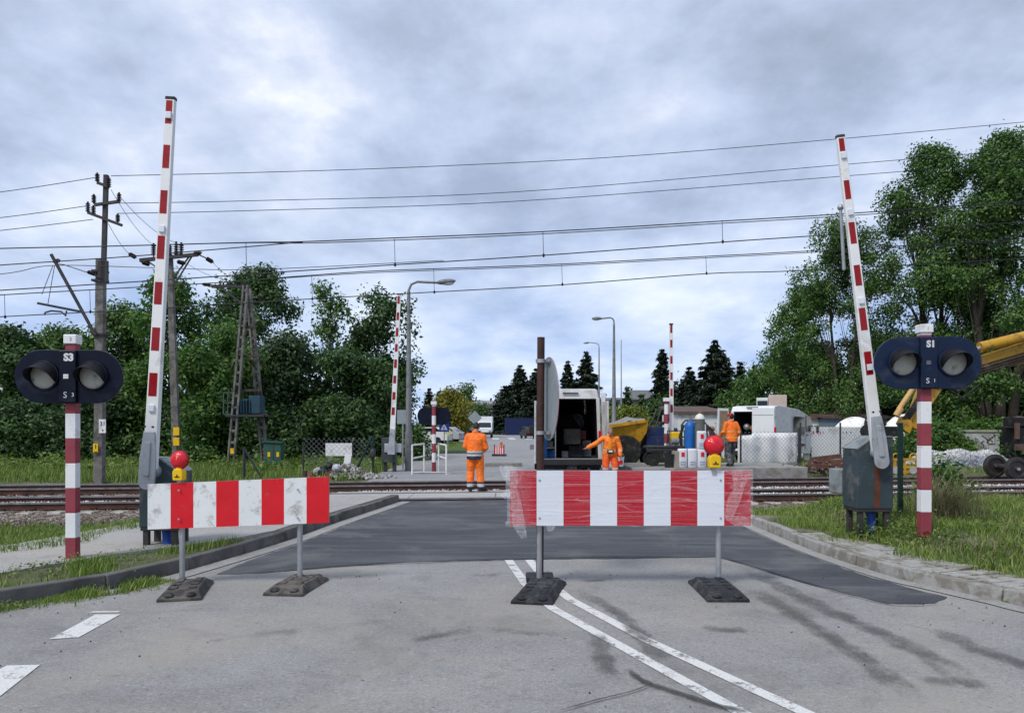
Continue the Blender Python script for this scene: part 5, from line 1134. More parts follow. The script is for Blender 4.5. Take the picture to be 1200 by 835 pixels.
for i, (x, z, sx, sz, m) in enumerate(((-.66, 1.06, .26, .2, M_GREYP), (-.6, 1.42, .3, .22, M_BUMP), (-.68, 1.86, .24, .18, M_STEEL), (-.62, .75, .3, .26, M_BLUEP), (.25, .82, .5, .4, M_BUMP), (.62, .9, .3, .55, M_GREYP), (.1, 1.3, .55, .5, M_INT), (-.12, .72, .22, .22, M_GREYP), (.45, 1.35, .3, .3, mat('dull_red_can', (.14, .03, .025), .6)))):
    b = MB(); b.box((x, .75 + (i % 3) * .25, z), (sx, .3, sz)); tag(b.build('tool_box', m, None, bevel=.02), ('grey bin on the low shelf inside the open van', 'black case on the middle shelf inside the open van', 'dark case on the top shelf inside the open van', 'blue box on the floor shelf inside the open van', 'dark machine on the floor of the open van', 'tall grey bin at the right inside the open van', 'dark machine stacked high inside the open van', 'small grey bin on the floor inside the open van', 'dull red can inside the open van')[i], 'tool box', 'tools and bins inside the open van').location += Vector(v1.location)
b = MB(); 
for k in range(5): b.tube([(.30 + (.14 - .02 * k) * math.cos(t) + .03 * k, .9 - .02 * k, 1.95 + (.10 + .015 * k) * math.sin(t) - .05 * k) for t in [i * .45 for i in range(15)]], .009, 6)
o = b.build('cable_coil', M_STEEL, None); o.location += Vector(v1.location); tag(o, 'coil of grey cable hanging at the back of the open van', 'cable coil')
# the white van on the right
pr_ = P(909, 0, 31.2); a_ = R(-39); wv2 = 1.98
cx = Vector((pr_.x, 31.2, .09)) - Matrix.Rotation(a_, 3, 'Z') @ Vector((wv2 / 2, 0, 0))
v2, ins2 = van('white panel van angled to the right with one rear door open', tuple(cx), a_, M_VANW, wv2, .94, out=[(0, .42), (0, 2.28), (.10, 2.50), (.5, 2.56), (2.9, 2.48), (4.1, 2.24), (4.75, 1.6), (5.4, 1.25), (5.6, .95), (5.6, .42)]); v2.rotation_euler.x = R(-1.2)
b = MB(); b.box((wv2 * .235, -.02, 1.44), (wv2 * .47, .05, 1.72)); dr = b.build('rear_door', M_VANW, v2, bevel=.02)
MB().box((.12, -.055, 1.15), (.05, .03, .16)).build('handle', M_BUMP, dr, bevel=.006)
for z in (.75, 1.9): MB().box((wv2 * .49, -.04, z), (.05, .05, .12)).build('hinge', M_GALV, dr, bevel=.005)
b = MB(); b.box((wv2 * .235, -.05, 2.0), (wv2 * .44, .012, .012)); b.box((wv2 * .235, -.05, .95), (wv2 * .44, .012, .012)); b.build('door_crease', M_GREYP, dr)
door(v2, -wv2 / 2, -1, 62, .55, 2.28, .62, (M_VANW, M_PLY))
b = MB(); b.box((.0, -.06, .55), (wv2, .08, .1)); b.build('sill', M_VANW, v2, bevel=.01)
b = MB(); b.add([(wv2 / 2 + .004, y, z) for y, z in ((2.15, 1.22), (3.5, 1.22), (3.5, 2.0), (2.15, 2.0))], [(0, 1, 2, 3)]); b.build('side_window', M_GLASS, v2, smooth=False)
for q in (2.0, 3.55): b = MB(); b.add([(wv2 / 2 + .004, y, z) for y, z in ((q, .6), (q + .02, .6), (q + .02, 2.1), (q, 2.1))], [(0, 1, 2, 3)]); b.build('door_gap', M_BUMP, v2)
for x, z, r, m in ((-.45, 1.5, .16, M_GALV), (-.2, 1.45, .13, mat('amber_can', (.35, .14, .03), .5))):
    b = MB(); b.ell((x, .6, z), (r, r, r), 14, 8); o = b.build('lamp_globe', m, None); o.location = Matrix.Translation(cx) @ Matrix.Rotation(a_, 4, 'Z') @ o.location; tag(o, 'pale round globe inside the white panel van' if x < -.3 else 'amber round globe inside the white panel van', 'globe', 'round things inside the panel van')

# ------------------------------------------------------------------ wheeled site dumper
M_DUMPY = mat('dumper_yellow', (.52, .27, .012), .5, var=.15, scale=3, dirt=(.2, .12, .04), amt=.3)
M_DNAVY = mat('dumper_navy', (.012, .025, .085), .5, var=.25, dirt=(.05, .05, .06), amt=.3)
Yd = 28.5; dl = P(744, 0, Yd); root = thing('site_dumper', 'yellow skipped site dumper loaded with pale gravel, navy tractor part behind', 'dumper', (dl.x, Yd, .02), 0); o = Vector((dl.x, Yd, .02))
def D(px, py, dy=0): return P(px, py, Yd + dy) - o
sk = [(709, 499), (756, 492), (754, 506), (747, 517), (739, 520), (722, 514), (712, 506)]
b = MB(); pts = [D(*p) for p in sk]
n = len(pts); vs = [p + Vector((0, -.75 if i not in (4, 5) else -.5, 0)) for i, p in enumerate(pts)] + [p + Vector((0, .75 if i not in (4, 5) else .5, 0)) for i, p in enumerate(pts)]
b.add(vs, [tuple(range(n))[::-1], tuple(range(n, 2 * n))] + [(i, (i + 1) % n, n + (i + 1) % n, n + i) for i in range(1, n)]); b.build('skip', M_DUMPY, root, bevel=.02)
b = MB(); b.beam(D(708.5, 500, -.77), D(756.5, 493, -.77), .05, .12); b.build('skip_rim', M_DUMPY, root, bevel=.01)
b = MB(); g_ = [D(711, 499), D(720, 497), D(734, 491), D(745, 493), D(755, 493)]
b.add([p + Vector((0, -.7, -.05)) for p in g_] + [p + Vector((0, 0, .1)) for p in g_] + [p + Vector((0, .7, -.05)) for p in g_], [(i, i + 1, i + 6, i + 5) for i in range(4)] + [(i + 5, i + 6, i + 11, i + 10) for i in range(4)]); gl_ = b.build('gravel_load', mat('grey_gravel', (.22, .22, .225), .95, var=.4, scale=25, bump=.8), None); gl_.location += o; tag(gl_, 'pale gravel heaped in the yellow dumper skip', 'gravel')
c = D(733, 527.5, -.75); wheel(root, c, .56, .4, mat('dumper_rim_red', (.12, .03, .03), .7, var=.3), 'y'); c2 = D(733, 527.5, .75); wheel(root, c2, .56, .4, M_RIM, 'y')
b = MB(); b.box((D(772, 0).x, 0, .95), (1.15, 1.2, .62)); b.prism([(-.6, .0), (.62, 0), (.58, .3), (-.4, .36)], lambda u, v, t: Vector((D(772, 0).x + u, t, 1.25 + v)), -.55, .55); b.build('engine_cover', M_DNAVY, root, bevel=.03)
b = MB(); b.box((D(752, 0).x, 0, .7), (1.5, .5, .2)); b.build('chassis', M_STEEL, root)
for s in (-1, 1):
    wheel(root, (D(768, 0).x, s * .72, .45), .47, .36, M_RIM, 'y')
    b = MB(); b.tube([(D(762, 0).x, s * .5, 1.3), (D(772, 0).x, s * .5, D(0, 480).z), (D(784, 0).x, s * .5, D(0, 480).z), (D(786, 0).x, s * .5, 1.4)], .035, 8); b.build('roll_bar', M_STEEL, root)
b = MB(); b.tube([D(757, 505), D(762, 497), D(768, 487)], .04, 8); b.build('steering_column', M_BLACK, root)
b = MB(); b.box((D(776, 0).x, 0, 1.72), (.4, .5, .12)); b.box((D(781, 0).x, 0, 1.98), (.12, .5, .45)); b.build('seat', M_BLACK, root, bevel=.03)
# gas bottles, sacks, trolley, bucket on the concrete apron
xA, xB = P(742, 0, 24).x, P(955, 0, 24).x
def slab(name, label, x0, x1, y0, y1, z, m, cat): b = MB(); b.add([(x, y, zz) for zz in (-.1, z) for x, y in ((x0, y0), (x1, y0 + .1 * (x1 - x0)), (x1, y1), (x0, y1))], [(3, 2, 1, 0), (4, 5, 6, 7), (0, 1, 5, 4), (1, 2, 6, 5), (2, 3, 7, 6), (3, 0, 4, 7)]); return tag(b.build(name, m, smooth=False, bevel=.02), label, cat)
slab('loading_platform', 'low weathered concrete platform under the gas bottles and sacks', xA, xB, 24.0, 27.6, .33, M_SLAB, 'platform')
ZP = .33
M_CYLB = mat('blue_gas_bottle', (.012, .12, .42), .4, var=.12, dirt=(.05, .1, .2), amt=.25); M_CYLG = mat('grey_gas_bottle', (.11, .115, .105), .5, var=.2, dirt=(.18, .16, .13), amt=.25); M_SHO = mat('pale_bottle_shoulder', (.62, .61, .57), .5, var=.1)
def gas(label, px, Y, r, h, m, sh):
    x = P(px, 0, Y).x; root = thing('gas_bottle', label, 'gas bottle', (x, Y, ZP), 0, 'gas bottles on the platform')
    MB().lathe((0, 0, 0), [(r * .9, 0), (r, .02), (r, h - r * 1.1)], 24).build('cylinder', m, root)
    MB().lathe((0, 0, 0), [(r, h - r * 1.1), (r * .93, h - r * .7), (r * .7, h - r * .3), (r * .35, h - r * .08), (r * .22, h), (.001, h)], 24).build('shoulder', sh, root)
    b = MB(); b.cyl((0, 0, h), (0, 0, h + .1), .035); b.box((.03, 0, h + .06), (.12, .03, .03)); b.build('valve', mat('brass', (.35, .24, .09), .4, .7), root)
gas('blue gas bottle standing left of the grey one', 809, 25.2, .185, 1.50, M_CYLB, M_CYLB); gas('grey gas bottle with a pale shoulder', 820, 24.95, .16, 1.72, M_CYLG, M_SHO)
# hose reel cart hugging the bottles
root = thing('bottle_cart', 'black bottle cart with hoses behind the gas bottles', 'cart', (P(814, 0, 25.5).x, 25.55, ZP)); b = MB()
b.tube([(-.42, 0, .1), (-.42, 0, 1.35), (-.3, 0, 1.5), (.3, 0, 1.5), (.42, 0, 1.35), (.42, 0, .1)], .03, 8); b.box((0, -.15, .06), (.9, .4, .05)); b.build('frame', M_BLACK, root)
for k in range(4): MB().tube([(.36 + .06 * k, -.1 - .03 * k, 1.4 - .05 * k), (.52 + .05 * k, -.2, .95), (.44 + .04 * k, -.16, .45), (.25, -.1, .2 + .1 * k)], .022, 7).build('hose', M_BLACK, root)
for k in range(2): MB().tube([(-.36 - .04 * k, -.1, 1.35), (-.5 - .03 * k, -.15, .95), (-.42, -.1, .5)], .03, 7).build('hose', M_BLACK, root)
for s in (-1, 1): wheel(root, (s * .5, .1, .16), .16, .08)
M_SACK = mat('white_paper_sack', (.62, .62, .64), .75, var=.05, scale=8, bump=.35, bscale=14, dirt=(.42, .44, .52), amt=.3, dscale=16, stretch=(1, 1, 4))
def sack(label, px, z, Y=24.45, red=True, w=.285, h=.60):
    x = P(px, 0, Y).x; root = thing('paper_sack', label, 'sack', (x, Y, z), random.uniform(-.06, .06), 'white sacks with red labels')
    b = MB(); b.loft([((0, 0, 0), w * .5, .10), ((0, 0, .04), w * .56, .12), ((0, 0, h * .5), w * .58, .125), ((0, 0, h * .93), w * .54, .11), ((0, 0, h), w * .50, .06)], 20)
    for i, v in enumerate(b.v): v.x = math.copysign(min(abs(v.x) * 1.12, w * .5), v.x)
    b.build('sack', M_SACK, root)
    if red: MB().box((.0, -.127, h * .70), (.10, .012, .14)).build('red_label', M_SIGRED, root)
    b = MB(); 
    for q in (.18, .30): b.box((.0, -.127, h * q), (.16, .006, .02))
    b.build('print_lines', mat('blue_print', (.2, .25, .42), .7), root)
sack('leftmost white sack with a red label, bottom row', 799.5, ZP); sack('plain white sack between two sacks with red labels', 811, ZP, red=False); sack('white sack with a red label under another sack', 822, ZP); sack('white sack stacked on top of the right one', 822, ZP + .60, h=.56)
b = MB(); b.box((P(791.5, 0, 24.5).x, 24.5, ZP + .26), (.18, .3, .52)); tag(b.build('cardboard_box', mat('kraft_card', (.30, .26, .21), .85, var=.1), bevel=.01), 'tall tan cardboard box left of the white sacks', 'box')
r0 = thing('black_bucket', 'black bucket between the trolley and the tan box', 'bucket', (P(784, 0, 24.4).x, 24.4, ZP)); MB().lathe((0, 0, 0), [(.13, 0), (.165, .40), (.175, .40), (.175, .43), (.155, .43), (.12, .02), (.001, .02)], 22).build('bucket', M_BLACK, r0); MB().tube([(.17 * math.cos(t), 0, .41 - .16 * math.sin(t)) for t in [i * math.pi / 8 for i in range(9)]], .008, 6).build('handle', M_GALV, r0)
# rail trolley with a small pump
root = thing('rail_trolley', 'flat grey rail trolley with small wheels beside the sacks', 'trolley', (P(779, 0, 25.6).x, 25.6, ZP)); b = MB(); b.box((0, 0, .62), (1.3, .9, .08)); b.box((0, -.42, .56), (1.35, .06, .12)); b.build('deck', M_STEEL, root, bevel=.01)
for s in (-.45, .45): wheel(root, (s, -.35, .22), .22, .10, mat('dumper_rim_red', (.12, .03, .03), .7), 'y'); wheel(root, (s, .35, .22), .22, .10, M_RIM, 'y')
root = thing('hydraulic_pump', 'small yellow motor pump standing on the rail trolley', 'pump', (P(792, 0, 25.6).x, 25.6, ZP + .66)); MB().box((0, 0, .28), (.34, .34, .36)).build('motor', M_YEL, root, bevel=.04)
b = MB(); b.tube([(-.3, 0, 0), (-.28, 0, .5), (.28, 0, .5), (.3, 0, 0)], .02, 7); b.build('frame', M_STEEL, root); MB().cyl((-.2, -.2, .15), (.05, -.2, .15), .11).build('tank', M_GREYP, root); MB().tube([(.2, -.1, .3), (.45, -.2, .2), (.5, -.2, -.2)], .02, 7).build('hose', M_BLACK, root)
# bucket held by the bending worker: stands on the rear step side
rb0 = P(726.5, 546, 22.75); r1 = thing('white_bucket', 'white plastic bucket with a red label carried by the bending worker', 'bucket', tuple(rb0)); MB().lathe((0, 0, 0), [(.10, 0), (.125, .24), (.132, .24), (.132, .27), (.115, .27), (.001, .25)], 20).build('bucket', M_WHITE, r1); MB().box((0, -.122, .12), (.13, .012, .11)).build('red_label', M_SIGRED, r1); MB().tube([(.125 * math.cos(t), 0, .26 + .14 * math.sin(t)) for t in [i * math.pi / 8 for i in range(9)]], .007, 6).build('handle', M_GALV, r1)

# ------------------------------------------------------------------ right side: screens, sheds, machines
M_SHEET = mat('white_sheet', (.78, .78, .78), .75, var=.06, scale=1.5, dirt=(.42, .40, .37), amt=.2, dscale=2, bump=.15, bscale=4)
M_CHAIN = mat('fence_wire', (.23, .24, .25), .5, .5)
def mesh_fence(name, label, a, c, h, step=.16, group=None, posts=2, pm=None, brace=False):
    a = Vector(a); c = Vector(c); root = thing(name, label, 'fence', tuple(a), 0, group); d = c - a; L_ = d.length; d.normalize(); b = MB(); r = .0032
    k = 0; 
    for i in range(-int(h / step), int(L_ / step) + 1):
        for s in (1, -1):
            u0 = i * step; u1 = u0 + h; z0, z1 = (0, h) if s > 0 else (h, 0)
            ua, ub = max(u0, 0), min(u1, L_)
            if ub - ua < .02: continue
            za = z0 + (z1 - z0) * (ua - u0) / h; zb = z0 + (z1 - z0) * (ub - u0) / h
            b.beam(d * ua + Vector((0, 0, za)), d * ub + Vector((0, 0, zb)), r * 2, r * 2)
    b.build('wire_mesh', M_CHAIN, root, smooth=False)
    for i in range(posts): p = d * (L_ * i / max(1, posts - 1)); MB().cyl(p + Vector((0, 0, -.2)), p + Vector((0, 0, h + .12)), .035, seg=10).build('post', pm or M_STEEL, root)
    if brace: MB().cyl(d * (L_) + Vector((0, 0, h * .9)), d * (L_ - h * .55) + Vector((0, -.2, 0)), .03, seg=8).build('brace', pm or M_STEEL, root)
    return root
M_GRP = mat('green_fence_post', (.007, .030, .026), .5)
zs = .08
A_, B_ = P(866, 0, 28.6), P(936, 0, 29.3); b = MB(); n = 24; vs = []
for i in range(n + 1):
    f = i / n; x = A_.x + (B_.x - A_.x) * f; y = 28.75 + .7 * f + .05 * math.sin(f * 21)
    for j in range(7): vs.append((x, y + .02 * math.sin(j * 1.9 + f * 13), zs + .02 + (1.28 - .10 * (1 - f) * (f < .25)) * j / 6))
b.add(vs, [(i * 7 + j, i * 7 + 7 + j, i * 7 + 8 + j, i * 7 + j + 1) for i in range(n) for j in range(6)]); o = b.build('white_sheeting', M_SHEET); o.modifiers.new('t', 'SOLIDIFY').thickness = .01; tag(o, 'white sheeting hung on the wire fence in front of the panel van', 'sheeting')
mesh_fence('wire_fence', 'chain link fence in front of the white sheeting', (P(868, 0, 28.5).x, 28.5, zs), (P(936, 0, 29.1).x, 29.1, zs), 1.35, group='chain link fences on the right', posts=2)
A2, B2 = P(942, 0, 34.5), P(1046, 0, 36.5)
b = MB(); b.add([(x, y, z) for y_ in (0, .08) for x, y, z in ((A2.x, 34.5 + y_, .1), (B2.x, 36.5 + y_, .1), (B2.x, 36.5 + y_, 1.55), (A2.x, 34.5 + y_, 1.6))], [(0, 1, 2, 3), (7, 6, 5, 4), (0, 4, 5, 1), (1, 5, 6, 2), (2, 6, 7, 3), (3, 7, 4, 0)]); o = b.build('white_screen_wall', M_SHEET, smooth=False); tag(o, 'long white screen wall with small paint marks behind the fence', 'wall')
wl = o
for i, (px, m) in enumerate(((953, 'r'), (957, 'r'), (961, 'r'), (964, 'r'), (983, 'k'), (987, 'k'), (991, 'k'), (996, 'k'))):
    f = (px - 942) / 104; p = Vector((P(px, 0, 34.5 + 2 * f).x, 34.5 + 2 * f - .012, P(0, 506.5, 34.5 + 2 * f).z)) - o.location; MB().box(p, (.10 if m == 'k' else .07, .01, .09 if i % 2 else .12)).build('paint_mark', M_TEXTB if m == 'k' else M_SIGRED, wl)
mesh_fence('wire_fence', 'chain link fence in front of the white screen wall', (P(938, 0, 31).x, 31.0, .2), (P(1030, 0, 32).x, 32.0, .2), 1.45, group='chain link fences on the right', posts=3)
# sheds
M_SHEDB = mat('blue_grey_shed_wall', (.13, .17, .21), .7, var=.15, scale=2); M_SHEDR = mat('brown_roof_felt', (.10, .065, .055), .8, var=.25); M_SHEDW = mat('white_shed_wall', (.60, .61, .61), .6, var=.08, dirt=(.36, .34, .3), amt=.3)
def shed(label, px0, px1, Y, pt, pb, dep, wm, rm, win=None, name='shed', cat='shed', group='low sheds behind the fence'):
    a, c = P(px0, 0, Y), P(px1, 0, Y); zt, zb = P(0, pt, Y).z, -.05; root = thing(name, label, cat, ((a.x + c.x) / 2, Y + dep / 2, 0), 0, group); w = c.x - a.x
    MB().box((0, 0, (zt + zb) / 2), (w, dep, zt - zb)).build('wall', wm, root, bevel=.01)
    MB().prism([(-dep / 2 - .15, 0), (dep / 2 + .15, .35), (dep / 2 + .15, .48), (-dep / 2 - .15, .13)], lambda u, v, t: Vector((t, u, zt + v)), -w / 2 - .15, w / 2 + .15).build('roof', rm, root)
    if win:
        x0, x1, y0, y1 = win; q0, q1 = P(x0, y0, Y), P(x1, y1, Y); f = MB().box((((q0.x + q1.x) / 2) - root.location.x, -dep / 2 - .01, (q0.z + q1.z) / 2), (q1.x - q0.x, .05, q0.z - q1.z)).build('window', M_SHEDW, root); MB().box((((q0.x + q1.x) / 2) - root.location.x, -dep / 2 - .03, (q0.z + q1.z) / 2), ((q1.x - q0.x) * .9, .03, (q0.z - q1.z) * .85)).build('pane', M_GLASS, f)
    return root
shed('blue grey shed with a small dark window and brown roof', 968, 1040, 41, 490, 520, 4, M_SHEDB, M_SHEDR, (981, 1002, 497, 504)); shed('white walled shed end left of the blue grey shed', 938, 967, 42, 491, 520, 4, M_SHEDW, M_SHEDR)
shed('white container shed with a dark flat roof behind the gas bottles', 795, 849, 37, 485, 545, 4, M_SHEDW, M_SHEDR, None); 
# tarpaulin mound
root = None; b = MB(); c0 = P(1002, 510, 38.5); b.ell((c0.x, 38.5, .6), (1.25, 1.2, 1.5), 28, 14); b.ell((c0.x + .9, 38.9, .5), (.9, 1, 1.3), 20, 10); b.ell((c0.x - 2.6, 38.3, .5), (.9, .8, 1.35), 20, 10); o = b.build('tarpaulin_heap', M_SHEET, remesh=.09); tag(o, 'white tarpaulin covered heap right of the blue grey shed window', 'covered heap')
b = MB(); c0 = P(1062, 0, 39); b.ell((c0.x, 39, .7), (1.3, 1, 1.55), 22, 12); o = b.build('tarpaulin_heap', M_SHEET); tag(o, 'white tarpaulin covered heap behind the excavator stick', 'covered heap')
# lorry behind the white van
Yl = 44; a, c = P(888, 0, Yl), P(921, 0, Yl); root = thing('box_lorry', 'pinkish box lorry with a dark window looming behind the panel van', 'lorry', ((a.x + c.x) / 2 + .68, Yl + 2.1, .2), R(-18)); w = c.x - a.x; zt = P(0, 464.5, Yl).z - .2; b = MB(); b.box((w * .2, 0, (zt + .9) / 2 + .1), (w * .62, 4.2, zt - .9)); b.build('box_body', mat('pinkish_box_body', (.52, .42, .38), .6, var=.1), root, bevel=.03); b = MB(); b.box((-w * .32, 0, zt * .5 + .2), (w * .40, 4.0, zt - .5)); cb = b.build('cab', M_VANW, root, bevel=.05); MB().box((-w * .32, -2.02, zt - .55), (w * .34, .04, .65)).build('window', M_GLASS, cb, bevel=.01)
for s in (-1, 1):
    for y in (-1.2, 1.3): wheel(root, (s * w * .4, y, .4), .42, .25)
b = MB(); 
for k in range(3): b.box((w * .06 + k * .0, -2.115, zt - 1.0 - .12 * k), (.42, .012, .06))
b.build('print_lines', M_TEXTB, root)
# graffiti block
Yg = 33.5; a, c = P(1133, 0, Yg), P(1172, 0, Yg); root = thing('concrete_block', 'whitewashed concrete block sprayed with a black graffiti tag', 'concrete block', ((a.x + c.x) / 2, Yg + .4, .1)); w = c.x - a.x; zt = P(0, 506, Yg).z - .1; MB().box((0, 0, zt / 2), (w, .8, zt)).build('block', mat('whitewashed_concrete', (.42, .42, .41), .85, var=.12, scale=2, dirt=(.25, .24, .21), amt=.4, dscale=3), root, bevel=.03); MB().box((0, 0, zt + .04), (w + .08, .9, .09)).build('coping', mat('lichened_coping', (.30, .29, .22), .9, var=.2), root, bevel=.02)
def gpx(px, py): p = P(px, py, Yg) - Vector(root.location); return Vector((p.x, -.408, p.z))
b = MB()
for st in ([(1150, 509.5), (1158, 515), (1166, 509)], [(1166, 510), (1166, 520), (1158, 519.5), (1156, 514)], [(1153, 516), (1149, 518), (1153, 521), (1151, 526), (1155, 525)], [(1150, 529), (1169, 528)], [(1158, 524), (1159, 534)], [(1152, 526.5), (1149.5, 529), (1152, 531)], [(1166, 526), (1169, 528), (1166, 531)], [(1156, 518), (1160, 514), (1163, 517)]):
    b.tube([gpx(*p) for p in st], .03, 6, flat=.3)
b.build('graffiti', M_TEXTB, root)
b = MB(); b.tube([(P(1108, 535, 34).x, 34, .15), (P(1133, 502, 34).x, 34, P(0, 502, 34).z)], .05, 8); tag(b.build('brace_post', M_GRP), 'slanting green brace post left of the graffiti block', 'post')
# heap of fresh ballast
x0h, x1h = P(1085, 0, 30).x, P(1190, 0, 30).x; r_ = np.random.default_rng(9); n = 6500; u = r_.uniform(0, 1, n); v = r_.uniform(-1, 1, n); hh = (1 - v * v) * .62 * np.minimum(1, np.minimum(u * 9, (1 - u) * 5)) * (.9 + .1 * np.sin(u * 17)); xx = x0h + (x1h - x0h) * u; yy = 30.6 + v * 1.4 + .1 * (xx - x0h) * 0; P_ = np.stack([xx, yy, .02 + hh], 1)
b = MB(); N1, N2 = 40, 12; vs = []
for i in range(N1 + 1):
    for j in range(N2 + 1): uu = i / N1; vv = j / N2 * 2 - 1; vs.append((x0h + (x1h - x0h) * uu, 30.6 + vv * 1.4, -.02 + (1 - vv * vv) * .60 * min(1, uu * 9, (1 - uu) * 5)))
b.add(vs, [(i * 13 + j, i * 13 + 13 + j, i * 13 + 14 + j, i * 13 + j + 1) for i in range(N1) for j in range(N2)]); o = b.build('ballast_heap', mat('fresh_ballast', (.30, .30, .305), .95, var=.4, scale=14)); tag(o, 'long heap of fresh grey ballast below the graffiti block', 'ballast heap')
rocks('ballast_stones', 'fresh pale stones covering the ballast heap', P_, .075, M_STP, 8)
# rail wheelset machine at the right edge
Yr = 22.6 + .125 * 14
root = thing('rail_machine', 'black rail machine on steel wheels at the right edge', 'rail machine', (P(1180, 0, Yr).x, Yr, .06)); o = Vector(root.location)
def RM(px, py, dy=0): return P(px, py, Yr + dy) - o
M_GRIME = mat('greasy_black_steel', (.016, .016, .017), .6, .3, var=.4, scale=6, dirt=(.055, .045, .038), amt=.3); M_WHL = mat('steel_wheel_face', (.05, .044, .042), .5, .5, var=.3, scale=8)
for px, dy in ((1166, .0), (1191, -.7), (1262, -.7)):
    c = RM(px, 545.5 if dy == 0 else 549, dy); b = MB(); b.lathe((0, 0, 0), [(.001, -.09), (.08, -.09), (.10, -.05), (.22, -.045), (.24, -.075), (.31, -.075), (.33, -.02), (.37, -.01), (.37, .03), (.001, .03)], 28, axis='y'); w_ = b.build('rail_wheel', M_WHL, root); w_.location = c; MB().cyl((0, -.13, 0), (0, -.09, 0), .05).build('hub', M_GALV, w_)
b = MB(); b.cyl(RM(1168, 545.5, -.05), RM(1190, 548, -.62), .09, .075); b.build('axle', M_WHL, root)
b = MB(); b.box(RM(1206, 511, .1), (1.25, .8, .6)); b.box(RM(1200, 494, .0), (.9, .7, .3)); b.box(RM(1186, 500.5, .0), (.8, .5, .07)); b.build('engine_box', M_GRIME, root, bevel=.03)
b = MB(); b.tube([RM(1186, 520), RM(1184, 530), RM(1190, 536), RM(1200, 534)], .06, 8); b.tube([RM(1192, 516), RM(1194, 534), RM(1196, 545, -.5)], .07, 8); b.tube([RM(1180, 518, -.2), RM(1178, 528, -.2), RM(1186, 540, -.3)], .035, 7); b.build('linkage', M_GRIME, root)
b = MB(); b.box(RM(1192, 505, -.4), (.12, .12, .5)); b.box(RM(1200, 524, -.4), (.5, .2, .2)); b.ell(RM(1194, 491), (.22, .2, .10), 12, 8); b.build('casting', mat('rusty_casting', (.10, .06, .05), .8, var=.4), root, bevel=.02)
# excavator reaching in from the right
M_EXY = mat('excavator_yellow', (.46, .25, .018), .45, var=.12, scale=3, dirt=(.16, .10, .04), amt=.3, dscale=3); M_EXT = mat('tan_cylinder', (.50, .30, .11), .45, var=.12)
Ye = 27.5; eb = P(1330, 0, Ye); root = thing('excavator', 'yellow excavator boom and stick reaching in from the right edge', 'excavator', (eb.x, Ye, .2)); o = Vector(root.location)
def E(px, py, dy=0): return P(px, py, Ye + dy) - o
b = MB(); b.prism([(E(*p).x, E(*p).z) for p in ((1300, 395), (1205, 399), (1140, 420), (1092, 436), (1085, 446), (1095, 456), (1150, 436), (1205, 424), (1300, 436))], lambda u, v, t: Vector((u, t, v)), -.22, .22); bm_ = b.build('boom', M_EXY, root, bevel=.02)
b = MB(); b.cyl(E(1290, 372, -.34), E(1148, 407, -.34), .19, seg=18); b.build('boom_cylinder', M_EXY, root)
b = MB(); b.cyl(E(1150, 407, -.34), E(1098, 428, -.34), .08); b.build('cylinder_rod', M_GALV, root)
for k in range(4): MB().tube([E(1250, 408 + 3 * k, -.3), E(1205, 412 + 3 * k, -.3), E(1150, 428 + 3.2 * k, -.3), E(1110, 444 + 3 * k, -.3)], .035, 7).build('hose', M_BLACK, root)
b = MB(); b.prism([(E(*p).x, E(*p).z) for p in ((1096, 432), (1108, 446), (1084, 482), (1074, 504), (1066, 500), (1068, 478), (1080, 446))], lambda u, v, t: Vector((u, t, v)), -.16, .16); b.build('stick', M_EXY, root, bevel=.02)
b = MB(); b.cyl(E(1076, 446, -.3), E(1053, 480, -.3), .09, seg=18); b.build('stick_cylinder', M_EXT, root); b = MB(); b.cyl(E(1056, 478, -.3), E(1050, 487, -.3), .12, .11, seg=18); b.build('cylinder_head', M_EXT, root)
for k in range(5): MB().tube([E(1096 - 2 * k, 447, -.3), E(1078 + k, 462 + 2 * k, -.36), E(1063 + 2 * k, 483, -.33), E(1056 + 2 * k, 494, -.2), E(1050 + 3 * k, 503, -.1)], .024, 7).build('hose', M_BLACK, root)
for i in range(10):
    a = R(-70 + 150 * i / 9)
b = MB(); b.tube([E(1108, 452, -.2), E(1122, 458, -.2), E(1136, 452, -.2), E(1142, 440, -.2)], .04, 7); b.tube([E(1112, 456, -.2), E(1128, 466, -.2), E(1146, 452, -.2)], .04, 7); b.build('slack_hose', M_BLACK, root)
# quick hitch and tamping grab
b = MB(); b.prism([(E(*p).x, E(*p).z) for p in ((1054, 488), (1062, 487), (1066, 498), (1062, 508), (1056, 504), (1050, 496))], lambda u, v, t: Vector((u, t, v)), -.25, .05); b.build('quick_hitch', M_EXY, root, bevel=.02)
b = MB(); b.box(E(1022, 503, .1), (.5, .4, .55), rot=(0, .3, 0)); b.box(E(1030, 492, .1), (.3, .3, .5), rot=(0, -.4, 0)); b.box(E(1044, 505, .1), (.55, .4, .35)); b.cyl(E(1017, 505, -.3), E(1017, 505, .3), .26); b.build('rotator', M_GRIME, root, bevel=.03)
for k in range(3): MB().tube([E(1034, 494, -.1), E(1026, 483 - 2 * k, -.2), E(1016, 486, -.15), E(1013, 497, -.1)], .03, 7).build('hose', M_BLACK, root)
b = MB(); b.add([E(*p) for p in ((978, 541, 0), (1012, 521, 0), (1030, 524, 0), (1000, 547, 0), (978, 541, 1.2), (1012, 521, 1.2), (1030, 524, 1.2), (1000, 547, 1.2))], [(0, 1, 2, 3), (7, 6, 5, 4), (0, 4, 5, 1), (1, 5, 6, 2), (2, 6, 7, 3), (3, 7, 4, 0)]); b.build('blade', mat('worn_blade', (.24, .22, .20), .6, .3, var=.25, dirt=(.12, .07, .05), amt=.4), root)
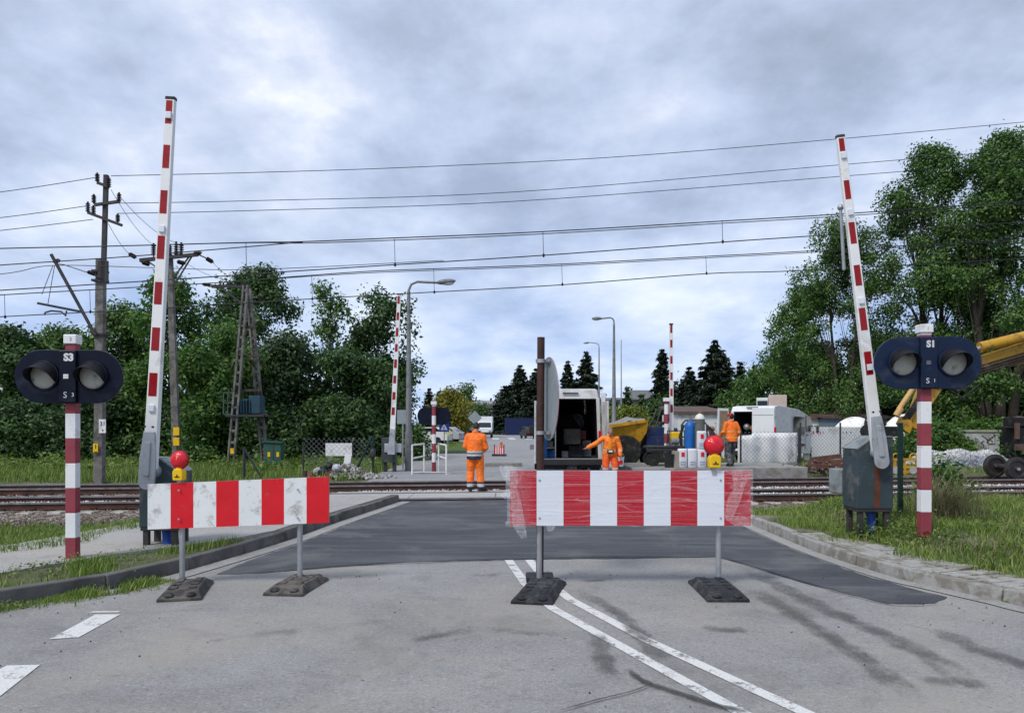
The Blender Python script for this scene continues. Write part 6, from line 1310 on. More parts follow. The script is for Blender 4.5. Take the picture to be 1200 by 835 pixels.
# body beyond the frame edge
b = MB(); b.box((.2, 0, 1.5), (2.6, 2.2, 1.1)); b.build('upper_body', M_EXY, root, bevel=.06); b = MB(); b.box((-.5, -.5, 2.4), (1.2, 1.1, 1.5)); cb = b.build('cab', M_EXY, root, bevel=.06); MB().box((-.5, -1.06, 2.5), (.9, .04, 1.0)).build('cab_window', M_GLASS, cb)
for s in (-1, 1): b = MB(); b.prism([(1.45 * math.cos(t) if abs(math.cos(t)) < .9 else 1.45 * math.copysign(1, math.cos(t)), .38 + .38 * math.sin(t)) for t in [i * math.pi / 10 for i in range(20)]], lambda u, v, t: Vector((u, s * .85 + t, v)), -.22, .22); b.build('crawler_track', M_BLACK, root)
b = MB(); b.beam(E(1300, 415), (-.6, .3, 1.9), .4, .5); b.build('boom_foot', M_EXY, root)
# small yellow rail clamp frame
Yc = 24.6; root = thing('rail_clamp', 'small yellow rail clamp frame with two lifting rings', 'rail clamp', (P(1066, 0, Yc).x, Yc, .06)); o = Vector(root.location)
def Cc(px, py, dy=0): return P(px, py, Yc + dy) - o
b = MB()
for py in (538, 547, 553): b.beam(Cc(1046, py), Cc(1076, py), .08, .08)
for px in (1048, 1060, 1074): b.beam(Cc(px, 537), Cc(px, 556), .07, .07)
b.box(Cc(1061, 551, .05), (.75, .1, .25)); b.build('frame', M_EXY, root)
for px in (1050, 1070): MB().tube([Cc(px, 537) + Vector((.10 * math.cos(t), 0, .10 * math.sin(t) + .06)) for t in [i * math.pi / 8 for i in range(-1, 10)]], .025, 7).build('lifting_ring', M_EXY, root); MB().cyl(Cc(px, 551, -.15), Cc(px, 551, .05), .11).build('roller', M_GALV, root)
b = MB(); p0 = P(1055, 606, 11.6); b.box((p0.x, 11.6, .9 - .05), (.06, .06, 1.75)); tag(b.build('green_post', M_GRP), 'dark green steel post beside the right barrier machine', 'post')
b = MB(); q = P(1056, 0, 11.6); q2 = P(1056, 0, 25)
# rusty scrap rails behind the right barrier machine
M_SCRAP = mat('rusty_scrap', (.13, .06, .045), .85, var=.45, scale=6)
for i, (a, c) in enumerate((((948, 543, 26), (1000, 540, 26.4)), ((955, 546, 25.5), (992, 547, 25.8)), ((950, 538, 27), (985, 534, 27.2)), ((965, 541, 25.8), (1020, 545, 26)))):
    b = MB(); pa, pc = P(*a), P(*c); b.beam(pa, pc, .14, .15); tag(b.build('scrap_rail', M_SCRAP), ('rusty scrap rail at the back of the pile', 'rusty scrap rail lowest in front of the pile', 'rusty scrap rail highest on the pile', 'longest rusty scrap rail running under the excavator blade')[i], 'scrap rail', 'rusty scrap rails')
r_ = np.random.default_rng(31); n = 380; P_ = np.stack([r_.normal(P(968, 0, 25.7).x, .5, n), r_.normal(25.8, .4, n), .12 + r_.exponential(.07, n)], 1); rocks('scrap_heap', 'heap of broken brick and rusty scrap beside the white sheeting', P_, .05, stone_mat('brick_rubble', (.05, .025, .02), (.10, .055, .04), (.20, .16, .13)), 12, 'rubble')
# ------------------------------------------------------------------ people
def skin(name, c): return mat(name, c, .55, var=.10, scale=12)
M_SKIN = skin('skin', (.42, .22, .15)); M_SKIN2 = skin('ruddy_skin', (.38, .18, .13)); M_HAIRD = mat('dark_hair', (.022, .016, .013), .7, var=.3, scale=30); M_HAIRG = mat('cropped_grey_hair', (.16, .135, .12), .8, var=.3, scale=40); M_EYE = mat('eye', (.03, .025, .02), .3)
M_BOOT = mat('work_boot', (.02, .018, .017), .7, var=.3); M_GLOVE = mat('dark_glove', (.05, .045, .045), .8)
OR = (.86, .16, .008)
M_CAPR = mat('red_cap', (.38, .018, .02), .7)
_cl = bpy.data.textures.new('creases', 'CLOUDS'); _cl.noise_scale = .13; _cl.noise_depth = 2
def crease(o, k):
    m = o.modifiers.new('creases', 'DISPLACE'); m.texture = _cl; m.strength = k; m.mid_level = .5; m.texture_coords = 'LOCAL'
def hand(b, wrist, aim, palm_n, curl=.5, k=1.0, side=1):
    """palm, four unequal bent fingers and a thumb leaving the side of the palm"""
    w = Vector(wrist); d = Vector(aim).normalized(); n = Vector(palm_n); n = (n - d * n.dot(d)).normalized(); s = d.cross(n) * side
    pc = w + d * .05 * k; b.ell(pc, (.042 * k, .020 * k, .052 * k), 12, 8, rot=Matrix((s, n, d)).transposed().to_euler())
    for i, L_ in enumerate((.070, .080, .074, .058)):
        r0 = w + d * .085 * k + s * (.030 - .020 * i) * k; c = curl * 1.1; pts = [r0 - d * .02]; p = r0; dd = d.copy()
        for j, f in enumerate((.45, .32, .23)):
            p = p + dd * L_ * f * k; pts.append(p.copy()); q = Matrix.Rotation(c * (.8, 1.0, .7)[j], 3, s * (1 if side > 0 else -1)); e = q @ dd; dd = e if (e - dd).dot(n) * -1 > 0 else Matrix.Rotation(-c * (.8, 1., .7)[j], 3, s * (1 if side > 0 else -1)) @ dd
        b.tube(pts, [.0095 * k, .0095 * k, .009 * k, .0075 * k], 8)
    t0 = w + d * .03 * k + s * .035 * k; b.tube([t0 - s * .02, t0 + (s * .7 + d * .6) * .03 * k, t0 + (s * .7 + d * 1.1 - n * .3) * .05 * k], [.012 * k, .011 * k, .009 * k], 8)
def limb(b, pts, rs, seg=14):
    b.tube(pts, rs, seg)
    for p, r in zip(pts, rs): b.ell(p, r, seg, 8)
def torso(b, pel, chest, neck, rx, ry, k=1.0, drop=.12):
    pel, chest, neck = Vector(pel), Vector(chest), Vector(neck); ax = (pel - chest).normalized()
    rings = [(pel + ax * drop, rx * 1.06, ry * 1.12), (pel, rx * 1.08, ry * 1.14), (pel.lerp(chest, .5), rx * 1.02, ry * 1.08), (chest, rx * 1.02, ry * 1.06), (chest.lerp(neck, .45), rx * .92, ry * .86), (chest.lerp(neck, .75), rx * .62, ry * .66), (neck, .07 * k, .065 * k)]
    b.loft(rings, 20)
def person(label, loc, rz, J, jacket, trousers, hair, skin_m=M_SKIN, cap=None, jk=True, glove=False, face=True, group='workers at the crossing', curl=(.5, .5), open_j=False, collar=None):
    root = thing('person', label, 'person', loc, rz, group); V_ = {k: Vector(v) for k, v in J.items()}
    hd = V_['head']; fw = V_.get('look', Vector((0, 1, 0))).normalized(); up = Vector((0, 0, 1)); up = (up - fw * up.dot(fw)).normalized(); sd = fw.cross(up)
    Mh = Matrix((sd, fw, up)).transposed(); eu = Mh.to_euler(); H = lambda x, y, z: hd + Mh @ Vector((x, y, z))
    # body: head, neck, trunk, limbs and hands as one surface
    b = MB(); b.ell(H(0, -.008, .03), (.077, .098, .098), 20, 14, rot=eu); b.ell(H(0, .022, -.045), (.058, .072, .072), 18, 12, rot=eu); b.ell(H(0, .05, -.085), (.035, .035, .03), 12, 8, rot=eu)
    b.tube([H(0, .088, .015), H(0, .115, -.025), H(0, .095, -.035)], [.011, .017, .012], 10)
    for s in (-1, 1): b.ell(H(s * .078, -.005, -.012), (.012, .024, .034), 10, 8, rot=eu); b.ell(H(s * .03, .087, .022), (.022, .012, .010), 10, 6, rot=eu)
    b.ell(H(0, .088, -.062), (.026, .012, .010), 10, 6, rot=eu)
    limb(b, [V_['neck'] - Vector((0, 0, .04)), H(0, -.015, -.06)], [.062, .056])
    torso(b, V_['pel'], V_['chest'], V_['neck'], .15, .10)
    for s in 'lr':
        limb(b, [V_['sh' + s], V_['el' + s], V_['wr' + s]], [.05, .040, .028]); limb(b, [V_['hip' + s], V_['kn' + s], V_['an' + s]], [.08, .055, .040])
        hd_ = V_.get('hand' + s, (V_['wr' + s] - V_['el' + s])); hand(b, V_['wr' + s], hd_, V_.get('palm' + s, Vector((1 if s == 'r' else -1, 0, 0)) * -1), curl[0 if s == 'l' else 1], side=1 if s == 'l' else -1)
        f = V_.get('foot' + s, Vector((0, 1, 0))).normalized(); b.tube([V_['an' + s] - f * .03 - Vector((0, 0, .03)), V_['an' + s] + f * .14 - Vector((0, 0, .05))], [.035, .03], 10)
    b.build('body', skin_m, root, remesh=.0075)
    if face:
        for s in (-1, 1): b = MB(); b.ell(H(s * .031, .089, .004), (.011, .006, .006), 10, 6, rot=eu); b.build('eye', M_EYE, root)
    # hair or cap
    if hair:
        b = MB(); b.ell(H(0, -.020, .046), (.082, .099, .092), 20, 12, rot=eu); b.ell(H(0, -.055, .0), (.074, .06, .075), 18, 10, rot=eu); b.build('hair', hair, root, remesh=.008)
    if cap:
        b = MB(); b.ell(H(0, -.008, .050), (.088, .108, .094), 20, 12, rot=eu); b.build('cap', cap, root); b = MB(); b.ell(H(0, .10, .062), (.07, .07, .010), 16, 6, rot=eu); b.build('cap_peak', cap, root)
    # trousers
    b = MB(); b.loft([(V_['pel'] + Vector((0, 0, -.10)), .165, .125), (V_['pel'], .172, .128), (V_['pel'] + Vector((0, 0, .10)), .16, .118)], 20)
    for s in 'lr':
        h, k, a = V_['hip' + s], V_['kn' + s], V_['an' + s]; m1 = h.lerp(k, .5); m2 = k.lerp(a, .55)
        limb(b, [h, m1, k, m2, a + Vector((0, 0, .015))], [.118, .112, .098, .094, .088])
    tr = b.build('trousers', trousers, root, remesh=.014); crease(tr, .035)
    for s in 'lr':
        a = V_['an' + s]; f = V_.get('foot' + s, Vector((0, 1, 0))).normalized(); b = MB(); sx = Vector((f.y, -f.x, 0))
        b.tube([a + Vector((0, 0, .05)), a - Vector((0, 0, .02)), a - Vector((0, 0, .05))], [.056, .058, .06], 14); b.tube([a - f * .05 - Vector((0, 0, .045)), a + f * .05 - Vector((0, 0, .045)), a + f * .14 - Vector((0, 0, .055)), a + f * .185 - Vector((0, 0, .06))], [.045, .052, .047, .028], 14, flat=1.0); b.box(a + f * .055 - Vector((0, 0, .075)), (.095, .27, .03), rot=(0, 0, math.atan2(-f.x, f.y))); b.build('boot', M_BOOT, root, remesh=.012)
    if jacket:
        b = MB(); pel, ch, nk = V_['pel'], V_['chest'], V_['neck']; torso(b, pel, ch, nk, .195, .14, drop=.14)
        for s in 'lr':
            sh, el, wr = V_['sh' + s], V_['el' + s], V_['wr' + s]; m1 = sh.lerp(el, .5); m2 = el.lerp(wr, .5)
            limb(b, [sh, m1, el, m2, wr.lerp(el, .06)], [.080, .078, .074, .070, .062]); limb(b, [ch.lerp(nk, .5), sh], [.085, .078])
        b.tube([nk - Vector((0, 0, .02)), nk + Vector((0, -.005, .045))], [.082, .072], 16)
        crease(b.build('jacket', jacket, root, remesh=.014), .05)
    return root, V_, H
SIL = (.42, .43, .42); NVY = (.012, .016, .045)
M_JK1 = banded('orange_jacket_navy_hem', OR, [(.70, .885, NVY), (.885, .935, SIL), (.935, .965, NVY), (.965, 1.01, SIL)])
M_TR1 = banded('orange_trousers_silver_cuffs', (.85, .17, .01), [(.0, .125, NVY), (.125, .20, SIL), (.20, .245, NVY)])
p = P(557, 0, 19.15)
person('worker in orange jacket and trousers with dark hair, seen from behind on the crossing', (p.x, 19.15, .03), R(-4),
    dict(head=(.015, .09, 1.585), look=(.05, .85, -.55), neck=(.0, .03, 1.46), chest=(0, .0, 1.30), pel=(-.01, -.01, .95), shl=(-.18, .01, 1.375), shr=(.185, .01, 1.37), ell=(-.25, .03, 1.12), elr=(.26, .03, 1.10), wrl=(-.16, .24, 1.03), wrr=(.17, .23, 1.00), handl=(.5, .7, -.2), handr=(-.5, .7, -.2),
         hipl=(-.10, 0, .88), hipr=(.10, 0, .88), knl=(-.115, .05, .50), knr=(.115, .04, .50), anl=(-.125, .0, .10), anr=(.145, -.02, .10), footl=(-.1, 1, 0), footr=(.75, .7, 0)), M_JK1, M_TR1, M_HAIRD, face=False)
M_JK2 = banded('orange_work_jacket', (.85, .20, .015), [(.955, .985, SIL)])
M_TR2 = banded('red_orange_work_trousers', (.78, .10, .008), [(.40, .46, (.55, .5, .45)), (.16, .22, (.55, .5, .45))])
M_TOP2 = mat('bright_orange_top', (.80, .22, .01), .75, var=.1, scale=8)
p = P(715, 0, 22.7)
r2, V2, H2 = person('grey haired worker in open orange jacket reaching his arm to the van', (p.x, 22.7, -.03), R(176),
    dict(head=(.0, .13, 1.50), look=(.12, 1, -.25), neck=(0, .06, 1.37), chest=(0, .02, 1.22), pel=(.02, -.02, .90), shl=(-.20, .02, 1.31), shr=(.20, .03, 1.32), elr=(.44, .14, 1.16), wrr=(.66, .20, 1.05), ell=(-.28, .02, 1.05), wrl=(-.29, .12, .80), handr=(.9, .2, -.35), handl=(-.05, .1, -1), palmr=(0, 0, -1),
         hipl=(-.10, -.02, .84), hipr=(.11, -.02, .84), knl=(-.14, .08, .47), knr=(.13, .05, .47), anl=(-.15, .0, .10), anr=(.15, -.03, .10)), M_JK2, M_TR2, M_HAIRG, M_SKIN2, curl=(1.1, .4))
# the open front: a panel of bright top and the black belt pouch
b = MB(); b.loft([((.01, .085, .82), .085, .075), ((.01, .10, 1.0), .085, .075), ((.0, .115, 1.2), .075, .07), ((0, .125, 1.33), .055, .05)], 16); b.build('top', M_TOP2, r2)
b = MB(); b.box((-.0, .185, .93), (.19, .06, .12)); po = b.build('belt_pouch', M_BLACK, r2, bevel=.015); b = MB(); b.box((-.0, .22, .945), (.11, .012, .05)); b.build('pouch_label', M_WHITE, po)
# plate he holds over the rear step
M_JK3 = banded('bright_orange_jacket', (.88, .17, .01), [(1.12, 1.155, (.75, .33, .08)), (.93, .96, (.75, .33, .08))])
def camo():
    t = NT('patterned_dark_trousers'); n = t.noise(11, 3, .6, 1.0); t.color(t.ramp(n, [(.40, (.018, .02, .026)), (.50, (.05, .055, .06)), (.60, (.15, .15, .155))])); t.set(Roughness=.85); return t.mat
p = P(857, 0, 25.2)
person('worker in red cap and orange jacket walking past the panel van door', (p.x, 25.2, .33), R(22),
    dict(head=(.0, .04, 1.61), look=(-.1, 1, -.12), neck=(.0, .0, 1.46), chest=(0, .0, 1.29), pel=(.0, -.01, .95), shl=(-.19, .01, 1.39), shr=(.19, .0, 1.39), ell=(-.26, .06, 1.13), elr=(.25, -.06, 1.12), wrl=(-.25, .27, .98), wrr=(.24, .10, .93), handl=(-.2, 1, -.3),
         hipl=(-.10, 0, .88), hipr=(.09, 0, .88), knl=(-.10, .06, .50), knr=(.09, .07, .50), anl=(-.09, -.06, .10), anr=(.10, .12, .10)), M_JK3, camo(), M_HAIRD, cap=M_CAPR, face=True)
M_SHIRT = mat('greyish_shirt', (.34, .29, .27), .8, var=.12, scale=7)
p = P(834, 0, 25.9)
person('bald worker in a greyish shirt crouching behind the gas bottles', (p.x, 25.9, .33), R(170),
    dict(head=(.0, .22, 1.20), look=(.1, .95, -.35), neck=(0, .13, 1.06), chest=(0, .07, .91), pel=(0, -.12, .58), shl=(-.19, .10, 1.0), shr=(.19, .10, 1.0), ell=(-.28, .28, .80), elr=(.28, .30, .80), wrl=(-.14, .46, .66), wrr=(.14, .46, .66),
         hipl=(-.11, -.10, .52), hipr=(.11, -.10, .52), knl=(-.20, .33, .52), knr=(.20, .32, .50), anl=(-.17, .05, .10), anr=(.17, .04, .10)), M_SHIRT, mat('dark_work_trousers', (.03, .035, .05), .85), None, M_SKIN2)
# ------------------------------------------------------------------ masts and poles on the left
M_CONC = mat('weathered_concrete_mast', (.17, .16, .15), .9, var=.25, scale=3, bump=.4, dirt=(.07, .065, .06), amt=.45, dscale=2.5); M_INS = mat('brown_glazed_insulator', (.030, .016, .012), .3, var=.3); M_WIRE = mat('wire', (.03, .032, .036), .6, .3)
def insulator(root, c, h=.34, r=.075, d=(0, 0, 1)):
    b = MB(); n = 5; pr_ = [(.015, 0)]
    for k in range(n): z = h * (.15 + .75 * k / n); pr_ += [(r * .45, z), (r, z + h * .03), (r, z + h * .07), (r * .45, z + h * .1)]
    pr_ += [(r * .4, h), (.001, h)]; b.lathe((0, 0, 0), pr_, 12); o = b.build('insulator', M_INS, root); o.location = c; o.rotation_euler = Vector(d).to_track_quat('Z', 'Y').to_euler(); return o
Ym = 22.6; mp = P(117, 0, Ym); root = thing('catenary_mast', 'tall grey catenary mast with plate 31 and dark crossarms on top', 'catenary mast', (mp.x, Ym, -.1)); o = Vector(root.location)
def Mm(px, py, dy=0): return P(px, py, Ym + dy) - o
b = MB(); b.beam(Mm(116.5, 572), Mm(118.5, 303), .27, .22, w2=.24, h2=.20); mb = b.build('concrete_shaft', M_CONC, root, bevel=.02)
b = MB(); b.beam(Mm(121, 330, -.12), Mm(124.5, 205, -.12), .12, .10); b.box(Mm(121, 318, -.13), (.28, .08, .62)); b.build('steel_extension', M_STEEL, root)
for (xa, ya, xb, yb) in ((114, 214, 128, 219), (111, 240, 140, 236), (103, 249, 143, 264)):
    b = MB(); b.beam(Mm(xa, ya, -.2), Mm(xb, yb, -.2), .07, .08); b.build('crossarm', M_STEEL, root)
for (x, y, h) in ((114, 214, 11), (127.5, 221, 13), (110, 239, 11), (139.5, 238, 12), (103, 250, 13), (109.5, 252, 11), (138, 261, 10)): insulator(root, Mm(x, y, -.2), h / F * Ym * 1.05, .065)
b = MB(); b.box(Mm(120, 499, -.16), (.20, .02, .40)); pl = b.build('number_plate', M_WHITE, root); text('31', .17, M_TEXTB, pl, TF(Mm(120, 496, -.18)), name='lettering'); text('9', .10, M_TEXTB, pl, TF(Mm(120, 504, -.18)), name='lettering')
MB().box(Mm(112, 524.5, -.18), (.14, .02, .26)).build('warning_plate', M_YEL, root); b = MB(); b.box(Mm(112, 523, -.195), (.02, .01, .12)); b.box(Mm(112, 529, -.195), (.08, .01, .02)); b.build('warning_mark', M_TEXTB, root)
b = MB(); b.tube([Mm(112, 393, -.2), Mm(60, 298, -.2)], .05, 8); b.tube([Mm(95, 365, -.2), Mm(44, 355, -.2)], .035, 7); b.tube([Mm(78, 364, -.2), Mm(77, 370, -.2), Mm(72, 365, -.2), Mm(60, 364, -.2), Mm(53, 366, -.2), Mm(52, 369, -.2)], .025, 7); b.build('cantilever', M_STEEL, root)
b = MB(); b.tube([Mm(66, 309, -.2), Mm(75, 310, -.2), Mm(102, 319, -.2), Mm(118, 326, -.2)], .014, 6); b.tube([Mm(64, 311, -.2), Mm(56, 357, -.2)], .01, 5); b.tube([Mm(62, 311, -.2), Mm(49, 345, -.2)], .01, 5); b.build('stay_wire', M_WIRE, root)
insulator(root, Mm(102, 318, -.2), .26, .06, (1, 0, -.35)); insulator(root, Mm(62, 307, -.2), .22, .06, (1, 0, .3))
for y in (318, 329, 392): MB().box(Mm(117.5, y), (.36, .34, .06)).build('clamp_band', M_STEEL, root)
# second pole with a wide crossarm
Yp = 31; pp = P(207, 0, Yp); root = thing('power_pole', 'leaning grey power pole with a wide insulator crossarm', 'power pole', (pp.x, Yp, 0)); o = Vector(root.location)
def M2(px, py, dy=0): return P(px, py, Yp + dy) - o
b = MB(); b.beam(M2(208, 552), M2(199, 300), .32, .24, w2=.22, h2=.18); b.build('concrete_shaft', M_CONC, root, bevel=.03)
b = MB(); b.beam(M2(164, 305, -.2), M2(232, 298, -.2), .12, .14); b.build('crossarm', M_STEEL, root)
b = MB(); 
for x0, y0, x1, y1 in ((222, 300, 203, 326), (225, 300, 206, 331), (172, 305, 196, 322)): b.beam(M2(x0, y0, -.15), M2(x1, y1, -.15), .05, .05)
b.build('arm_brace', M_STEEL, root)
for x, h in ((180, 16), (199, 15), (206.5, 18), (212.5, 17)): insulator(root, M2(x, 301, -.2), h / F * Yp, .10)
for x0, y0, dx, dz in ((160, 302, -1, .55), (176, 310, -1, .3), (226, 297, 1, .1), (241, 302, 1, -.6), (207, 306, 1, -.3)): insulator(root, M2(x0, y0, -.2), .36, .09, (dx, 0, dz))
b = MB(); b.tube([M2(232, 298, -.2), M2(241, 302, -.2)], .03, 6); b.build('arm_hook', M_STEEL, root)
for y in (505, 517): MB().box(M2(206.5, y, -.21), (.24, .02, .32)).build('warning_plate', M_YEL, root)
# A-frame transformer pole
Yt = 29; tp = P(285, 0, Yt); root = thing('transformer_tower', 'concrete A-frame tower carrying a blue transformer on a platform', 'transformer tower', (tp.x, Yt, 0)); o = Vector(root.location)
def M3(px, py, dy=0): return P(px, py, Yt + dy) - o
def lattice(p0, p1, w0, w1, name='leg'):
    b = MB(); d = (p1 - p0); s = Vector((1, 0, 0))
    for q in (-1, 1): b.beam(p0 + s * q * w0 / 2, p1 + s * q * w1 / 2, .07, .15)
    for k in range(16): f = (k + .5) / 16; c = p0.lerp(p1, f); b.box(c, (w0 + (w1 - w0) * f, .10, .09))
    return b.build(name, M_CONC, root)
lattice(M3(270, 552), M3(288, 334), .23, .15); lattice(M3(311, 546, .6), M3(291, 338, .6), .21, .14)
for (xa, ya, xb, yb, w) in ((248, 335, 292, 336, .10), (280, 383, 300, 383, .09), (276, 418, 306, 416, .09), (272, 457, 302, 457, .08), (270, 487, 314, 486, .12)):
    b = MB(); b.beam(M3(xa, ya, .1), M3(xb, yb, .1), w, w); b.build('crossarm', M_STEEL, root)
b = MB(); b.beam(M3(258, 336, .1), M3(284, 356, .1), .07, .07); b.build('arm_brace', M_STEEL, root)
for x, y, dx, dz in ((248, 334, -1, .1), (276, 422, -.4, -1), (294, 420, .4, -1), (305, 420, .5, -1), (303, 345, .2, -1)): insulator(root, M3(x, y, .1), .36, .07, (dx, 0, dz))
b = MB(); b.box(M3(291, 487, .3), (1.45, .9, .07)); b.build('platform', M_STEEL, root)
M_TRB = mat('blue_transformer_paint', (.018, .058, .09), .5, var=.2, dirt=(.05, .06, .06), amt=.3)
b = MB(); b.box(M3(301, 474, .3), (.42, .6, .66)); b.box(M3(286, 476, .3), (.50, .55, .55)); 
for k in range(5): b.box(M3(280 + k * 3.2, 476, .0), (.03, .14, .5))
tr_ = b.build('transformer', M_TRB, root, bevel=.02)
for x in (281, 287, 300, 305): insulator(root, M3(x, 466, .3), .3, .06)
b = MB(); g = [M3(262, 460), M3(273, 459), M3(273, 485), M3(262, 485)]
for i in range(4): b.beam(g[i], g[(i + 1) % 4], .035, .035)
b.beam(M3(267, 459), M3(267, 485), .03, .03); b.beam(M3(262, 472), M3(273, 472), .03, .03); b.build('platform_railing', mat('green_grey_rail', (.05, .09, .085), .6), root)
MB().box(M3(272, 528, -.2), (.13, .02, .2)).build('warning_plate', M_YEL, root)
cb = P(321, 545, 29.6); root = thing('green_cabinet', 'green electrical cabinet with yellow plates beside the transformer tower', 'electrical cabinet', (cb.x, 29.6, .0)); M_CABG = mat('green_cabinet_paint', (.028, .085, .065), .6, var=.2, dirt=(.06, .07, .05), amt=.3)
MB().box((0, 0, .52), (.66, .45, 1.0)).build('housing', M_CABG, root, bevel=.01); MB().prism([(-.38, 1.02), (.38, .98), (.38, 1.03), (-.38, 1.09)], lambda u, v, t: Vector((u, t, v)), -.28, .28).build('roof', M_CABG, root)
for x in (-.12, .22): MB().box((x, -.235, .55), (.10, .012, .18)).build('warning_plate', M_YEL, root)
MB().box((.05, -.23, .52), (.012, .012, .9)).build('door_gap', M_BLACK, root)

# ------------------------------------------------------------------ left lineside bits
for i, (px, py, t, lab) in enumerate(((286, 566, 522, 'black steel fence post with a slanting brace'),)):
    g0 = P(px, py, 23.6); root = thing('fence_post', lab, 'fence post', (g0.x, 23.6, -.05)); z = P(0, t, 23.6).z; MB().cyl((0, 0, 0), (0, 0, z), .045).build('post', M_STEEL, root); MB().cyl((0, 0, z * .97), (P(308, 0, 23.6).x - g0.x, 0, .05), .035).build('brace', M_STEEL, root)
g0 = P(437, 0, 25.5); root = thing('fence_post', 'green steel fence post with brace right of the white board', 'fence post', (g0.x, 25.5, -.02)); z = P(0, 510, 25.5).z; MB().cyl((0, 0, 0), (0, 0, z), .04).build('post', M_GRP, root); MB().cyl((-.02, 0, z), (P(419, 0, 25.5).x - g0.x, 0, .3), .035).build('brace', M_GRP, root); MB().ell((0, -.03, .75), (.11, .08, .18), 12, 8).build('clamp_block', M_STEEL, root)
g0 = P(355.5, 0, 25.5); root = thing('fence_post', 'thin dark fence post left of the white board', 'fence post', (g0.x, 25.5, -.02)); MB().cyl((0, 0, 0), (0, 0, P(0, 517, 25.5).z), .03).build('post', M_STEEL, root)
mesh_fence('wire_fence', 'sagging chain link fence behind the rubbish heap', (P(356, 0, 26).x, 25.9, 0), (P(436, 0, 26).x, 25.9, 0), 1.25, .17, posts=0)
g0 = P(347, 0, 21.4); b = MB(); b.cyl((g0.x, 22.3, -.1), (g0.x, 22.3, .36), .075, .07, 10); tag(b.build('timber_stump', mat('dark_timber', (.075, .05, .035), .9, var=.3)), 'short brown timber stump behind the left closure board', 'stump')
g0 = P(397, 0, 27.5); root = thing('white_board', 'blank white board on two legs behind the rubbish heap', 'sign board', (g0.x, 27.5, 0)); q0, q1 = P(382, 519, 27.5), P(413, 534, 27.5); MB().box((0, 0, (q0.z + q1.z) / 2), (q1.x - q0.x, .03, q0.z - q1.z)).build('panel', M_WHITE, root, bevel=.006)
for s in (-.35, .35): MB().cyl((s, .04, 0), (s, .04, q0.z), .025).build('leg', M_GALV, root)
b = MB(); q = P(407, 541, 25.2); b.box(q, (.22, .05, .48), rot=(0, .15, 0)); tag(b.build('white_plank', M_WHITE, bevel=.008), 'white plank leaning behind the rubbish heap', 'plank')
# rubbish heap
r_ = np.random.default_rng(51); n = 900; c = P(398, 0, 24.4); P_ = np.stack([r_.normal(c.x + .25, .48, n), r_.normal(24.4, .3, n), np.zeros(n)], 1); P_[:, 2] = .02 + .42 * np.exp(-((P_[:, 0] - c.x - .2) / .65) ** 2) * np.exp(-((P_[:, 1] - 24.4) / .5) ** 2) * r_.uniform(.3, 1, n)
rocks('rubble_heap', 'heap of grey rubble and broken slabs beside the track', P_, .07, stone_mat('grey_rubble', (.12, .11, .10), (.24, .225, .21), (.42, .41, .39)), 13, 'rubble')
for i, (px, py, s, c_, lab) in enumerate(((379, 553, .22, (.015, .018, .035), 'dark blue bag on the rubbish heap'), (386, 556, .17, (.30, .025, .04), 'dull red bag on the rubbish heap'), (394, 549, .18, (.45, .46, .52), 'pale crumpled bag on the rubbish heap'), (373, 552, .16, (.40, .38, .36), 'light tyre shaped rubbish at the heap left end'), (365, 556, .14, (.18, .05, .05), 'small dark red bag at the heap left end'), (386, 545, .14, (.012, .012, .014), 'black bag on top of the rubbish heap'))):
    q = P(px, py, 24.1); b = MB(); b.ell(q, (s, s * .8, s * .75), 14, 9, rot=(.2 * i, .3, i)); rd = random.Random(i)
    for v in b.v: v += Vector((rd.uniform(-1, 1), rd.uniform(-1, 1), rd.uniform(-1, 1))) * s * .14
    tag(b.build('rubbish_bag', mat('rubbish_' + str(i), c_, .6, var=.3)), lab, 'bag', 'bags on the rubbish heap')

# ------------------------------------------------------------------ lamp posts and street signs
M_LAMPG = mat('lamp_post_grey', (.20, .205, .21), .6, .2, var=.15, scale=2, dirt=(.11, .11, .11), amt=.3)
def lamp_post(label, px, Y, base_py, top_py, arm, head, r0=.13, r1=.06, g='street lamps'):
    x = P(px, 0, Y).x; z0 = P(0, base_py, Y).z; z1 = P(0, top_py, Y).z; root = thing('street_lamp', label, 'street lamp', (x, Y, z0), 0, g); H = z1 - z0; o = Vector((x, Y, z0))
    b = MB(); b.tube([(0, 0, 0), (0, 0, H * .21), (0, 0, H * .22), (0, 0, H * .95)], [r0 * 1.25, r0 * 1.2, r0, r1], 14); b.build('post', M_LAMPG, root)
    e = P(arm[0], arm[1], Y) - o; sg = 1 if e.x > 0 else -1; c = min(.35, abs(e.x) * .3)
    b = MB(); b.tube([(0, 0, H * .93), (0, 0, H - c), (sg * c * .3, 0, H - c * .3), (sg * c, 0, H), e], r1 * .75, 10); b.build('arm', M_LAMPG, root)
    h = P(head[0], head[1], Y) - o; b = MB(); d = (h - e).length; m = (h + e) / 2; b.ell(m, (d * .56, .15, .10), 16, 8, rot=(0, -math.atan2((h - e).z, (h - e).x), 0)); lh = b.build('lamp_head', M_LAMPG, root); b = MB(); b.ell(m - Vector((0, 0, .05)) + Vector((sg * d * .1, 0, 0)), (d * .36, .12, .08), 14, 6); b.build('diffuser', mat('lamp_glass', (.55, .56, .56), .3), lh)
    return root
lamp_post('tall street lamp left of the standing worker, arm to the right', 479, 28, 553, 330, (512, 331), (533, 329), .115, .06)
lamp_post('street lamp right of the open van, arm to the left', 719.5, 46, 525, 372, (705, 373), (694, 373), .13, .06)
lamp_post('small far street lamp above the open van', 702, 90, 512, 402, (691, 401), (684, 402), .12, .06); lamp_post('distant street lamp over the yellowing tree', 533, 105, 508, 455, (541, 456), (547, 455), .1, .06)
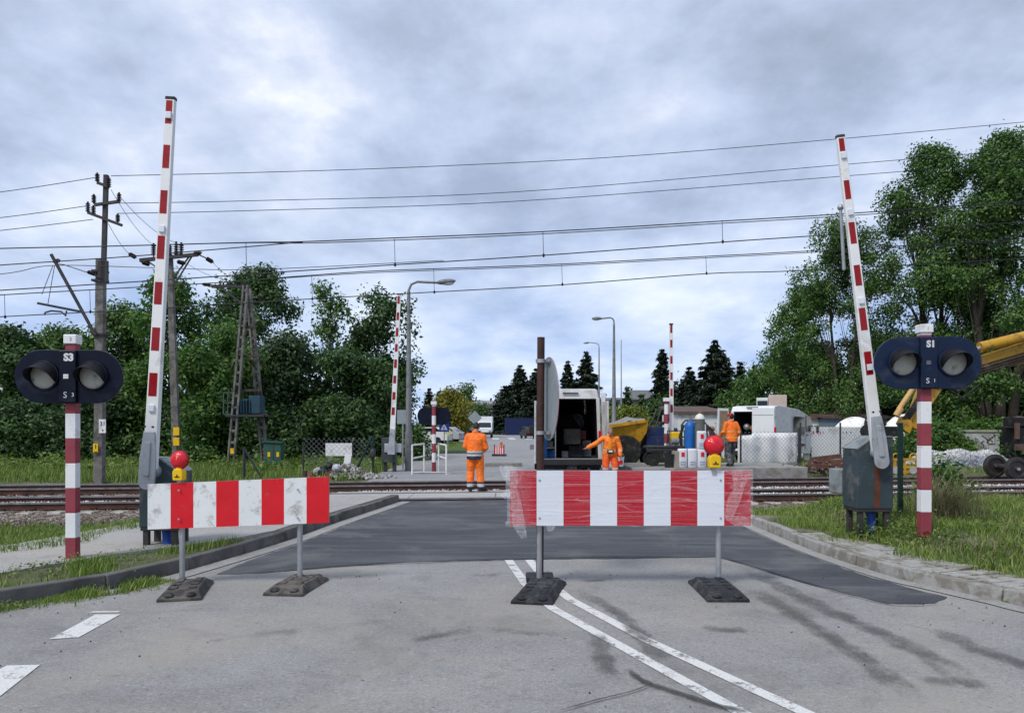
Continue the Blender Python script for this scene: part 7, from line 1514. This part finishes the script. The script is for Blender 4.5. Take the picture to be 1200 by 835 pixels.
q = P(728, 0, 92); b = MB(); b.cyl((q.x, 92, 0), (q.x, 92, P(0, 398, 92).z), .10, .05, 8); tag(b.build('radio_mast', M_GALV), 'thin pale radio mast behind the street lamp right of the van', 'mast')
q = P(710, 0, 27.0); b = MB(); b.beam((q.x, 27, 0), (q.x - .1, 27, P(0, 460, 27).z), .14, .10); tag(b.build('white_post', M_WHITE, bevel=.01), 'white post beside the open van right door', 'post')
def sign(name, label, px, pt, pb, Y, w, h, mtl, shape='rect', pole=.03, g=None, base=None):
    x = P(px, 0, Y).x; z0 = float(terrain(x, Y)); root = thing(name, label, 'road sign', (x, Y, z0), 0, g); zt = P(0, pt, Y).z - z0; MB().cyl((0, .03, 0), (0, .03, zt), pole).build('pole', M_GALV, root)
    pts = {'rect': [(-w / 2, -h / 2), (w / 2, -h / 2), (w / 2, h / 2), (-w / 2, h / 2)], 'diamond': [(0, -h / 2), (w / 2, 0), (0, h / 2), (-w / 2, 0)], 'tri': [(-w / 2, h / 2), (0, -h / 2), (w / 2, h / 2)]}[shape]
    MB().prism(pts, lambda u, v, t: Vector((u, t, zt - h / 2 + v)), -.012, .0).build('plate', mtl, root); return root, zt
sign('small_sign', 'small grey plate on a pole left of the street lamp post', 472, 480, 550, 28.6, .42, .52, M_SBACK)
sign('road_sign', 'grey back of a large diamond road sign above the worker', 556.5, 481, 515, 62, 1.15, 1.15, M_SBACK, 'diamond')
rt, zt = sign('crossing_sign', 'blue pedestrian crossing sign with a white triangle', 520.5, 494, 530, 48, .62, .62, mat('sign_blue', (.015, .06, .36), .4)); MB().prism([(-.22, -.2), (.22, -.2), (0, .2)], lambda u, v, t: Vector((u, t, zt - .31 + v)), -.02, -.014).build('triangle', M_WHITE, rt); b = MB(); b.beam((0, -.024, zt - .25), (-.02, -.024, zt - .40), .05, .01); b.beam((0, -.024, zt - .38), (-.08, -.024, zt - .49), .04, .01); b.beam((0, -.024, zt - .38), (.08, -.024, zt - .49), .04, .01); b.build('walker_symbol', M_TEXTB, rt)
sign('yellow_sign', 'small yellow and white diamond sign on the green island', 525, 501, 527, 50, .55, .55, mat('pale_yellow_sign', (.55, .50, .28), .5), 'diamond')
sign('white_sign', 'white box sign beside the far lorry', 569.5, 489, 502, 100, .9, .9, M_WHITE)
# small striped barricade in the street
Yb = 41; q = P(585, 0, Yb); root = thing('striped_barrier', 'small red and white striped barricade standing in the street', 'road barricade', (q.x, Yb, .02)); w, z0, z1 = 11.5 / F * Yb, P(0, 536, Yb).z, P(0, 523, Yb).z; b = MB()
for k in range(9): b.add([(-w / 2 + w * k / 9, -.02, z0), (-w / 2 + w * (k + 1) / 9, -.02, z0), (-w / 2 + w * (k + 1) / 9, -.02, z1), (-w / 2 + w * k / 9, -.02, z1)], [(0, 1, 2, 3)], k % 2)
b.box((0, 0, (z0 + z1) / 2), (w, .03, z1 - z0), mi=1); b.build('panel', [M_SIGRED, M_WHITE], root, smooth=False)
for s in (-1, 1): MB().cyl((s * w * .48, .03, 0), (s * w * .48, .03, P(0, 521, Yb).z), .03).build('post', M_STEEL, root)
MB().box((0, .05, .05), (w * 1.5, .4, .1)).build('foot_plate', M_RUBBER, root, bevel=.02)
q2 = P(587.5, 522, Yb); r1 = thing('warning_lamp', 'small orange lamp on the far striped barricade', 'warning lamp', (q2.x, Yb, z1)); MB().lathe((0, 0, .18), [(.001, -.05), (.08, -.03), (.08, .03), (.001, .05)], 16, axis='y').build('lens', mat('orange_lens', (.6, .12, .02), .3), r1); MB().box((0, 0, .05), (.12, .1, .12)).build('battery_case', mat('orange_case', (.55, .16, .02), .5), r1)
# kerb stones lying by the far barrier and street edge
b = MB(); q = P(590, 546, 31); b.box((q.x, 31, .08), (1.5, .22, .15)); tag(b.build('loose_kerbstone', M_SLAB, bevel=.02), 'loose kerbstone lying beyond the track by the worker', 'kerbstone')

# ------------------------------------------------------------------ far street
M_BFENCE = mat('blue_fence_sheet', (.008, .018, .075), .6, var=.12, scale=1)
a, c = P(592, 0, 122), P(632, 0, 122); root = thing('blue_fence', 'long dark blue sheet fence under the spruces', 'fence', (a.x, 122, 0)); Lb = P(640, 0, 122).x - a.x; b = MB(); nb = 24
for k in range(nb): b.box((Lb * (k + .5) / nb, .03 * (k % 2), 1.35), (Lb / nb * .98, .05, 2.7))
b.build('sheeting', M_BFENCE, root)
for k in range(5): MB().cyl((Lb * k / 4, .12, 0), (Lb * k / 4, .12, 2.8), .06).build('post', M_STEEL, root)
M_RENDER = mat('cream_render', (.42, .37, .29), .8, var=.12, scale=.3); M_ROOF = mat('grey_sheet_roof', (.24, .245, .25), .7, var=.15, scale=.4)
def building(label, px0, px1, pt, Y, dep, rows, cols, wm, rm, group=None, pitch=1.5):
    a, c = P(px0, 0, Y), P(px1, 0, Y); w = c.x - a.x; H = P(0, pt, Y).z; root = thing('building', label, 'building', ((a.x + c.x) / 2, Y + dep / 2, 0), 0, group); MB().box((0, 0, H / 2), (w, dep, H)).build('wall', wm, root); MB().prism([(-dep / 2 - .4, H), (dep / 2 + .4, H + pitch), (dep / 2 + .4, H + pitch + .25), (-dep / 2 - .4, H + .25)], lambda u, v, t: Vector((t, u, v)), -w / 2 - .4, w / 2 + .4).build('roof', rm, root)
    for i in range(rows):
        for j in range(cols): x = -w / 2 + w * (j + .5) / cols; z = H * (i + .55) / rows; f = MB().box((x, -dep / 2 - .02, z), (w / cols * .55, .1, H / rows * .5)).build('window', M_WHITE, root); MB().box((x, -dep / 2 - .08, z), (w / cols * .48, .04, H / rows * .42)).build('pane', M_GLASS, f)
    return root
building('far cream building closing the end of the street', 553, 592, 474, 190, 12, 2, 5, M_RENDER, M_ROOF, 'far buildings', 1.2)
building('pale flat building left of the cream one, partly behind trees', 500, 545, 478, 200, 12, 2, 6, mat('pale_render', (.45, .45, .42), .8, var=.1, scale=.3), M_ROOF, 'far buildings', .8)
building('long low grey building with dark window bands right of the van', 704, 768, 468, 105, 14, 1, 7, mat('grey_cladding', (.20, .21, .235), .7, var=.12, scale=.5), M_ROOF, 'far buildings', .5)
q = P(752, 0, 110); b = MB(); b.box((q.x, 112, P(0, 463, 110).z), (3.6, 2, 1.6)); tag(b.build('rooftop_unit', M_ROOF, bevel=.05), 'box plant unit on the long grey building roof', 'rooftop unit')
# vehicles in the street
def small_car(label, px, Y, rz, col, L_=4.3, g='cars in the far street'):
    x = P(px, 0, Y).x; root = thing('parked_car', label, 'car', (x, Y, .02), rz, g); pm = mat('car_' + label[:12], col, .35, var=.05); w = 1.75
    prof = [(-L_ / 2, .3), (L_ / 2, .3), (L_ / 2, .75), (L_ * .28, .92), (L_ * .13, 1.42), (-L_ * .28, 1.45), (-L_ * .46, .98), (-L_ / 2, .9)]
    MB().prism(prof, lambda u, v, t: Vector((t * (1 - .12 * max(0, v - .9)), u, v)), -w / 2, w / 2).build('body', pm, root, bevel=.06)
    for s in (-1, 1): MB().add([(s * (w / 2 - .02), u, v) for u, v in ((L_ * .24, .95), (L_ * .12, 1.36), (-L_ * .27, 1.38), (-L_ * .40, 1.0))], [(0, 1, 2, 3)]).build('side_window', M_GLASS, root, smooth=False)
    b = MB(); b.add([(-.72, -L_ * .46, 1.0), (.72, -L_ * .46, 1.0), (.66, -L_ * .295, 1.4), (-.66, -L_ * .295, 1.4)], [(0, 1, 2, 3)]); b.build('rear_window', M_GLASS, root, smooth=False); b = MB(); b.add([(-.72, L_ * .275, .97), (.72, L_ * .275, .97), (.66, L_ * .145, 1.4), (-.66, L_ * .145, 1.4)], [(0, 1, 2, 3)]); b.build('windscreen', M_GLASS, root, smooth=False)
    for s in (-1, 1):
        for y in (-.3, .3): wheel(root, (s * (w / 2 - .1), y * L_, .32), .32, .2)
        MB().box((s * .65, L_ / 2, .7), (.3, .04, .14)).build('headlight', M_GALV, root); MB().box((s * .65, -L_ / 2, .78), (.25, .04, .16)).build('tail_light', M_TAIL, root)
    return root
small_car('white car parked behind the far left warning light', 499, 66, R(80), (.6, .61, .62)); small_car('silver car parked behind the railing at the street edge', 516, 72, R(75), (.33, .34, .36)); small_car('dark car half hidden by the yellowing tree', 540, 88, R(60), (.03, .03, .035)); small_car('black car standing beside the blue fence', 621, 92, R(10), (.015, .015, .017))
Yv = 96; q = P(568, 0, Yv); root = thing('small_lorry', 'white box lorry coming along the far street', 'lorry', (q.x, Yv + 2, .02)); MB().box((0, 1.4, 1.75), (1.9, 3.4, 1.9)).build('box_body', M_VANW, root, bevel=.04); MB().prism([(-1.9, .4), (-.4, .4), (-.4, 2.1), (-1.2, 2.1), (-1.75, 1.3), (-1.9, 1.2)], lambda u, v, t: Vector((t, u, v)), -.9, .9).build('cab', M_VANW, root, bevel=.05); MB().add([(-.8, -1.80, 1.32), (.8, -1.80, 1.32), (.74, -1.26, 2.0), (-.74, -1.26, 2.0)], [(0, 1, 2, 3)]).build('windscreen', M_GLASS, root, smooth=False); MB().box((0, -1.9, .55), (1.8, .12, .3)).build('bumper', M_BUMP, root)
for s in (-1, 1):
    for y in (-1.2, 1.9): wheel(root, (s * .8, y, .36), .36, .22)
    MB().box((s * .65, -1.93, .85), (.3, .06, .18)).build('headlight', M_GALV, root)

# ------------------------------------------------------------------ overhead wires
def wpt(px, py, Y0): Y = Y0 / (1 - TR * (px - 600) / F); return P(px, py, Y)
def spline(pts, n=8):
    return smooth_line([tuple(p) for p in pts], n)
def wire(name, label, px, Y0, r=.014, group='overhead wires', cat='wire', extra=(), droppers=(), dbl=0):
    root = thing(name, label, cat, tuple(wpt(*px[len(px) // 2], Y0)), 0, group); o = Vector(root.location)
    def one(nm, pl, rr): b = MB(); b.tube([p - o for p in spline([wpt(a, c, Y0) for a, c in pl])], rr, 6); return b.build(nm, M_WIRE, root)
    if extra:
        one('messenger_wire', px, r)
        if dbl: one('messenger_wire', [(a, c + dbl * sm(a, 250, 420)) for a, c in px], r * .8)
        for e in extra: one('contact_wire', e, r)
        for (x, y0, y1) in droppers:
            b = MB(); b.cyl(wpt(x - .8, y0, Y0) - o, wpt(x, y1, Y0) - o, .007, seg=5); b.ell(wpt(x, y1, Y0) - o, (.03, .03, .05), 8, 6); b.build('dropper', M_WIRE, root)
    else: one('strand', px, r)
    return root
wire('catenary', 'upper catenary with paired messenger, hangers and contact wire', [(-160, 296), (0, 291), (140, 288), (290, 284), (355, 283), (455, 279), (633, 271.5), (845, 259), (980, 251), (1200, 236), (1400, 222)], 18.1, .013, extra=[[(-160, 349), (0, 340), (290, 321.5), (330, 318.5), (463, 310), (637, 299), (847, 283.5), (935, 277.5), (1200, 260), (1400, 246)]], droppers=[(463, 280, 310), (637, 271, 299), (847, 258, 283), (289, 284, 321)], dbl=2.6, cat='catenary')
wire('catenary', 'lower catenary with hangers nearest the tree tops', [(-160, 356), (0, 345.5), (150, 337), (280, 329.5), (330, 325), (428, 318), (503, 315), (653, 309.5), (823, 300.5), (930, 295), (1200, 280), (1400, 268)], 21.9, .014, extra=[[(-160, 380), (0, 371), (150, 363), (365, 350), (455, 345), (508, 342), (659, 333.5), (828, 320.5), (935, 317), (1200, 303), (1400, 292)]], droppers=[(366, 322, 350), (509, 315, 342), (659, 309, 333), (828, 301, 320), (6, 345, 371), (106, 339, 365)], dbl=1.8, cat='catenary')
wire('overhead_wire', 'highest single wire across the whole sky', [(-160, 243), (0, 225), (112, 208)], 23.3, .010); wire('overhead_wire', 'highest single wire right of the grey mast', [(130, 206), (300, 202), (480, 196), (720, 184), (980, 163), (1200, 143), (1400, 124)], 23.3, .010)
wire('overhead_wire', 'second highest wire left of the grey mast', [(-160, 271), (0, 255), (103, 241)], 23.3, .010); wire('overhead_wire', 'second highest wire right of the grey mast', [(139, 238), (300, 235), (600, 225), (980, 193.5), (1200, 175), (1400, 157)], 23.3, .010)
wire('overhead_wire', 'third wire left of the grey mast', [(-160, 286), (0, 270), (109, 257)], 23.0, .010); wire('overhead_wire', 'third wire right of the grey mast', [(138, 250), (300, 246.5), (600, 236), (980, 207), (1200, 189), (1400, 172)], 23.0, .010)
wire('overhead_wire', 'joining wire rising into the upper messenger at the left', [(-160, 322), (0, 310.5), (150, 300.5), (290, 289), (355, 283.5)], 18.2, .012); wire('overhead_wire', 'thin level wire passing the grey mast at cantilever height', [(-160, 331), (0, 321), (62, 311), (180, 313.5), (300, 315.5), (520, 305)], 20.5, .009)
def slack(label, a, c, ya, yc, r=.008, sag=.2):
    pa, pc = P(*a, ya), P(*c, yc); m = [pa.lerp(pc, t) - Vector((0, 0, sag * 4 * t * (1 - t))) for t in [i / 8 for i in range(9)]]; b = MB(); b.tube(m, r, 5); tag(b.build('slack_wire', M_WIRE), label, 'wire', 'slack wires between mast and pole')
slack('slack wire from the mast top to the pole crossarm', (130, 222), (181, 288), 22.4, 30.8); slack('slack wire from the upper arm to the pole insulators', (142, 232), (208, 285), 22.4, 30.8); slack('slack wire dropping from the lowest arm to the pole arm end', (127, 262), (160, 302), 22.4, 30.8); slack('slack wire from the pole arm down to the transformer tower', (248, 306), (296, 334), 30.8, 29.2); slack('second slack wire from the pole down to the transformer tower', (214, 305), (282, 330), 30.8, 29.2)
